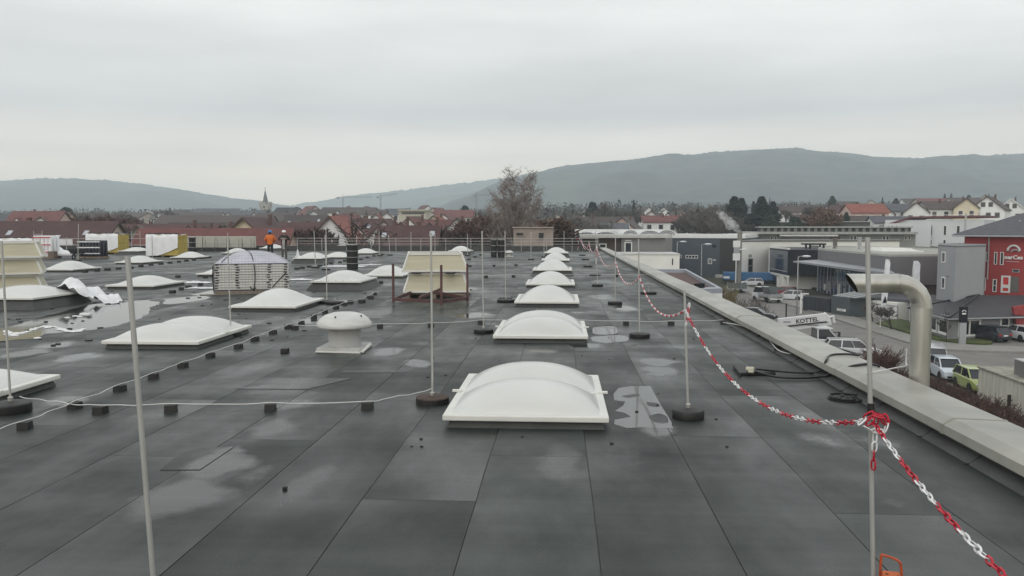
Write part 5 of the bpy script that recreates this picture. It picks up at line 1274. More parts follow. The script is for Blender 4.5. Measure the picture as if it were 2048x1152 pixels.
# --- long terrace house with clerestory
lt = Bld('terrace_block', 'long low grey terraced block with flat slab roofs and a clerestory of square openings', 'building', (58, 182)); a, c = V2(1490, 183.3), V2(1832, 178.1)
z1_ = zat(468, 180.7); lt.block('wall', deep(a, c, 14), STREET, z1_, M('terrace_grey', (.27, .27, .255), .8, .06))
lt.block('roof_slab', deep(V2(1486, 181.3), V2(1836, 176.2), 17), z1_+.003, zat(463.5, 180.7), M('slab_pale', (.33, .33, .31), .6))
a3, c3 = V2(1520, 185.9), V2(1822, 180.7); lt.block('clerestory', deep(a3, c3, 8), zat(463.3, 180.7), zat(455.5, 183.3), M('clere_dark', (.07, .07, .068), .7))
ln3 = (c3-a3).length
for k in range(22): lt.put(lt.slab(a3, c3, ln3*(k+.08)/22, ln3*(k+.5)/22, zat(463, 182.0), zat(456, 183.3), .01, .5), 'clerestory_pier', M('terrace_grey', (.19, .19, .18)))
lt.block('upper_slab', deep(V2(1517, 184.6), V2(1826, 179.4), 11), zat(455.4, 183.3), zat(453, 183.3), M('slab_pale', (.33, .33, .31)))
for (p0, p1, y0) in ((1562, 1614, 443.5), (1672, 1740, 443)):
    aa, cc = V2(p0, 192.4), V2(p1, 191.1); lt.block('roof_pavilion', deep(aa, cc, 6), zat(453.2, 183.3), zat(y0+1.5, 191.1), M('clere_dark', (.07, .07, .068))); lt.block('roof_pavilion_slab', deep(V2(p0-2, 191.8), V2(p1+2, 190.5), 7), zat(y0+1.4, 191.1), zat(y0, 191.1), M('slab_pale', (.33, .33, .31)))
for k, bx in enumerate(((1700, 471, 1706, 484), (1707, 471, 1713, 484), (1765, 471, 1771, 484), (1772, 471, 1778, 484), (1809, 471, 1814, 480), (1816, 471, 1821, 480), (1541, 472, 1546, 483), (1548, 472, 1553, 483))): lt.window(a, c, bx, fw=.12)
lt.put(lt.slab(a, c, 7.3, 19.4, zat(472, 182.0), zat(468.8, 182.0), .1, 1.9), 'awning', M('awning_white', (.6, .6, .58), .6))
lt.panel(a, c, (1660, 473, 1680, 480), M('brick_panel', (.16, .10, .08), .8), name='brick_panel')

# ================================================================== STREET FURNITURE
def lamp(px, py_head, py_foot, label, d=None, hw=1.3):
    d = d or S(px, py_foot).y; x = xat(px, d); t = thing('street_lamp', label, 'lamp', (x, d, STREET), 0, 'street lamps'); zt_ = zat(py_head, d)-STREET
    b = MB(); b.tube([(0, 0, 0), (0, 0, zt_*.5), (0, 0, zt_)], [.09, .07, .05], 8); b.build('pole', M('lamp_pole', (.30, .31, .31), .4), t, True)
    b = MB(); b.tube([(0, 0, zt_), (.25, 0, zt_+.08), (.5, 0, zt_+.1)], .045, 6); b.build('arm', M('lamp_pole', (.30, .31, .31)), t)
    b = MB(); b.ball((.5+hw*.4, 0, zt_+.08), hw*.5, .2, .13, 12, 8); b.build('lamp_head', M('lamp_white', (.62, .64, .66), .35), t, True)
lamp(1355, 484, 560, 'white-headed street lamp before the dark blue hall, left of two', 130, 1.1)
lamp(1404, 489, 560, 'white-headed street lamp before the dark blue hall, right of two', 122, 1.1)
lamp(1598, 513, 634, 'street lamp with oval head before the dark glass bay', 92, 1.0)
# tall site pole with white sign boards and chimney flue by the white building
t = thing('sign_mast', 'white double sign board on a post before the white building', 'sign', (xat(1470, 140), 140, STREET))
b = MB(); b.tube([(.3, 0, 0), (.3, 0, zat(520, 140)-STREET)], .09, 6); b.build('post', white_p, t)
for (y0, y1) in ((481, 494), (506, 520)):
    b = MB(); b.box(-.26, .95, -.08, .08, zat(y1, 140)-STREET, zat(y0, 140)-STREET); b.build('board', white_p, t)
b = MB(); b.box(-.13, .85, -.05, .05, zat(506, 140)-STREET+.01, zat(494, 140)-STREET-.01); b.build('grey_board', grey_l, t)
t = thing('chimney_flue', 'tall steel chimney flue with drifting smoke by the white building', 'chimney', (xat(1480, 141), 141, STREET))
b = MB(); b.tube([(0, 0, 0), (0, 0, zat(463, 141)-STREET)], .4, 12); smooth_by_angle(b.build('flue', M('flue_grey', (.20, .19, .17), .5), t))
b = MB(); b.tube([(-.7, -.4, zat(499, 141)-STREET), (1.1, -.4, zat(498, 141)-STREET)], .17, 6); b.build('bracket', white_p, t)
# flags
def flag(px, py_foot, py_top, w_px, label, lean, mark=(.5, .55)):
    d = S(px, py_foot).y; x = xat(px, d); t = thing('flag_banner', label, 'flag', (x, d, STREET), 0, 'white advertising flags'); H = zat(py_top, d)-STREET; w_ = w_px*d/FPX
    b = MB(); b.tube([(0, 0, 0), (lean*.3, 0, H*.6), (lean, 0, H)], [.05, .04, .02], 6); b.build('pole', white_p, t)
    def fn(u, v): z = H*.34+(H*.66)*v; k = lean*(z/H)**1.6; return (k+u*w_*(1 if v < .93 else 1-(v-.93)*6), -.04+.10*math.sin(v*7+u*2), z)
    b = MB(); b.grid(fn, 6, 20); b.build('cloth', M('flag_white', (.72, .73, .76), .7), t, True)
    c = fn(mark[0], mark[1]); b = MB(); b.add([(c[0]-.2, c[1]-.12, c[2]-.35), (c[0]+.25, c[1]-.12, c[2]-.3), (c[0]+.05, c[1]-.12, c[2]+.4), (c[0]-.2, c[1]-.1, c[2]-.35), (c[0]+.25, c[1]-.1, c[2]-.3), (c[0]+.05, c[1]-.1, c[2]+.4)], [(0,1,2),(5,4,3),(0,3,4,1),(1,4,5,2),(2,5,3,0)]); b.build('emblem', black_pan, t)
flag(1767, 657, 517, 10, 'white flag banner behind the exhaust duct, left of two', .35, (.5, .12))
flag(1826, 645, 520, 14, 'white flag banner behind the exhaust duct, right of two', .2, (.55, .42))
# grey green shed with a small white sign
shd = Bld('grey_shed', 'blue-grey garden shed with white sign on its front', 'shed', (33, 100)); a, c = V2(1667, 99), V2(1704, 96); zt4 = zat(590, 98)
shd.block('wall', deep(a, c, 4), STREET, zt4, M('shed_grey', (.07, .085, .09), .6, .08)); shd.panel(a, c, (1675, 616, 1692, 623.5), white_p, .03, .08, 'sign')
for i, y_ in enumerate((617.6, 620)): shd.panel(a, c, (1677, y_, 1690 - 3*i, y_+.9), M('sign_print', (.25, .27, .27), .5), .085, .1, 'sign_line')
b = MB(); u_, n_v = shd.frame(a, c)
for k in range(4): 
    p0, p1 = a+u_*(.1+k*1.05), a+u_*(.9+k*1.05); b.add([(p0.x, p0.y, zt4+.05), (p1.x, p1.y, zt4+.05), (p1.x-n_v.x*4, p1.y-n_v.y*4, zt4+.55), (p0.x-n_v.x*4, p0.y-n_v.y*4, zt4+.55), (p0.x, p0.y, zt4), (p1.x, p1.y, zt4), (p1.x-n_v.x*4, p1.y-n_v.y*4, zt4), (p0.x-n_v.x*4, p0.y-n_v.y*4, zt4)], [(0,1,2,3),(0,4,5,1),(1,5,6,2),(2,6,7,3),(3,7,4,0)])
shd.put(b, 'roof_sheet', M('shed_roof_sheet', (.2, .21, .21), .4))
fc = Bld('dark_fence_block', 'dark blue-grey fence block beside the garden shed', 'fence', (30, 102)); a, c = V2(1610, 104), V2(1663, 100); fc.block('panel', deep(a, c, .5), STREET, zat(592, 102), M('fence_dark', (.035, .04, .05), .6, .1))
for k in range(6): fc.put(fc.slab(a, c, .3+k*.85, .36+k*.85, STREET, zat(592.5, 102), .01, .05), 'batten', M('fence_batten', (.05, .055, .065), .6))
cb = Bld('white_goal_frame', 'white angle frame standing by the dark fence block', 'frame', (28, 102)); a, c = V2(1604, 100), V2(1620, 100); cb.put(cb.slab(a, c, 0, .18, STREET, zat(584, 100), 0, .15), 'post', white_p); cb.put(cb.slab(a, c, .18, 1.0, zat(586.2, 100), zat(584, 100), 0, .15), 'bar', white_p)
# pylon sign by the bungalow
d = 74.3; t = thing('pylon_sign', 'grey pylon sign with dark head before the bungalow window', 'sign', (xat(1934, d), d, STREET)); H = zat(609, d)-STREET
b = MB(); b.box(-.28, .28, -.1, .1, 0, H*.58); b.build('post', grey_l, t); b = MB(); b.box(-.33, .33, -.12, .12, H*.582, H); b.build('head', black_pan, t)
b = MB(); b.tube([(.17*math.cos(a_), -.14, H*.86+.17*math.sin(a_)) for a_ in [PI*(.05+.9*i/8) for i in range(9)]], .035, 5); b.box(-.17, .17, -.15, -.125, H*.80, H*.84); b.build('emblem', white_p, t)
# weathered white container wall with units on top (right foreground)
ka, kb_ = S(1955, 797), S(2075, 850); ka = Vector((ka.x, ka.y, 0)); kb_ = Vector((kb_.x, kb_.y, 0))
cn = Bld('white_garage_box', 'weathered white concrete garage with grey units on its flat roof', 'garage', (ka.x, ka.y)); u_, n_v = cn.frame(ka, kb_)
def streak_mat():
    m = M('streaked_white', (.60, .585, .50), .8, .18, 1.6, stretch=(2.5, 2.5, .35)); return m
zk = zat(727, ka.y); cn.block('wall', deep(ka, kb_, 7), STREET, zk, streak_mat()); cn.block('roof_edge', deep(ka+n_v*.08-u_*.08, kb_+n_v*.08, 7.2), zk+.002, zk+.10, M('dirty_edge', (.30, .29, .24), .8, .3, 3))
for (k0, k1, b0, b1, h, l) in ((1.0, 2.3, 2.6, 4.6, 1.1, 'ribbed'), (2.5, 3.3, .8, 2.2, .85, 'left'), (3.4, 4.6, .6, 2.2, .9, 'right')):
    pl = [ka+u_*k0-n_v*b0, ka+u_*k1-n_v*b0, ka+u_*k1-n_v*b1, ka+u_*k0-n_v*b1]
    bx = Bld('air_unit', {'ribbed': 'ribbed grey housing farthest back on the white garage roof', 'left': 'dark grey box on the white garage roof, left of two', 'right': 'dark grey box on the white garage roof, right of two'}[l], 'unit', (pl[0].x, pl[0].y), 'grey units on the garage roof')
    bx.b.z = zk+.1; bx.t.location.z = zk+.1
    bx.block('housing', pl, zk+.103, zk+.1+h, M('unit_grey', (.20, .20, .195), .5, .1, 2)); bx.block('lid', inset(pl, 1.05), zk+.102+h, zk+.16+h, M('lid_light', (.45, .45, .44), .5))
    bx.block('foot', inset(pl, .8), zk+.1, zk+.1029, black_pan)
# fence posts in the scrub
for i, (px, py, h, l) in enumerate([(1894, 763, 22, 'dark fence post by the pale blue car'), (1974, 803, 32, 'dark wooden post before the white garage, left of two'), (2017, 828, 38, 'dark wooden post before the white garage, right of two'), (1572, 637, 30, 'thin dark post at the road edge')]):
    p = S(px, py); b = MB(); b.box(-.07, .07, -.07, .07, 0, h*p.y/FPX); o = b.build('fence_post', M('old_wood', (.035, .03, .027), .9), loc=(p.x, p.y, STREET)); tag(o, l, 'post', 'fence posts')
b = MB(); p = S(2044, 812); b.box(-.3, .3, -.3, .3, 0, 1.0); b.box(-.33, .33, -.33, .33, 1.0, 1.08); o = b.build('waste_bin', M('violet_bin', (.05, .045, .12), .5), loc=(p.x, p.y, STREET)); tag(o, 'violet-blue waste bin at the right picture edge', 'bin')

# ================================================================== VEHICLES
def paint(name, col, rough=.28): return M(name, col, rough, .03, 1, coat=.6)
pt_white = paint('car_white', (.66, .67, .68)); pt_silver = paint('car_silver', (.36, .37, .38)); pt_dark = paint('car_dark_blue', (.018, .020, .030)); pt_black = paint('car_black', (.012, .012, .013))
pt_lime = paint('car_lime', (.33, .40, .13)); pt_red = paint('car_dark_red', (.20, .03, .04)); pt_pale = paint('car_pale_blue', (.55, .61, .66)); pt_grey = paint('car_grey', (.12, .125, .13))
tyre_m = M('tyre', (.012, .012, .012), .8); rim_m = M('wheel_rim', (.35, .35, .36), .3, metal=.6); lamp_red = M('tail_light', (.35, .015, .015), .2); lamp_clear = M('head_light', (.55, .57, .58), .12); trim_m = M('black_trim', (.02, .02, .02), .5)
plate_m = M('number_plate', (.7, .7, .68), .4)
TYPES = {
 'hatch': dict(L=4.2, W=1.78, H=1.46, belt=.93, hood=.90, nose=.66, rear=.92, gb=(-2.0, 1.10), gt=(-1.62, .25)),
 'small': dict(L=3.55, W=1.64, H=1.49, belt=.93, hood=.93, nose=.70, rear=.92, gb=(-1.74, 1.02), gt=(-1.45, .30)),
 'suv': dict(L=4.5, W=1.85, H=1.66, belt=1.05, hood=1.0, nose=.78, rear=1.02, gb=(-2.2, 1.1), gt=(-1.85, .35)),
 'van': dict(L=4.8, W=1.9, H=1.92, belt=1.12, hood=1.08, nose=.82, rear=1.1, gb=(-2.38, 1.65), gt=(-2.25, .75)),
 'saloon': dict(L=4.6, W=1.8, H=1.44, belt=.92, hood=.88, nose=.66, rear=.95, gb=(-1.75, 1.0), gt=(-1.05, .2)),
}
def wheels(t, L, W, r, xs):
    for x in xs:
        for s in (-1, 1):
            o = bpy.data.objects.new('wheel', None); C.objects.link(o); o.parent = t; o.location = (x, s*(W/2-.07), r)
            b = MB(); b.lathe([(r*.62, -.10), (r*.96, -.10), (r, -.07), (r, .07), (r*.96, .10), (r*.62, .10)], 18); tm = b.build('tyre', tyre_m, o); tm.rotation_euler = (R(90), 0, 0)
            b = MB(); b.lathe([(r*.63, -.085), (r*.63, .085), (r*.5, .095), (r*.18, .07), (.01, .075)], 14); rm = b.build('rim', rim_m, o); rm.rotation_euler = (R(90) if s < 0 else R(-90), 0, 0)
def car(pos, heading, kind, pm, label, group='cars parked along the street', rails=False):
    k = TYPES[kind]; L, W, H = k['L'], k['W'], k['H']; h = L/2; w2 = W/2
    t = thing('parked_car', label, 'car', (pos.x, pos.y, STREET+.005), heading, group)
    st = [(-h, .42, k['rear']-.22, .80), (-h+.06, .30, k['rear']-.02, .92), (-h*.72, .20, k['belt']+.02, 1), (-h*.2, .19, k['belt'], 1), (h*.3, .19, k['belt']-.01, 1), (k['gb'][1]+.05, .19, k['hood'], .99), (h*.8, .22, (k['hood']+k['nose'])/2+.05, .95), (h-.06, .27, k['nose'], .84), (h, .36, k['nose']-.16, .74)]
    vs = []; n = 10
    for (x, zb, zt, f) in st:
        w_ = w2*f; zm = zb+(zt-zb)*.45
        vs += [(x, -w_*.86, zb), (x, -w_*.97, zb+.06), (x, -w_, zm), (x, -w_*.965, zt-.05), (x, -w_*.88, zt), (x, w_*.88, zt), (x, w_*.965, zt-.05), (x, w_, zm), (x, w_*.97, zb+.06), (x, w_*.86, zb)]
    fs = [(i*n+j, i*n+(j+1) % n, (i+1)*n+(j+1) % n, (i+1)*n+j)[::-1] for i in range(len(st)-1) for j in range(n)]+[tuple(range(n)), tuple((len(st)-1)*n+j for j in range(n))[::-1]]
    b = MB(); b.add(vs, fs); smooth_by_angle(b.build('body', pm, t), 38)
    (b0, b1), (t0, t1) = k['gb'], k['gt']; zb, zt = k['belt']-.02, H-.045; wb, wt = w2*.90, w2*.74
    cs = [(b0, -wb), (b1, -wb*.93), (b1, wb*.93), (b0, wb)]; ts = [(t0, -wt), (t1, -wt*.98), (t1, wt*.98), (t0, wt)]
    b = MB(); b.add([(x, y, zb) for x, y in cs]+[(x, y, zt) for x, y in ts], [(0,1,5,4),(1,2,6,5),(2,3,7,6),(3,0,4,7),(4,5,6,7)]); b.build('glasshouse', dark_glass, t)
    b = MB(); b.grid(lambda u, v: (t0-.10+(t1-t0+.18)*u, (wt+.025)*(v*2-1), zt+.002+.05*(1-(v*2-1)**4)*(1-(u*2-1)**4)), 10, 10); ro = b.build('roof', pm, t, True)
    b = MB()
    for (c, q) in zip(cs, ts): b.bar((c[0], c[1]*1.004, zb), (q[0], q[1]*1.01, zt+.01), .07, .06)
    for s in (-1, 1):
        for f in (.47,) if kind in ('small', 'hatch') else (.36, .66):
            xb, xt = b0+(b1-b0)*f, t0+(t1-t0)*(f+.05); b.bar((xb, s*wb*.975, zb), (xt, s*wt*1.01, zt+.01), .08, .03)
        b.bar((t0-.05, s*(wt+.005), zt+.005), (t1+.06, s*(wt+.005), zt+.005), .05, .04)
    b.build('pillar', pm, t)
    wheels(t, L, W, .31 if kind != 'suv' else .34, (-h*.62, h*.60))
    for s in (-1, 1):
        b = MB(); b.box(h-.22, h-.03, s*w2*.56-.18, s*w2*.56+.18, k['nose']-.12, k['nose']+.02); bevel(b.build('headlight', lamp_clear, t), .03)
        b = MB(); b.box(-h-.005, -h+.14, s*w2*.70-.12, s*w2*.70+.13, k['rear']-.30, k['rear']-.08); bevel(b.build('tail_light', lamp_red, t), .02)
        b = MB(); b.box(b1-.38, b1-.22, s*(wb+.02)-.08*(s < 0), s*(wb+.02)+.08*(s > 0)+.06*s, zb+.02, zb+.16); bevel(b.build('mirror', pm, t), .03)
        b = MB(); b.tube([(-h*.62, s*(w2*.9), .33), (-h*.62, s*(w2*1.004), .33)], .37, 18); b.tube([(h*.6, s*(w2*.9), .33), (h*.6, s*(w2*.992), .33)], .37, 18); b.build('wheel_arch', trim_m, t)
    b = MB(); b.box(h-.05, h+.015, -.5, .5, .32, .46); b.build('grille', trim_m, t)
    b = MB(); b.box(-h-.015, -h+.05, -w2*.75, w2*.75, .34, .44); b.build('rear_bumper', trim_m, t)
    b = MB(); b.box(-h-.02, -h+.02, -.26, .26, .60, .71); b.build('number_plate', plate_m, t)
    if rails:
        for s in (-1, 1): b = MB(); b.bar((t0, s*wt*.92, H+.05), (t1-.1, s*wt*.92, H+.05), .035); b.build('roof_rail', trim_m, t)
    return t
car(S(1972, 680), R(110), 'hatch', pt_dark, 'dark blue hatchback parked before the bungalow')
car(S(2040, 680), R(95), 'hatch', pt_white, 'white hatchback at the right edge beside the dark blue one')
car(S(1862, 738), R(70), 'van', pt_silver, 'silver van seen from behind, right of the exhaust duct')
car(S(1893, 757), R(-98), 'small', pt_pale, 'pale blue-white small car facing the camera')
car(S(1950, 781), R(-95), 'small', pt_lime, 'lime green car partly behind the white garage')
car(S(1706, 719), R(-10), 'suv', pt_white, 'white estate car behind the parapet, left of the duct', rails=True)
car(S(1512, 640), R(-30), 'saloon', pt_black, 'black saloon peeking over the parapet')
car(S(1580, 600), R(150), 'hatch', pt_white, 'white hatchback before the grey lamp post')
car(S(1567, 592), R(150), 'hatch', pt_red, 'dark red hatchback just beyond the white one')
car(S(1503, 572), R(170), 'hatch', pt_white, 'white car parked before the dark trailer')
car(S(1516, 560), R(175), 'suv', pt_black, 'black car behind the white one by the blue trailer')
# flatbed pickup with glass load, seen from behind
p = S(1533, 603); t = thing('flatbed_pickup', 'silver crew-cab flatbed truck seen from behind on the yard', 'truck', (p.x, p.y, STREET), R(105), 'trucks in the yard')
b = MB(); b.box(-2.7, .6, -1.0, 1.0, .78, .90); b.build('bed', pt_silver, t)
for s in (-1, 1): b = MB(); b.box(-2.7, .6, s*1.0-.03, s*1.0+.03, .9, 1.25); b.build('side_board', pt_silver, t)
b = MB(); b.box(-2.73, -2.68, -1.0, 1.0, .9, 1.25); b.build('tail_board', pt_silver, t)
b = MB(); b.add([(.65, -.95, .5), (2.6, -.92, .5), (2.6, .92, .5), (.65, .95, .5), (.65, -.95, 1.25), (2.7, -.9, 1.2), (2.7, .9, 1.2), (.65, .95, 1.25)], [(0,3,2,1),(4,5,6,7),(0,1,5,4),(1,2,6,5),(2,3,7,6),(3,0,4,7)]); bevel(b.build('cab', pt_white, t), .06, 2)
b = MB(); b.add([(.68, -.9, 1.25), (2.35, -.88, 1.22), (2.35, .88, 1.22), (.68, .9, 1.25), (.8, -.75, 2.0), (1.9, -.75, 2.0), (1.9, .75, 2.0), (.8, .75, 2.0)], [(0,1,5,4),(1,2,6,5),(2,3,7,6),(3,0,4,7),(4,5,6,7)]); b.build('glasshouse', dark_glass, t)
b = MB(); b.box(.72, 2.0, -.79, .79, 2.0, 2.08); bevel(b.build('roof', pt_white, t), .04)
for s in (-1, 1): b = MB(); b.add([(-2.3, s*.28, .92), (.3, s*.28, .92), (.3, s*.62, 2.15), (-1.9, s*.62, 2.15), (-2.3, s*.33, .92), (.3, s*.33, .92), (.3, s*.67, 2.15), (-1.9, s*.67, 2.15)], [(0,1,2,3),(7,6,5,4),(0,4,5,1),(1,5,6,2),(2,6,7,3),(3,7,4,0)]); b.build('glass_load', M('load_glass', (.12, .14, .14), .15), t)
wheels(t, 5.4, 1.95, .36, (-1.7, 1.8)); b = MB(); b.box(-2.75, -2.7, -.95, .95, .5, .66); b.build('bumper', white_p, t)
# aerial lift truck with folded boom
p = S(1600, 706); t = thing('lift_truck', 'white cherry picker truck with folded lettered boom beyond the parapet', 'truck', (p.x, p.y, STREET), 0.0, 'trucks in the yard')
dist = p.y
b = MB(); b.box(-4.2, 1.1, -.95, .95, .7, .95); b.build('chassis', trim_m, t)
b = MB(); b.add([(1.1, -1, .45), (2.9, -.95, .45), (2.9, .95, .45), (1.1, 1, .45), (1.1, -1, 1.35), (3.0, -.92, 1.25), (3.0, .92, 1.25), (1.1, 1, 1.35)], [(0,3,2,1),(4,5,6,7),(0,1,5,4),(1,2,6,5),(2,3,7,6),(3,0,4,7)]); bevel(b.build('cab', pt_white, t), .08, 2)
b = MB(); b.add([(1.12, -.93, 1.35), (2.85, -.88, 1.27), (2.85, .88, 1.27), (1.12, .93, 1.35), (1.2, -.8, 2.1), (2.25, -.8, 2.08), (2.25, .8, 2.08), (1.2, .8, 2.1)], [(0,1,5,4),(1,2,6,5),(2,3,7,6),(3,0,4,7),(4,5,6,7)]); b.build('glasshouse', dark_glass, t)
b = MB(); b.box(1.1, 2.4, -.86, .86, 2.1, 2.24); bevel(b.build('cab_roof', pt_white, t), .08, 3)
b = MB()
for q in ((1.16, -.9), (1.16, .9), (2.1, -.9), (2.1, .9)): b.bar((q[0]+(.7 if q[0] > 2 else 0), q[1], 1.3), (q[0], q[1]*.9, 2.12), .09)
b.build('pillar', pt_white, t)
b = MB(); b.tube([(2.4, -.95, 1.9), (2.75, -1.25, 1.95)], .04, 6); b.box(2.65, 2.8, -1.42, -1.22, 1.6, 1.98); b.build('mirror', trim_m, t)
def lp(px, py, yo=-.9):
    q = P(px, py, dist+yo); return Vector((q.x-p.x, yo, q.z-STREET))
rot_inv = Matrix.Identity(4)
a0, a1 = rot_inv @ lp(1556, 645), rot_inv @ lp(1653, 634)
b = MB(); b.bar(a0, a1, .32, .66); bevel(b.build('upper_boom', pt_white, t), .03)
c0_, c1_ = rot_inv @ lp(1560, 660), rot_inv @ lp(1662, 645)
b = MB(); b.bar(c0_, c1_, .28, .36); bevel(b.build('lower_boom', pt_white, t), .03)
b = MB(); b.bar(a0+Vector((0, -.1, -.38)), a1+Vector((0, -.1, -.38)), .3, .07); b.build('boom_gap', trim_m, t)
e = rot_inv @ lp(1660, 637); b = MB(); b.tube([e+Vector((-.5, 0, .45)), e+Vector((-.1, 0, .1)), e+Vector((.25, 0, .2)), e+Vector((.35, 0, -.35))], .12, 8); b.tube([e+Vector((-.2, -.2, -.1)), e+Vector((-.2, .2, -.1))], .2, 10); b.build('boom_head', pt_white, t)
m_ = rot_inv @ lp(1613, 641); dirn = a1-a0; lab = text(t, 'KOTTEL', (m_.x, a0.y-.175, m_.z+.02), .50, (R(90), -math.atan2(dirn.z, dirn.x), 0), M('letter_black', (.015, .015, .018), .5), 'boom_lettering', .006, .012)
m2 = rot_inv @ lp(1573, 643.5); b = MB(); b.cbox((m2.x, a0.y-.17, m2.z), .62, .01, .10); b.build('boom_stripe', M('grey_print', (.25, .25, .25), .5), t)
m2 = rot_inv @ lp(1625, 650); b = MB(); b.cbox((m2.x, c0_.y-.15, m2.z), .9, .01, .08); b.build('boom_stripe', M('grey_print', (.25, .25, .25)), t)
b = MB(); b.lathe([(.45, .95), (.4, 1.4), (.3, 1.8), (.3, 2.6)], 12, (-2.6, 0, 0)); b.build('turret', pt_white, t)
wheels(t, 7, 1.95, .38, (-3.0, 2.1))
# blue trailer, small open trailer
p = S(1508, 572); t = thing('blue_trailer', 'long blue covered trailer parked before the white building', 'trailer', (p.x, p.y+3, STREET), R(-8))
wx = 104*(p.y+3)/FPX/2; b = MB(); b.box(-wx, wx, -1.2, 1.2, .9, 2.35); bevel(b.build('tarpaulin', M('blue_tarp', (.03, .12, .26), .45, .1, 1), t), .1, 3)
b = MB(); b.box(-wx, wx, -1.15, 1.15, .6, .88); b.build('bed', trim_m, t); wheels(t, 8, 2.2, .42, (-wx*.5, wx*.4, wx*.65))
b = MB(); b.box(-wx-.02, -wx+1.1, -1.25, -1.205, 1.2, 1.6); b.build('label_panel', white_p, t)
p = S(1443, 562); t = thing('flat_trailer', 'small flat trailer with pale load left of the blue trailer', 'trailer', (p.x, p.y, STREET), R(-5))
b = MB(); b.box(-1.3, 1.3, -.8, .8, .55, .7); b.build('bed', wood, t); b = MB(); b.box(-1.2, 1.2, -.7, .7, .7, 1.25); bevel(b.build('load', M('pale_load', (.40, .40, .38), .6, .2, 2), t), .05); wheels(t, 2.6, 1.7, .32, (-.3, .4))
p = S(1475, 585); t = thing('car_trailer', 'open silver trailer with a glazed frame among shrubs', 'trailer', (p.x, p.y, STREET), R(-12))
b = MB(); b.box(-1.7, 1.7, -.85, .85, .5, .62); b.build('bed', pt_silver, t)
for x in (-1.6, -.6, .6, 1.6): b = MB(); b.bar((x, -.8, .62), (x, -.8, 1.7), .06); b.build('stanchion', grey_l, t)
b = MB(); b.box(-1.5, 1.4, -.83, -.79, .7, 1.6); b.build('glass_sheet', M('load_glass', (.12, .14, .14), .15), t); wheels(t, 3.4, 1.8, .32, (-.4, .5))

# ================================================================== THE TOWN
def rooft(name, col): return M(name, col, .75, .2, .9, orand=.15)
RT = {'red': rooft('tiles_red', (.125, .045, .040)), 'dark': rooft('tiles_dark_red', (.070, .033, .031)), 'brown': rooft('tiles_brown', (.065, .048, .044)), 'orange': rooft('tiles_orange', (.20, .060, .042)), 'grey': rooft('tiles_grey', (.075, .08, .09)), 'black': rooft('tiles_black', (.03, .03, .033))}
WL = {'white': M('house_white', (.78, .78, .76), .8, .06, .5, orand=.08), 'cream': M('house_cream', (.66, .58, .42), .8, .06, .5, orand=.08), 'beige': M('house_beige', (.50, .44, .38), .8, .08, .5, orand=.1), 'grey': M('house_grey', (.30, .30, .29), .8, .08, .5), 'pink': M('house_pink', (.56, .42, .36), .8, .08, .5), 'stone': M('house_stone', (.33, .31, .26), .9, .2, 1.2)}
barge_m = M('barge_board', (.08, .05, .04), .7)
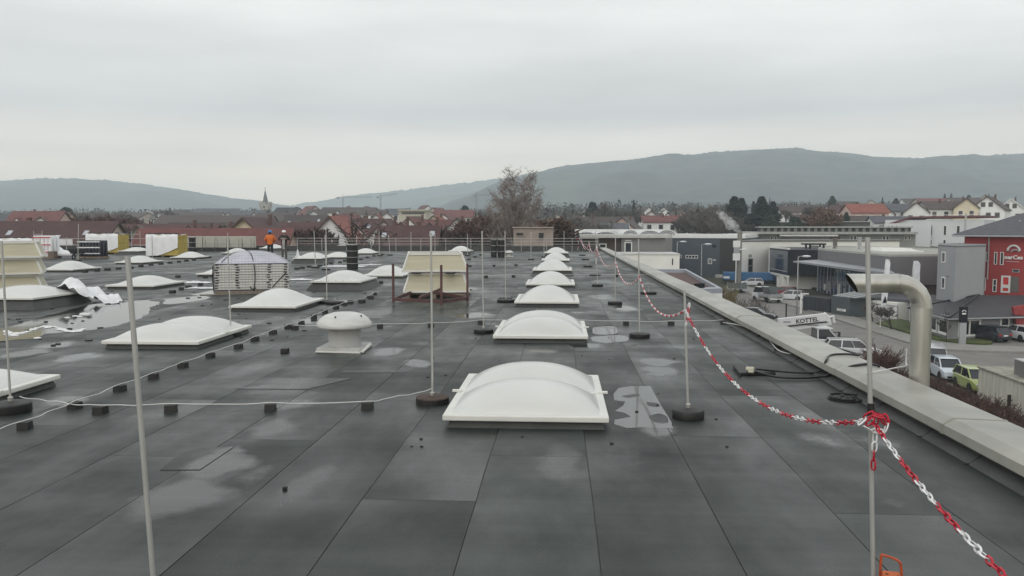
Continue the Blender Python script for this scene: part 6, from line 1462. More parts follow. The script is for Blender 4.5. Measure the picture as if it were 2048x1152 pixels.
def house(px, py, d, w, l, rz, wall, roof, label, rh=None, windows=True, chim=1, sky=0, group='houses of the town', eave_px=None, name='house', dormers=0, over=.4, wscale=1.0):
    """gabled house: ridge along local y; the gable end at -y faces the camera when rz = 0"""
    x = xat(px, d); zr = zat(py, d); y = d+l/2*abs(math.cos(rz))+w/2*abs(math.sin(rz)); rh = rh or (w*.42 if abs(math.sin(rz)) < .7 else w*.24)
    zg = ground_z(x, y)-.5; Hr = max(zr-zg, rh+2.4); zg = zr-Hr
    t = thing(name, label, 'house', (x, y, zg), rz, group); he = Hr-rh; w2, l2 = w/2, l/2
    b = MB(); b.add([(-w2, -l2, 0), (w2, -l2, 0), (w2, l2, 0), (-w2, l2, 0), (-w2, -l2, he), (w2, -l2, he), (w2, l2, he), (-w2, l2, he), (0, -l2, Hr-.06), (0, l2, Hr-.06)],
        [(0,1,5,8,4),(2,3,7,9,6),(1,2,6,5),(3,0,4,7),(4,8,9,7),(5,6,9,8)]); b.build('wall', WL[wall], t)
    sl = rh/w2; ro = None
    for s in (-1, 1):
        b = MB(); x1 = s*(w2+over); z1 = he-sl*over; th = .18
        vs = [(0, -l2-over, Hr), (x1, -l2-over, z1), (x1, l2+over, z1), (0, l2+over, Hr)]; vs += [(q[0], q[1], q[2]+th) for q in vs]
        fs = [(0,3,2,1),(4,5,6,7),(0,1,5,4),(1,2,6,5),(2,3,7,6),(3,0,4,7)]
        b.add(vs, fs if s > 0 else [f[::-1] for f in fs]); ro = b.build('roof', RT[roof], t)
        b = MB(); b.bar((0, -l2-over-.03, Hr+.02), (x1, -l2-over-.03, z1+.02), .06, .26); b.build('barge_board', barge_m if wall != 'white' or roof != 'grey' else white_p, t)
    if chim:
        b = MB(); cx = w2*.22*(1 if (px*7) % 2 < 1 else -1); cyy = l2*.3; b.box(cx-.22, cx+.22, cyy-.3, cyy+.3, Hr-.8, Hr+.6); b.box(cx-.26, cx+.26, cyy-.34, cyy+.34, Hr+.6, Hr+.68); b.build('chimney', M('chimney_brick', (.12, .07, .055), .9), ro)
    # which faces the camera sees
    vd = Vector((-x, -y, 0)).normalized(); loc = Matrix.Rotation(-rz, 3, 'Z') @ vd
    def win(face, u, z, ww, wh):
        b = MB(); f = MB()
        if face == 'g': s = -1 if loc.y < 0 else 1; yy = s*l2; b.box(u-ww/2, u+ww/2, min(yy, yy+s*.05), max(yy, yy+s*.05), z, z+wh); f.box(u-ww/2-.12, u+ww/2+.12, min(yy+s*-.02, yy+s*.025), max(yy-s*.02, yy+s*.025), z-.12, z+wh+.12)
        else: s = 1 if loc.x > 0 else -1; xx = s*w2; b.box(min(xx, xx+s*.05), max(xx, xx+s*.05), u-ww/2, u+ww/2, z, z+wh); f.box(min(xx-s*.02, xx+s*.025), max(xx-s*.02, xx+s*.025), u-ww/2-.12, u+ww/2+.12, z-.12, z+wh+.12)
        o = f.build('window', white_p if wall != 'white' else WL['grey'], t); b.build('pane', dark_glass, o)
    if windows:
        k = wscale
        if abs(loc.y) > .35:
            if rh > 3.0: win('g', -.9*k if w > 7 else 0, he+rh*.22, .9*k, 1.1*k); (win('g', .9*k, he+rh*.22, .9*k, 1.1*k) if w > 7 else None)
            for fl in range(2):
                z = he-2.2-fl*2.8
                if z > .5:
                    for u in ((-w*.27, w*.05, w*.3) if w > 8 else (-w*.22, w*.22)): win('g', u, z, 1.0*k, 1.25*k)
        if abs(loc.x) > .35:
            n = max(2, int(l/2.8))
            for fl in range(2):
                z = he-2.1-fl*2.8
                if z > .5:
                    for i in range(n): win('s', -l2+l*(i+.5)/n, z, 1.0*k, 1.25*k)
    if sky:
        s = 1 if loc.x > 0 else -1; nrm = Vector((s*rh, 0, w2)).normalized()
        for i in range(sky):
            u = -l2*.7+l*.7*i/max(1, sky-1); f = .35+.25*((i*37) % 3)/2; c = Vector((s*w2*f, u, Hr-rh*f+.2)); tx = Vector((s*w2, 0, -rh)).normalized(); b = MB(); hw, hh = .36, .5; ty = Vector((0, 1, 0))
            vs = [c+ty*a*hw+tx*e*hh+nrm*o_ for o_ in (.0, .10) for (a, e) in ((-1, -1), (1, -1), (1, 1), (-1, 1))]; b.add(vs, [(0,3,2,1),(4,5,6,7),(0,1,5,4),(1,2,6,5),(2,3,7,6),(3,0,4,7)]); b.build('roof_window', M('sky_glass', (.42, .44, .47), .15), ro)
    for i in range(dormers):
        s = 1 if loc.x > 0 else -1; u = -l2+l*(i+.5)/dormers; xb = s*w2*.72; dw = 1.3; zb = Hr-rh*.72+.1; zt_ = zb+1.1; b = MB()
        xe = s*w2*.1
        b.add([(xb, u-dw, zb), (xb, u+dw, zb), (xb, u, zb+1.7), (xe, u-dw, zb), (xe, u+dw, zb), (xe, u, zb+1.7)], [(0,1,2) if s > 0 else (2,1,0)]); b.build('dormer_front', WL['white'], ro)
        b = MB()
        for q in (-1, 1): b.bar((xb+s*.15, u+q*(dw+.1), zb-.02), (xb+s*.15, u, zb+1.75), .2, .2)
        b.add([(xb+s*.2, u-dw-.15, zb), (xb+s*.2, u, zb+1.85), (xe, u, zb+1.85), (xe, u-dw-.15, zb), (xb+s*.2, u+dw+.15, zb), (xe, u+dw+.15, zb)], [(0,1,2,3),(1,4,5,2)]); b.build('dormer_roof', RT[roof], ro)
    return t
Q = PI/2
# --- left
house(30, 443, 108, 13, 22, Q, 'beige', 'dark', 'long dark red roof with pale roof windows at the left edge', rh=5.2, windows=False, sky=5)
house(52, 421, 215, 12, 15, Q, 'pink', 'red', 'large faded red roof with pale dormers, far left', rh=5, dormers=2, chim=2)
house(98, 424, 230, 9, 9, R(70), 'pink', 'red', 'faded red house just right of the far left dormer roof', rh=3.5)
house(8, 428, 250, 10, 10, Q, 'grey', 'grey', 'grey roofed house at the far left picture edge', rh=4)
house(233, 452, 128, 8, 12, R(25), 'stone', 'brown', 'stone gabled house with brown roof behind the wrapped pallets', rh=4)
house(300, 449, 150, 11, 22, Q, 'beige', 'dark', 'long dark red roof behind the yellow insulation pallet', rh=4.5, dormers=0, windows=False)
house(415, 430, 265, 16, 40, Q, 'grey', 'brown', 'very long low brown roof with pale ridge left of the church', rh=4.2, windows=False, chim=0)
house(395, 446, 160, 11, 17, Q, 'beige', 'brown', 'brown roof with three small white dormers left of the cream gable', rh=4.5, dormers=3, windows=False)
house(484, 436, 116, 10.5, 13, R(2), 'cream', 'dark', 'cream gable with tall dark windows under a brown-red roof', rh=4.6, over=.7)
house(545, 446, 128, 10, 13, Q, 'grey', 'dark', 'dark red roof with a glazed lean-to right of the cream gable', rh=3.2)
house(408, 459, 96, 7, 19.5, Q, 'pink', 'red', 'long low bright red roof behind the cream roof wall', rh=3, windows=False, chim=0)
house(600, 430, 240, 13, 13, Q, 'pink', 'brown', 'brown-pink roof just right of the church', rh=5, sky=2)
house(655, 433, 128, 10.5, 12, R(3), 'white', 'orange', 'big white gable with bright orange roof behind bare branches', rh=5.8, over=.5)
house(612, 449, 150, 10, 11, Q, 'pink', 'red', 'red roof tucked left of the big white gable', rh=4)
house(732, 438, 160, 9, 8, Q, 'beige', 'dark', 'dark red roof with pale roof windows right of the orange roof', rh=3.6, sky=3)
house(764, 441, 138, 6.5, 12, R(3), 'white', 'dark', 'narrow white gable with dark red roof left of the rod', rh=3.4)
house(790, 453, 118, 8, 6, Q, 'stone', 'dark', 'dark roof with stone wall behind the red rack', rh=3.2, sky=2)
house(702, 446, 150, 6.5, 9, R(6), 'white', 'red', 'white gable peeping out right of the orange roof', rh=3.4)
house(858, 446, 150, 6.5, 8, R(2), 'white', 'red', 'white gable with red roof right of the steep dark roof', rh=3.2)
house(798, 445, 145, 6, 8, R(4), 'beige', 'red', 'beige gable with red roof behind the stone wall house', rh=3.2)
house(748, 428, 230, 7, 9, R(6), 'white', 'orange', 'white gable with orange roof above the narrow white gable', rh=3.4)
house(684, 428, 240, 8, 9, R(-30), 'white', 'red', 'white house with red roof just above the orange roof', rh=3.2)
house(870, 431, 230, 7, 9, R(-6), 'cream', 'orange', 'cream gable with orange roof left of the small white house', rh=3.2)
house(362, 452, 135, 4.2, 7, R(18), 'white', 'dark', 'small white gable above the red roof, left of three', rh=2.0)
house(396, 453, 135, 4.0, 7, R(17), 'white', 'dark', 'small white gable above the red roof, middle of three', rh=1.9)
house(436, 451, 135, 4.4, 7, R(16), 'white', 'dark', 'small white gable above the red roof, right of three', rh=2.1)
house(822, 435, 165, 8.5, 11, R(-6), 'white', 'red', 'white gable with red tiled roof right of the flat cream block', rh=4.2)
house(836, 453, 112, 7.5, 4.6, Q, 'beige', 'dark', 'steep dark red roof above the cream stack', rh=3.6, windows=True, sky=1)
house(912, 437, 170, 6.0, 9, R(2), 'white', 'black', 'small white house with dark gable roof left of the birch', rh=3.0, wscale=1.2)
house(880, 440, 178, 7, 8, Q, 'pink', 'red', 'red roof adjoining the small white house', rh=2.6)
# farther rows, left and centre
row = [(570, 414, 420, 12, 12, Q, 'grey', 'black', 'black roofed house right of the church spire'), (588, 413, 430, 10, 11, R(10), 'white', 'black', 'white gable beyond the black roof, right of the church'), (612, 411, 400, 11, 12, R(40), 'pink', 'red', 'pale red gabled house, far, left of the crane'),
       (640, 418, 380, 12, 14, Q, 'white', 'brown', 'far white house with brown roof below the left crane'), (668, 414, 420, 10, 14, Q, 'beige', 'brown', 'far beige house right below the left crane'), (690, 411, 460, 12, 12, R(20), 'pink', 'red', 'far pink gable below the left crane mast'),
       (715, 414, 400, 13, 16, Q, 'beige', 'brown', 'far brown roof between the two cranes'), (745, 419, 330, 9, 10, Q, 'white', 'brown', 'far white two-storey house left of the flat cream block'), (731, 412, 420, 7, 9, R(0), 'white', 'brown', 'far narrow white gable between the cranes'),
       (792, 417, 350, 11, 11, Q, 'white', 'grey', 'far white house with grey roof beside the flat cream block'), (845, 410, 480, 13, 12, R(30), 'white', 'red', 'far red roofed house above the flat cream block'), (872, 415, 430, 11, 11, R(-20), 'beige', 'red', 'far red gable right of the flat cream block'),
       (905, 420, 300, 11, 15, Q, 'beige', 'red', 'faded red roof above the small white house'), (540, 425, 330, 14, 16, Q, 'grey', 'brown', 'brown hall roof in front of the church tower'), (470, 420, 430, 16, 30, Q, 'grey', 'grey', 'long grey roof left of the church'), (430, 416, 520, 14, 30, Q, 'white', 'grey', 'far pale flat-pitched hall left of the church'),
       (330, 420, 480, 14, 22, Q, 'white', 'brown', 'far white house among trees, left centre'), (365, 418, 520, 12, 16, Q, 'white', 'grey', 'far white house with grey roof, left centre'), (398, 424, 400, 12, 20, Q, 'white', 'brown', 'far white low house behind the long brown roof'), (260, 424, 380, 12, 16, R(60), 'beige', 'brown', 'far beige house behind bare trees at the left'),
       (290, 421, 460, 11, 12, R(20), 'white', 'grey', 'far white gable behind bare trees at the left'), (215, 428, 300, 10, 12, Q, 'beige', 'dark', 'far dark red roof left of the bare hedge'), (115, 426, 300, 11, 14, Q, 'white', 'brown', 'far white house left of the dark round tree'), (170, 424, 350, 12, 14, Q, 'beige', 'brown', 'far brown roof right of the dark round tree'),
       (500, 424, 350, 10, 12, R(15), 'white', 'brown', 'far white gable just left of the church tower')]
row += [(622, 421, 330, 7, 8, R(14), 'white', 'brown', 'small far white gable left of the left crane mast'), (655, 423, 310, 7, 8, R(12), 'white', 'red', 'small far white gable above the orange roof'), (705, 424, 300, 7, 9, R(10), 'cream', 'brown', 'small far cream gable between crane and flat block'),
        (770, 425, 300, 6.5, 8, R(8), 'white', 'red', 'small far white gable left of the flat cream block'), (862, 424, 300, 7, 8, R(6), 'white', 'brown', 'small far white gable right of the flat cream block'), (890, 428, 260, 6, 8, R(-8), 'white', 'red', 'small far white gable above the red adjoining roof'),
        (945, 420, 380, 8, 9, R(4), 'cream', 'brown', 'small far cream gable just left of the birch crown'), (520, 419, 470, 8, 9, R(10), 'white', 'grey', 'small far white gable behind the church tower'), (450, 425, 380, 8, 9, R(14), 'white', 'brown', 'small far white gable behind the long brown roof, right end'), (310, 425, 380, 8, 9, R(20), 'white', 'dark', 'small far white gable behind the long brown roof, left end'),
        (150, 431, 280, 7, 8, R(25), 'white', 'dark', 'small far white gable under the dark round tree'), (60, 433, 190, 5.5, 7, R(30), 'white', 'red', 'small white gable in front of the far left dormer roof')]
for r_ in row: house(*r_, chim=0, windows=r_[2] < 440, wscale=1.3)
# flat cream block
bl = Bld('flat_cream_block', 'flat-roofed cream office block with one long dark window band', 'building', (-50, 280)); a, c = V2(797, 282), V2(852, 282)
bl.block('wall', deep(a, c, 12), STREET, zat(421.5, 282), M('cream_block', (.50, .47, .38), .8)); bl.block('roof', deep(V2(796, 281), V2(853, 281), 14), zat(421.3, 282), zat(419, 282), M('cream_block', (.50, .47, .38)))
bl.window(a, c, (804, 424.5, 849, 428.5), fw=.2, frame_m=M('dark_frame', (.05, .05, .05), .5)); bl.window(a, c, (812, 432.5, 842, 435.5), fw=.2, mull=4, frame_m=M('dark_frame', (.05, .05, .05)))
# --- right of the birch
rowr = [(1115, 428, 330, 8, 9, R(-2), 'beige', 'brown', 'small far beige gable right beside the birch'), (1330, 415, 400, 9, 10, R(-8), 'white', 'brown', 'small far white gable above the long red roof'), (1404, 418, 380, 8, 10, Q, 'white', 'brown', 'small far white house behind the tall bare trees'), (1555, 410, 420, 9, 10, R(-16), 'white', 'red', 'small far white gable right of the dark conifers'), (1662, 414, 340, 8, 10, R(-18), 'white', 'brown', 'small far white gable behind the orange bare tree'), (1750, 401, 480, 10, 12, R(-20), 'beige', 'red', 'small far gable directly above the bright red roof'), (1830, 399, 480, 10, 12, Q, 'white', 'brown', 'small far white house above the grey roof'), (1985, 391, 430, 10, 12, R(-30), 'beige', 'red', 'small far red roof above the cream gable'), (1205, 434, 220, 9, 17, Q, 'grey', 'brown', 'long pale grey-brown roof right of the birch'), (1256, 435, 205, 8, 12, R(-14), 'pink', 'brown', 'pinkish gable with brown roof and chimney above the vault roofs'), (1313, 422, 235, 7.5, 12, R(-14), 'white', 'black', 'white gable with black roof edge right of the vaults'),
        (1345, 432, 225, 7, 16, Q, 'white', 'red', 'long red roof in front of the white gable'), (1361, 422, 260, 7, 10, R(10), 'pink', 'brown', 'pale gable behind the long red roof'), (1435, 431, 240, 8, 14, Q, 'white', 'brown', 'white house half hidden behind the chimney smoke'),
        (1594, 413, 265, 8, 10, Q, 'white', 'brown', 'white villa with dormer right of the dark conifers'), (1622, 430, 225, 6, 8, Q, 'white', 'brown', 'low white house front below the white villa'), (1686, 411, 290, 6, 7, R(30), 'white', 'dark', 'narrow white gable between bare trees'),
        (1740, 409, 230, 10, 10, Q, 'pink', 'orange', 'cream house with bright red roof and white chimney on the slope'), (1776, 410, 240, 6.5, 10, R(-16), 'white', 'black', 'white modern gable with dark stair strip on the slope'), (1812, 409, 245, 9, 11, Q, 'white', 'grey', 'white house with wide grey roof on the slope'),
        (1846, 406, 235, 6.6, 9, R(-20), 'white', 'brown', 'plain white gable right of the grey roof'), (1903, 404, 235, 9, 13, Q, 'white', 'brown', 'long brown roof over white walls on the slope'), (1949, 398, 228, 6.0, 9, R(-24), 'cream', 'brown', 'cream four-storey gable on the slope'),
        (2004, 394, 225, 8.5, 10, R(-36), 'white', 'brown', 'large white gable with dark strip at the right slope'), (2046, 399, 235, 8, 10, R(-30), 'white', 'grey', 'grey roofed house at the right picture edge'), (1690, 404, 430, 10, 14, Q, 'beige', 'brown', 'far beige house above the red roofed one'),
        (1870, 398, 420, 10, 16, Q, 'beige', 'red', 'far red roof above the slope houses'), (1935, 397, 400, 10, 14, Q, 'beige', 'brown', 'far brown roof behind the cream gable'), (1290, 414, 420, 10, 12, R(20), 'white', 'brown', 'far white gable left of the dark conifers'), (1175, 418, 380, 9, 10, R(10), 'beige', 'brown', 'far beige gable above the grey-brown roof'),
        (1640, 411, 420, 10, 14, Q, 'beige', 'brown', 'far beige house behind the villa'), (1150, 441, 210, 7, 9, R(-10), 'white', 'grey', 'small pale house in the trees right of the birch'), (1230, 447, 190, 5, 6, Q, 'white', 'grey', 'tiny white annex left of the pinkish gable'), (1718, 433, 215, 7, 14, Q, 'beige', 'brown', 'low beige outbuildings below the red roofed house'), (1790, 434, 205, 6, 10, Q, 'white', 'grey', 'low white garage row below the slope houses')]
for r_ in rowr: house(*r_, chim=1 if r_[2] < 300 else 0, windows=r_[2] < 400, wscale=1.0, group='houses on the right slope')

# church
d = 600; cx = xat(532, d); t = thing('church', 'stone church tower with slender grey spire above the roofs', 'church', (cx, d, ground_z(cx, d)-1)); zb = t.location.z
def cz(py): return zat(py, d)-zb
stone = M('church_stone', (.36, .34, .29), .9, .12, .3); ww = 17*d/FPX/2
b = MB(); b.box(-ww, ww, -ww, ww, 0, cz(411)); b.build('tower', stone, t)
b = MB()
for (x, y_) in ((0, -1), (0, 1), (1, 0), (-1, 0)):
    px_, py_ = (x*ww, y_*ww); tx = Vector((-y_, x, 0))
    A_ = Vector((px_, py_, cz(411))); b.add([tuple(A_-tx*ww), tuple(A_+tx*ww), tuple(A_+Vector((0, 0, cz(402)-cz(411)))), (0, 0, cz(406))], [(0,1,2),(1,3,2),(3,0,2)])
b.build('gable', stone, t)
b = MB(); n_ = 8; b.lathe([(ww*.95, cz(408)), (ww*.55, cz(398)), (.05, cz(377))], n_); b.build('spire', M('spire_slate', (.10, .11, .11), .6, .1, .5), t)
for (x, y_) in ((-1, -1), (1, -1), (1, 1), (-1, 1)): b = MB(); b.lathe([(ww*.22, cz(414)), (ww*.22, cz(405)), (.02, cz(400))], 6, (x*ww, y_*ww, 0)); b.build('pinnacle', stone, t)
for (z0_, z1_) in ((cz(426), cz(419)), (cz(414.5), cz(411.5))): b = MB(); b.box(-ww*.25, ww*.25, -ww-.15, -ww+.1, z0_, z1_); b.build('window', black_pan, t)
b = MB(); b.tube([(0, 0, cz(378)), (0, 0, cz(373))], .12, 5); b.bar((-.7, 0, cz(374.5)), (.7, 0, cz(374.5)), .2); b.build('cross', black_pan, t)
b = MB(); b.box(-ww*.7, ww*3, 3, 20, 0, cz(432)); b.build('nave', stone, t); b = MB(); b.add([(-ww*.7, 2.8, cz(432)+.02), (ww*3.1, 2.8, cz(432)+.02), (ww*3.1, 20, cz(432)+.02), (-ww*.7, 20, cz(432)+.02), (-ww*.7, 11, cz(424)), (ww*3.1, 11, cz(424))], [(0,1,5,4),(2,3,4,5),(0,4,3),(1,2,5)]); b.build('nave_roof', RT['red'], t)
# cranes
for (px, py_t, jib, d, l) in ((687, 394, 60, 900, 'thin tower crane left of two on the horizon'), (762, 393, 42, 950, 'thin tower crane right of two on the horizon'), (953, 391, 22, 800, 'thin tower crane just left of the birch')):
    x = xat(px, d); t = thing('tower_crane', l, 'crane', (x, d, ground_z(x, d)), R(-25 if px == 762 else 0), 'tower cranes'); H = zat(py_t, d)-ground_z(x, d); m_ = M('crane_grey', (.10, .10, .11), .6)
    b = MB(); s = .55
    for (a_, c_) in ((-s, -s), (s, -s), (s, s), (-s, s)): b.bar((a_, c_, 0), (a_, c_, H), .16)
    for k in range(int(H/2)): b.bar((-s, -s, k*2), (s, -s, k*2+2), .08)
    b.build('mast', m_, t); L_ = jib*d/FPX; b = MB()
    for z in (0, 1.0): b.bar((-L_*.2, 0, H+z), (L_, 0, H+z+(.12*L_ if px == 762 else 0)), .2)
    for k in range(int(L_/2)): b.bar((k*2, 0, H+(.12*k*2 if px == 762 else 0)), (k*2+1, 0, H+1+(.12*(k*2+1) if px == 762 else 0)), .08)
    b.build('jib', m_, t); b = MB(); b.box(-L_*.22, -L_*.12, -.6, .6, H-1.2, H+.2); b.build('counterweight', m_, t); b = MB(); b.bar((0, 0, H), (0, 0, H+4), .3); b.bar((0, 0, H+4), (L_*.6, 0, H+1), .06); b.build('tower_top', m_, t)

# ================================================================== TREES
bark_b = M('birch_bark', (.32, .295, .265), .9, .35, 3); twig_b = M('birch_twigs', (.23, .19, .17), .9, .2, .5); twig_r = M('red_brown_twigs', (.095, .055, .047), .9, .25, .3); twig_o = M('orange_brown_twigs', (.13, .080, .055), .9, .25, .3); twig_g = M('grey_twigs', (.105, .093, .082), .9, .25, .3); bark_d = M('dark_bark', (.035, .028, .024), .9, .3, 2)
def bare_tree(seed, H, spread, levels=5, trunk_r=.25, fork=.28, twig_r_=.02, up=.55, kids=(3, 4), droop=0.0, taper=.62, ntw=5, lenf=.68):
    rnd = random.Random(seed); tb, cb = MB(), MB()
    def grow(p, dr, L_, r, lv):
        n = 3; pts = [p]; q = p
        for i in range(n):
            dr = (dr+Vector((rnd.gauss(0, .12), rnd.gauss(0, .12), rnd.gauss(0, .06)+(.05 if lv < 3 else -droop)))).normalized(); q = q+dr*L_/n; pts.append(q)
        if lv <= 2: tb.tube(pts, [r*(1-(1-taper)*i/n) for i in range(n+1)], 6 if lv == 0 else 5, cap=False)
        else: cb.tube(pts, [max(twig_r_, r*(1-.5*i/n)) for i in range(n+1)], 3, cap=False)
        if lv >= levels:
            for k in range(ntw):
                f = rnd.uniform(.2, 1); s = pts[0].lerp(pts[-1], f); d2 = (dr+Vector((rnd.gauss(0, .6), rnd.gauss(0, .6), rnd.gauss(.1, .45)-droop*2))).normalized(); e = s+d2*L_*rnd.uniform(.5, 1.1)
                cb.tube([s, s.lerp(e, .5)+Vector((0, 0, -.02*L_)), e], [twig_r_, twig_r_*.8, twig_r_*.5], 3, cap=False)
            return
        k = rnd.randint(*kids)+(1 if lv == 0 else 0)
        for i in range(k):
            f = 1.0 if i == 0 else rnd.uniform(.45, 1.0); s = pts[0].lerp(pts[-1], f) if lv else pts[0].lerp(pts[-1], max(f, .6))
            a = rnd.uniform(0, 2*PI)+i*2.4; side = Vector((math.cos(a), math.sin(a), 0))
            nd = (dr*(1.0 if i == 0 else up)+side*spread*(.35 if i == 0 else 1)+Vector((0, 0, .18))).normalized(); grow(s, nd, L_*lenf*rnd.uniform(.85, 1.15), r*(taper if i == 0 else taper*.75), lv+1)
    grow(Vector((0, 0, 0)), Vector((0, 0, 1)), H*fork, trunk_r, 0)
    return tb, cb
TREE_CACHE = {}
def tree_proto(key, mats, **kw):
    tb, cb = bare_tree(**kw)
    a = bpy.data.meshes.new('trunk'); a.from_pydata(tb.v, [], tb.f); a.materials.append(mats[0]); c = bpy.data.meshes.new('crown'); c.from_pydata(cb.v, [], cb.f); c.materials.append(mats[1])
    zt_ = max(v[2] for v in cb.v); TREE_CACHE[key] = (a, c, zt_)
def tree(key, px, d, py_top, label, wf=1.0, group='bare trees', name='bare_tree', rz=None, mats=None):
    x = xat(px, d); zg = ground_z(x, d)-.1; H = zat(py_top, d)-zg; a, c, z0_ = TREE_CACHE[key]; s = H/z0_
    t = thing(name, label, 'tree', (x, d, zg), random.uniform(0, 6.28) if rz is None else rz, group); t.scale = (s*wf, s*wf, s)
    link('trunk', a, t); link('crown', c, t); return t
def birch_mesh(seed, H=19.0, Rw=4.3):
    rnd = random.Random(seed); tb, cb = MB(), MB()
    def env(z): q = (z/H-.18)/.86; return Rw*max(.3, math.sin(PI*min(1, max(0, q))**.92)**.55) if q > 0 else .4
    def limb(p, tip, r, n=7, bow=.5):
        mid = p.lerp(tip, .5)+Vector((0, 0, -bow)); pts = []
        for i in range(n+1):
            t = i/n; q = p*(1-t)**2+mid*2*t*(1-t)+tip*t*t; pts.append(q+Vector((rnd.gauss(0, .07), rnd.gauss(0, .07), 0))*(1 if 0 < i < n else 0))
        tb.tube(pts, [max(.02, r*(1-.85*i/n)) for i in range(n+1)], 5, cap=False); return pts
    trunk = limb(Vector((0, 0, 0)), Vector((.2, 0, H*.42)), .30, 6, 0)
    mains = []
    for k in range(42):
        a = k*2.4+rnd.uniform(-.3, .3); f_ = ((k+.5)/42)**.8; z = H*(.40+.58*f_); rr_ = env(z)*math.sqrt(rnd.uniform(.05, 1.0)); s = trunk[rnd.choice((3, 4, 5, 6))] if z > H*.6 else trunk[rnd.choice((2, 3, 4))]
        mains.append(limb(s, Vector((math.cos(a)*rr_, math.sin(a)*rr_, z)), .11, 8, H*.03*rnd.uniform(.3, 1.4)))
    for m in mains:
        for j in range(11):
            i = rnd.randint(2, 7); s = m[i].lerp(m[i+1], rnd.random()); a = rnd.uniform(0, 6.28); L_ = H*rnd.uniform(.05, .11); e = s+Vector((math.cos(a)*L_*.75, math.sin(a)*L_*.75, L_*rnd.uniform(.25, 1.0)))
            if math.hypot(e.x, e.y) > env(min(e.z, H*.97))*1.2: e = s+(e-s)*.45
            cb.tube([s, s.lerp(e, .5)+Vector((0, 0, -.1)), e], [.034, .028, .02], 3, cap=False)
            for q in range(11):
                f = rnd.uniform(.15, 1); u = s.lerp(e, f); a2 = rnd.uniform(0, 6.28); l2 = H*rnd.uniform(.02, .06); v = u+Vector((math.cos(a2)*l2*.6, math.sin(a2)*l2*.6, l2*rnd.uniform(-.5, 1.0)))
                cb.tube([u, v], [.02, .013], 3, cap=False)
                for w_ in range(2): g = u.lerp(v, rnd.uniform(.3, .9)); cb.tube([g, g+Vector((rnd.gauss(0, .28), rnd.gauss(0, .28), rnd.uniform(-.4, .4)))], [.014, .010], 3, cap=False)
    return tb, cb
for kk, sd_, rw_ in (('birch', 3, 4.4), ('birch2', 8, 3.6)):
    tb, cb = birch_mesh(sd_, 19.0, rw_); a = bpy.data.meshes.new('trunk'); a.from_pydata(tb.v, [], tb.f); a.materials.append(bark_b); c = bpy.data.meshes.new('crown'); c.from_pydata(cb.v, [], cb.f); c.materials.append(twig_b); TREE_CACHE[kk] = (a, c, 19.0*1.02)
tree_proto('round', (bark_d, twig_g), seed=11, H=10, spread=.75, levels=5, trunk_r=.2, fork=.25, twig_r_=.03, kids=(3, 4), ntw=4)
tree_proto('red', (bark_d, twig_r), seed=21, H=8, spread=.6, levels=5, trunk_r=.14, fork=.22, twig_r_=.035, kids=(3, 4), ntw=5)
tree_proto('orange', (bark_d, twig_o), seed=31, H=8, spread=.55, levels=5, trunk_r=.14, fork=.20, twig_r_=.035, kids=(3, 4), ntw=5)
tree_proto('pollard', (bark_d, bark_d), seed=41, H=9, spread=.8, levels=4, trunk_r=.26, fork=.42, twig_r_=.035, up=.35, kids=(3, 3), ntw=3, lenf=.62)
tree_proto('slim', (bark_d, twig_g), seed=51, H=12, spread=.3, levels=5, trunk_r=.18, fork=.26, twig_r_=.03, kids=(2, 4), ntw=4, lenf=.7)
tree('birch', 1036, 108, 331, 'tall bare silver birch rising behind the far roof edge', 1.2, rz=.4)
tree('birch2', 1008, 114, 385, 'smaller bare birch leaning beside the tall one', 1.1, rz=2.2)
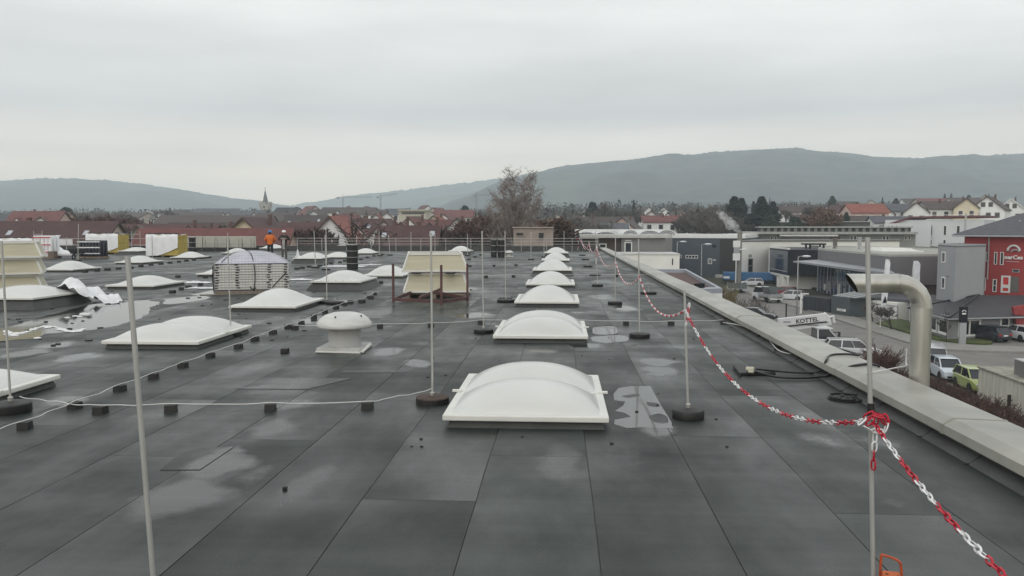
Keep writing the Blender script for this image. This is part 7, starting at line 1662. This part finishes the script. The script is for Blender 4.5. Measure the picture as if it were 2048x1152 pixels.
for (k, px, d, py, l, wf) in [('red', 985, 120, 428, 'red-brown bare thicket left of the birch foot', 1.35), ('red', 1005, 116, 424, 'red-brown bare bush directly behind the birch trunk', 1.4), ('orange', 1070, 118, 424, 'orange-brown bare bush right of the birch trunk', 1.5), ('orange', 1092, 122, 432, 'orange-brown bare bush by the pink shed', 1.4), ('red', 960, 128, 436, 'red-brown bare bush farther left of the birch', 1.3), ('red', 1045, 125, 430, 'dense red-brown thicket behind the pink shed', 1.4),
    ('pollard', 722, 105, 425, 'dark pollarded tree with few thick limbs before the orange roof', 1.2), ('pollard', 690, 104, 432, 'dark bare tree crossing the big white gable', 1.1), ('pollard', 785, 108, 444, 'dark crooked bare tree right of the narrow white gable', 1.3), ('pollard', 598, 110, 468, 'low dark bare tree right of the workers', 1.2),
    ('red', 618, 118, 452, 'reddish bare bush between workers and white gable', 1.3), ('red', 640, 122, 458, 'reddish bare bush at the foot of the white gable', 1.2), ('red', 575, 130, 455, 'reddish bare bush just behind the workers', 1.2),
    ('red', 190, 150, 430, 'red-brown bare trees left of the wrapped pallet', 1.5), ('red', 225, 160, 428, 'red-brown bare tree above the wrapped pallet', 1.4), ('red', 160, 160, 436, 'red-brown bare bush behind the dark roll pallet', 1.5), ('red', 255, 170, 434, 'red-brown bare tree right of the stone gable', 1.4), ('round', 205, 240, 420, 'grey bare tree on the left skyline', 1.2), ('round', 245, 260, 420, 'grey bare tree on the left skyline, right of the first', 1.2),
    ('round', 870, 135, 446, 'bare grey tree right of the cream stack', 1.2), ('slim', 945, 125, 420, 'slim leaning bare tree left of the birch', 1.0), ('red', 930, 132, 440, 'brown bare bush left of the slim tree', 1.3), ('round', 900, 150, 447, 'bare tree before the small white house', 1.1),
    ('round', 1120, 180, 428, 'grey bare tree just right of the pink shed', 1.3), ('round', 1150, 190, 425, 'grey bare tree above the white roof line', 1.3), ('round', 1180, 170, 440, 'bare tree before the grey-brown roof', 1.2), ('round', 1225, 175, 442, 'bare tree left of the pinkish gable', 1.2), ('slim', 1210, 250, 403, 'tall purple-grey bare tree right of the cedar', 1.4), ('round', 1280, 260, 412, 'bare tree behind the pinkish gable', 1.3), ('slim', 1385, 190, 410, 'tall grey bare trees before the long red roof', 1.6), ('slim', 1402, 185, 409, 'tall bare tree right of the long red roof', 1.5), ('slim', 1420, 200, 412, 'tall bare tree left of the smoke', 1.5), ('round', 1445, 210, 425, 'bare tree behind the smoke', 1.3),
    ('slim', 1370, 200, 418, 'bare tree at the end of the long red roof', 1.3), ('orange', 1650, 190, 420, 'orange-brown bare tree on the slope', 1.5), ('orange', 1660, 200, 412, 'orange-brown bare tree just above the terrace block', 1.5), ('round', 1640, 230, 410, 'reddish grey bare tree right of the villa', 1.4), ('round', 1570, 250, 418, 'bare tree left of the villa', 1.2), ('round', 1700, 260, 408, 'bare tree left of the bright red roof', 1.2), ('orange', 1605, 240, 435, 'low brown hedge tree below the villa', 1.5),
    ('round', 1752, 92, 598, 'small bare tree by the white workshop', 1.0), ('round', 1790, 84, 606, 'round bare shrub left of the exhaust duct', 1.3), ('pollard', 1902, 75, 612, 'thin bare tree at the bungalow corner', .6)]:
    tree(k, px, d, py, l, wf)
# scattered far bare trees on the town skyline
sk = random.Random(5); words = 'first second third fourth fifth sixth seventh eighth ninth tenth eleventh twelfth'.split()
marks = [(120, 'left of the dark round evergreen'), (400, 'right of the dark round evergreen'), (680, 'between church and left crane'), (960, 'between left crane and birch'), (1300, 'between birch and white gable'), (1600, 'near the two dark conifer clumps'), (1850, 'above the bright red roof'), (2300, 'above the houses at the right edge')]
count = {}
for i in range(34):
    px = 20+i*60+sk.uniform(-20, 20); d = sk.uniform(420, 700)
    if 1000 < px < 1075: continue
    mk = next(m for x_, m in marks if px < x_); k_ = count.get(mk, 0); count[mk] = k_+1
    tree('round' if i % 3 else 'slim', px, d, (417 if px < 1000 else 408)+sk.uniform(-5, 4), '%s bare skyline tree from the left %s' % (words[k_], mk), 1.3, 'far skyline trees')

def conifer_mesh(seed, H, Rb, n=900, ragged=.25, top=.02, shape=1.0):
    rnd = random.Random(seed); b = MB()
    for i in range(n):
        h = rnd.random()**.85; rad_ = Rb*((1-h)**shape*(1-top)+top)*(1+ragged*math.sin(h*31+rnd.random()*2)*.5); a = rnd.uniform(0, 2*PI); f = rnd.uniform(.45, 1.0); r = rad_*f
        p = Vector((r*math.cos(a), r*math.sin(a), H*(.06+.94*h)-r*.25)); L_ = Rb*rnd.uniform(.16, .34)*(1.15-h*.6); o = Vector((math.cos(a), math.sin(a), rnd.uniform(-.35, .25))).normalized(); s = Vector((-math.sin(a), math.cos(a), rnd.uniform(-.3, .3)))*L_*.45; u = Vector((0, 0, 1))*L_*.25
        b.add([p-o*L_*.3, p+s, p+o*L_, p-s, p+u], [(0,1,4),(1,2,4),(2,3,4),(3,0,4),(0,3,2,1)])
    return b
green_d = M('conifer_dark', (.018, .026, .022), .85, .4, .6); green_m = M('evergreen', (.024, .038, .024), .85, .4, .6)
CON = {}
for k, (seed, H, Rb, n, rg, shp, m_) in {'pine': (1, 10, 3.6, 2600, .5, .55, green_d), 'spruce': (2, 12, 2.3, 1400, .3, .95, green_d), 'cedar': (3, 9, 4.2, 2200, .6, .4, green_d), 'slimcon': (4, 10, 1.1, 700, .2, .7, green_d), 'round': (5, 7, 3.6, 2200, .3, .38, green_m)}.items():
    mb = conifer_mesh(seed, H, Rb, n, rg, .02, shp); me = bpy.data.meshes.new('crown'); me.from_pydata(mb.v, [], mb.f); me.materials.append(m_); tr = MB().tube([(0, 0, 0), (0, 0, H*.9)], [.22, .05], 6); tm = bpy.data.meshes.new('trunk'); tm.from_pydata(tr.v, [], tr.f); tm.materials.append(bark_d); CON[k] = (me, tm, H)
def conifer(k, px, d, py, label, wf=1.0, group='evergreen trees'):
    x = xat(px, d); zg = ground_z(x, d)-.2; H = zat(py, d)-zg; me, tm, h0 = CON[k]; s = H/h0
    t = thing('evergreen_tree', label, 'tree', (x, d, zg), random.uniform(0, 6), group); t.scale = (s*wf, s*wf, s); link('trunk', tm, t); link('crown', me, t)
for c_ in [('pine', 1468, 215, 394, 'big dark conifer, left of the two dark clumps', .85), ('pine', 1482, 222, 397, 'dark conifer leaning against the big left clump', .75), ('spruce', 1452, 225, 408, 'dark conifer at the left flank of the clump', .8), ('pine', 1522, 215, 394, 'big dark conifer, right of the two dark clumps', .85), ('pine', 1545, 225, 404, 'dark conifer at the right flank of the right clump', .85), ('spruce', 1506, 228, 403, 'slim dark conifer between the two clumps', .9), ('slimcon', 1538, 230, 396, 'thin pointed cypress in the right dark clump', .8),
           ('round', 134, 300, 413, 'dark round evergreen on the left skyline', .75), ('spruce', 278, 420, 421, 'dark conifer left of the long brown roof', .8), ('round', 288, 430, 428, 'dark evergreen bush beside that left conifer', .8), ('spruce', 341, 560, 414, 'small pointed conifer on the skyline left of the church', 1.2), ('slimcon', 733, 330, 420, 'thin dark conifer left of the flat cream block', 1.0), ('round', 930, 330, 411, 'dark evergreen clump left of the birch crown', .5), ('cedar', 1185, 280, 404, 'flat-topped dark cedar right of the birch', .55), ('spruce', 1267, 290, 400, 'pointed dark conifer right of the cedar', .62), ('slimcon', 1108, 330, 409, 'slim dark cypress near the smoke wisps, first of three', .9), ('slimcon', 1130, 340, 410, 'slim dark cypress near the smoke wisps, second of three', .9), ('slimcon', 1145, 335, 412, 'slim dark cypress near the smoke wisps, third of three', .9),
           ('slimcon', 1618, 300, 402, 'thin dark cypress right of the white villa', .7), ('round', 1663, 360, 393, 'dark evergreen clump above the orange bare tree', .5), ('round', 1692, 215, 425, 'dark evergreen left of the bright red roof', .4), ('spruce', 1706, 300, 405, 'small dark conifer beside the bright red roof', .8), ('spruce', 1763, 420, 396, 'grey conifer behind the bright red roof', .9), ('cedar', 1790, 400, 398, 'grey-green evergreen above the grey roof', .6), ('spruce', 1887, 520, 389, 'tall dim conifer left of a pair on the upper slope', 1.1), ('spruce', 1900, 530, 389, 'tall dim conifer right of a pair on the upper slope', 1.1), ('round', 1935, 450, 392, 'dim evergreen above the cream gable', .5), ('spruce', 1975, 420, 390, 'dim pointed conifer left of the large white gable', .8), ('round', 1540, 200, 432, 'dark evergreen hedge under the right clump', .6), ('round', 1590, 190, 434, 'dark evergreen mound below the villa', .7), ('spruce', 1352, 260, 422, 'small dark conifer between white gable and pale gable', .7)]:
    conifer(*c_)
# far woods and hedges that read as one mass
def far_wood(name, label, mat, spans, seed):
    rnd = random.Random(seed); b = MB()
    for (x0, x1, d0, d1, y0, y1, n) in spans:
        for k in range(n):
            px, d = rnd.uniform(x0, x1), rnd.uniform(d0, d1); x = xat(px, d); zg = ground_z(x, d); zt_ = zat(rnd.uniform(y0, y1), d); H = max(3.0, zt_-zg); H = min(H, 16); zg = zt_-H
            rw = H*rnd.uniform(.22, .42); b.tube([(x, d, zg), (x, d, zg+H*.5)], [.3, .15], 3, cap=False)
            for q in range(34):
                a, c = rnd.uniform(0, 6.28), rnd.uniform(-1, 1); f = rnd.random()**.5; p = Vector((x+rw*f*math.cos(a)*math.sqrt(1-c*c), d+rw*f*math.sin(a)*math.sqrt(1-c*c), zg+H*.58+H*.42*f*c)); s_ = H*rnd.uniform(.03, .075); u = Vector((rnd.gauss(0, 1), rnd.gauss(0, 1), rnd.gauss(0, 1))).normalized()*s_; v = Vector((rnd.gauss(0, 1), rnd.gauss(0, 1), rnd.gauss(0, 1.3))).normalized()*s_
                b.add([p-u, p+v, p+u*.8, p-v*1.3], [(0, 1, 2, 3)])
    tag(b.build(name, mat), label, kind='stuff')
far_wood('far_wood', 'far bare woodland and hedges between the houses and the hills', M('far_twigs', (.070, .058, .050), .95, .35, .02), [(1085, 2120, 520, 900, 402, 412, 420), (1085, 1480, 300, 420, 418, 430, 130), (1560, 2120, 330, 480, 404, 414, 130), (-60, 1000, 600, 1000, 414, 420, 260), (-60, 960, 340, 480, 421, 428, 110)], 4)
far_wood('far_evergreen_wood', 'far dark evergreens scattered along the foot of the hills', M('far_green', (.020, .028, .022), .95, .35, .02), [(1085, 2120, 500, 850, 400, 410, 90), (-60, 1000, 500, 900, 412, 419, 40)], 9)
# rough scrub: brown undergrowth on the bank, dry bushes by the yard
def scrub(name, pts, label, mat, n, h, r_=.02):
    rnd = random.Random(len(name)+n); b = MB(); k = 0
    poly = [S(*p) for p in pts]; x0, x1, y0, y1 = min(p.x for p in poly), max(p.x for p in poly), min(p.y for p in poly), max(p.y for p in poly)
    def inside(x, y):
        c = False
        for i in range(len(poly)):
            a, e = poly[i], poly[i-1]
            if (a.y > y) != (e.y > y) and x < (e.x-a.x)*(y-a.y)/(e.y-a.y)+a.x: c = not c
        return c
    while k < n:
        x, y = rnd.uniform(x0, x1), rnd.uniform(y0, y1)
        if not inside(x, y): continue
        k += 1; hh = h*rnd.uniform(.4, 1.15)*(1+.6*noise.noise(Vector((x*.5, y*.5, 0)))); p = Vector((x, y, STREET))
        for j in range(4):
            a = rnd.uniform(0, 6.28); e = p+Vector((math.cos(a)*hh*.5, math.sin(a)*hh*.5, hh*rnd.uniform(.6, 1.1))); b.tube([p, p.lerp(e, .5)+Vector((0, 0, hh*.12)), e], [r_, r_*.8, r_*.5], 3, cap=False)
            for q in range(2): s = p.lerp(e, rnd.uniform(.3, .9)); b.tube([s, s+Vector((rnd.gauss(0, .3), rnd.gauss(0, .3), rnd.uniform(0, .4)))*hh*.6], [r_*.7, r_*.4], 3, cap=False)
    tag(b.build(name, mat), label, kind='stuff')
scrub('undergrowth', [(1715, 745), (1790, 760), (1850, 768), (1900, 790), (1955, 806), (2048, 855), (2100, 900), (2100, 960), (1900, 880), (1800, 815)], 'dense brown winter undergrowth on the bank below the parapet', M('brown_stems', (.075, .045, .038), .9, .3, .6), 2600, .85, .022)
scrub('dead_leaves', [(1880, 800), (1955, 812), (2048, 862), (2100, 905), (2100, 940), (1950, 860)], 'brown dead leaf stems before the white garage', M('leaf_brown', (.095, .06, .038), .9, .3, .9), 900, .6, .03)
scrub('dry_bush', [(1745, 742), (1775, 742), (1778, 765), (1740, 762)], 'reddish dry bush beside the estate car', M('dry_red', (.09, .05, .042), .9, .3, .6), 200, 1.9, .03)
scrub('yellow_shrub', [(1438, 610), (1460, 612), (1462, 628), (1436, 624)], 'yellowish dry shrub by the white low building', M('dry_yellow', (.16, .13, .06), .9, .3, .6), 220, 2.4, .03)
scrub('yellow_grass_clump', [(1398, 545), (1420, 546), (1422, 556), (1398, 556)], 'yellow dry grass clump before the dark blue hall', M('dry_yellow', (.16, .13, .06)), 160, 3.0, .05)
scrub('dry_thicket', [(1463, 608), (1540, 615), (1548, 640), (1490, 640), (1463, 625)], 'thin bare thicket in the yard beyond the parapet', M('grey_stems', (.11, .095, .085), .9, .3, .6), 70, 1.3, .025)

# ================================================================== THE TWO WORKERS
skin = M('skin', (.42, .25, .18), .6, .05); boots_m = M('boots', (.02, .018, .016), .7)
def skinned(name, verts, edges, rad_, mat, parent, root=0, sub=2):
    me = bpy.data.meshes.new(name); me.from_pydata(verts, edges, []); me.materials.append(mat); o = link(name, me, parent)
    m = o.modifiers.new('skin', 'SKIN'); m.use_smooth_shade = True
    for i, r in enumerate(rad_):
        sv = me.skin_vertices[0].data[i]; sv.radius = r if isinstance(r, tuple) else (r, r); sv.use_root = (i == root)
    s = o.modifiers.new('sub', 'SUBSURF'); s.levels = sub; s.render_levels = sub
    return o
def ensure_skin(me):
    if not me.skin_vertices: pass
def worker(px, py, d, label, face, jacket, trousers, helmet, arms, vest=None):
    p = P(px, py, d); t = thing('person', label, 'person', (p.x, d, 0), face, 'workers on the roof')
    H = 1.0
    def sk_(name, verts, edges, rad_, mat, root=0, sub=2):
        me = bpy.data.meshes.new(name); me.from_pydata(verts, edges, []); me.materials.append(mat); o = link(name, me, t)
        bpy.context.view_layer.objects.active = o
        m = o.modifiers.new('skin', 'SKIN'); m.use_smooth_shade = True
        for i, r in enumerate(rad_):
            sv = me.skin_vertices[0].data[i]; sv.radius = r if isinstance(r, tuple) else (r, r); sv.use_root = (i == root)
        s = o.modifiers.new('sub', 'SUBSURF'); s.levels = sub; s.render_levels = sub
        return o
    shL, shR = (-.19, 0, 1.46), (.19, 0, 1.46)
    (eL, hL), (eR, hR) = arms
    # body: head to feet in one continuous figure
    V = [(0, 0, .95), (0, .01, 1.18), (0, 0, 1.40), (0, 0, 1.53), (0, -.015, 1.62), (0, -.02, 1.74), shL, eL, hL, shR, eR, hR, (-.10, 0, .90), (-.11, -.02, .50), (-.12, .02, .08), (-.13, -.12, .04), (.10, 0, .90), (.11, -.02, .50), (.12, .02, .08), (.13, -.12, .04)]
    E = [(0, 1), (1, 2), (2, 3), (3, 4), (4, 5), (2, 6), (6, 7), (7, 8), (2, 9), (9, 10), (10, 11), (0, 12), (12, 13), (13, 14), (14, 15), (0, 16), (16, 17), (17, 18), (18, 19)]
    Rr = [(.15, .11), (.13, .10), (.15, .11), .055, .085, .075, .065, .045, .035, .065, .045, .035, .085, .06, .045, .04, .085, .06, .045, .04]
    sk_('body', V, E, Rr, skin)
    # hands: palm with five fingers, curled
    for (h, e, s) in ((hL, eL, -1), (hR, eR, 1)):
        hv, ev = Vector(h), Vector(e); dr = (hv-ev).normalized(); sd = Vector((0, 1, 0)).cross(dr).normalized() if abs(dr.y) < .9 else Vector((1, 0, 0)); nm = dr.cross(sd)
        b = MB(); b.ball(hv+dr*.04, .045, .04, .045, 8, 6)
        for k, L_ in enumerate((.075, .085, .08, .065)):
            o_ = hv+dr*.07+sd*(-.03+.02*k); b.tube([o_, o_+dr*L_*.5, o_+dr*L_*.8+nm*.025], [.010, .009, .007], 5)
        b.tube([hv+sd*.035*s, hv+sd*.06*s+dr*.04, hv+sd*.055*s+dr*.075], [.011, .010, .008], 5); b.build('hand', skin, t, True)
    # clothes follow the body
    sk_('jacket', [(0, 0, .88), (0, .01, 1.12), (0, 0, 1.38), (0, 0, 1.53), shL, eL, tuple(Vector(eL).lerp(Vector(hL), .86)), shR, eR, tuple(Vector(eR).lerp(Vector(hR), .86))], [(0, 1), (1, 2), (2, 3), (2, 4), (4, 5), (5, 6), (2, 7), (7, 8), (8, 9)], [(.215, .165), (.205, .16), (.20, .15), .085, .105, .088, .07, .105, .088, .07], jacket, root=1)
    sk_('trousers', [(0, 0, .93), (-.10, 0, .86), (-.11, -.02, .50), (-.12, .01, .12), (.10, 0, .86), (.11, -.02, .50), (.12, .01, .12)], [(0, 1), (1, 2), (2, 3), (0, 4), (4, 5), (5, 6)], [(.16, .13), .105, .085, .075, .105, .085, .075], trousers)
    for s in (-1, 1):
        b = MB(); b.ball((s*.125, -.07, .05), .055, .15, .05, 10, 6); b.ball((s*.12, .01, .11), .06, .07, .09, 10, 6); b.build('boot', boots_m, t, True)
    b = MB(); b.lathe([(.155, 0), (.16, .01), (.135, .02), (.132, .06), (.11, .11), (.06, .14), (.01, .147)], 18, (0, -.02, 1.715)); b.ball((0, -.16, 1.72), .09, .07, .012, 10, 6); b.build('helmet', helmet, t, True)
    b = MB(); b.ball((0, -.115, 1.655), .016, .022, .022, 6, 5); b.ball((-.035, -.10, 1.685), .012, .01, .01, 6, 5); b.ball((.035, -.10, 1.685), .012, .01, .01, 6, 5); b.ball((0, -.098, 1.61), .025, .012, .008, 6, 5); b.ball((-.095, -.02, 1.67), .012, .025, .035, 6, 5); b.ball((.095, -.02, 1.67), .012, .025, .035, 6, 5); b.build('face', M('skin_dark', (.30, .17, .12), .6), t, True)
    b = MB(); b.ball((0, .025, 1.66), .098, .085, .085, 12, 8); b.build('hair', M('hair', (.03, .022, .018), .8), t, True)
    if vest:
        b = MB(); b.grid(lambda u, v: ((u-.5)*.2*(1-.3*v), -.19-.03*math.sin(u*PI)+.02*math.sin(v*9), 1.35-v*.75), 6, 12); b.build('apron', vest, t, True)
    return t
worker(541, 519, 52.0, 'person in orange jacket and blue helmet seen from behind, arms folded forward', PI+.15, M('orange_jacket', (.62, .14, .012), .6, .08, 6), M('navy_trousers', (.018, .02, .03), .8), M('blue_helmet', (.03, .16, .40), .3), (((-.33, -.06, 1.20), (-.20, -.24, 1.10)), ((.33, -.06, 1.20), (.20, -.24, 1.10))))
worker(569, 518, 52.6, 'person in black jacket and white helmet facing the camera, hands at chest', .1, M('black_jacket', (.02, .018, .018), .7), M('grey_trousers', (.10, .095, .09), .8), M('white_helmet', (.75, .75, .75), .3), (((-.36, .02, 1.22), (-.17, -.22, 1.28)), ((.36, .02, 1.22), (.17, -.22, 1.28))), vest=M('pale_scarf', (.38, .37, .35), .8))

# ================================================================== SMOKE from the chimney
def smoke(pts, label, dens):
    """rising puffs: one closed lumpy skin, its density thinning in wisps"""
    b = MB(); rnd = random.Random(3)
    for i in range(len(pts)-1):
        (p, r), (q, r2) = pts[i], pts[i+1]
        for k in range(4):
            f = k/4; c = p.lerp(q, f)+Vector((rnd.gauss(0, .12), rnd.gauss(0, .12), rnd.gauss(0, .1))); rr_ = (r+(r2-r)*f)*rnd.uniform(.75, 1.2); b.ball(c, rr_, rr_, rr_*rnd.uniform(.8, 1.1), 12, 8)
    o = b.build('smoke', [], None, True)
    m_ = o.modifiers.new('remesh', 'REMESH'); m_.mode = 'VOXEL'; m_.voxel_size = .12
    m = bpy.data.materials.new('smoke_air'); m.use_nodes = True; m.node_tree.nodes.clear(); N = m.node_tree.nodes; L = m.node_tree.links
    oo = N.new('ShaderNodeOutputMaterial'); v = N.new('ShaderNodeVolumePrincipled'); v.inputs['Color'].default_value = (.95, .95, .96, 1)
    g = N.new('ShaderNodeTexCoord'); n = N.new('ShaderNodeTexNoise'); n.inputs['Scale'].default_value = 1.4; n.inputs['Detail'].default_value = 3; L.new(g.outputs['Object'], n.inputs['Vector'])
    mr_ = N.new('ShaderNodeMapRange'); mr_.inputs[1].default_value = .42; mr_.inputs[2].default_value = .62; mr_.inputs[3].default_value = .05*dens; mr_.inputs[4].default_value = dens; L.new(n.outputs[0], mr_.inputs[0]); L.new(mr_.outputs[0], v.inputs['Density'])
    L.new(v.outputs[0], oo.inputs['Volume']); o.data.materials.append(m); tag(o, label, kind='stuff'); return o
d = 141
smoke([(P(1480, 464, d), .28), (P(1477, 458, d), .52), (P(1470, 453, d), .7), (P(1462, 447, d+1), .78), (P(1453, 439, d+2), .78), (P(1445, 431, d+3), .65), (P(1437, 424, d+4), .5)], 'white smoke drifting up and left from the chimney flue', .7)
for o in sc.objects:
    if o.type == 'EMPTY': o.hide_render = False
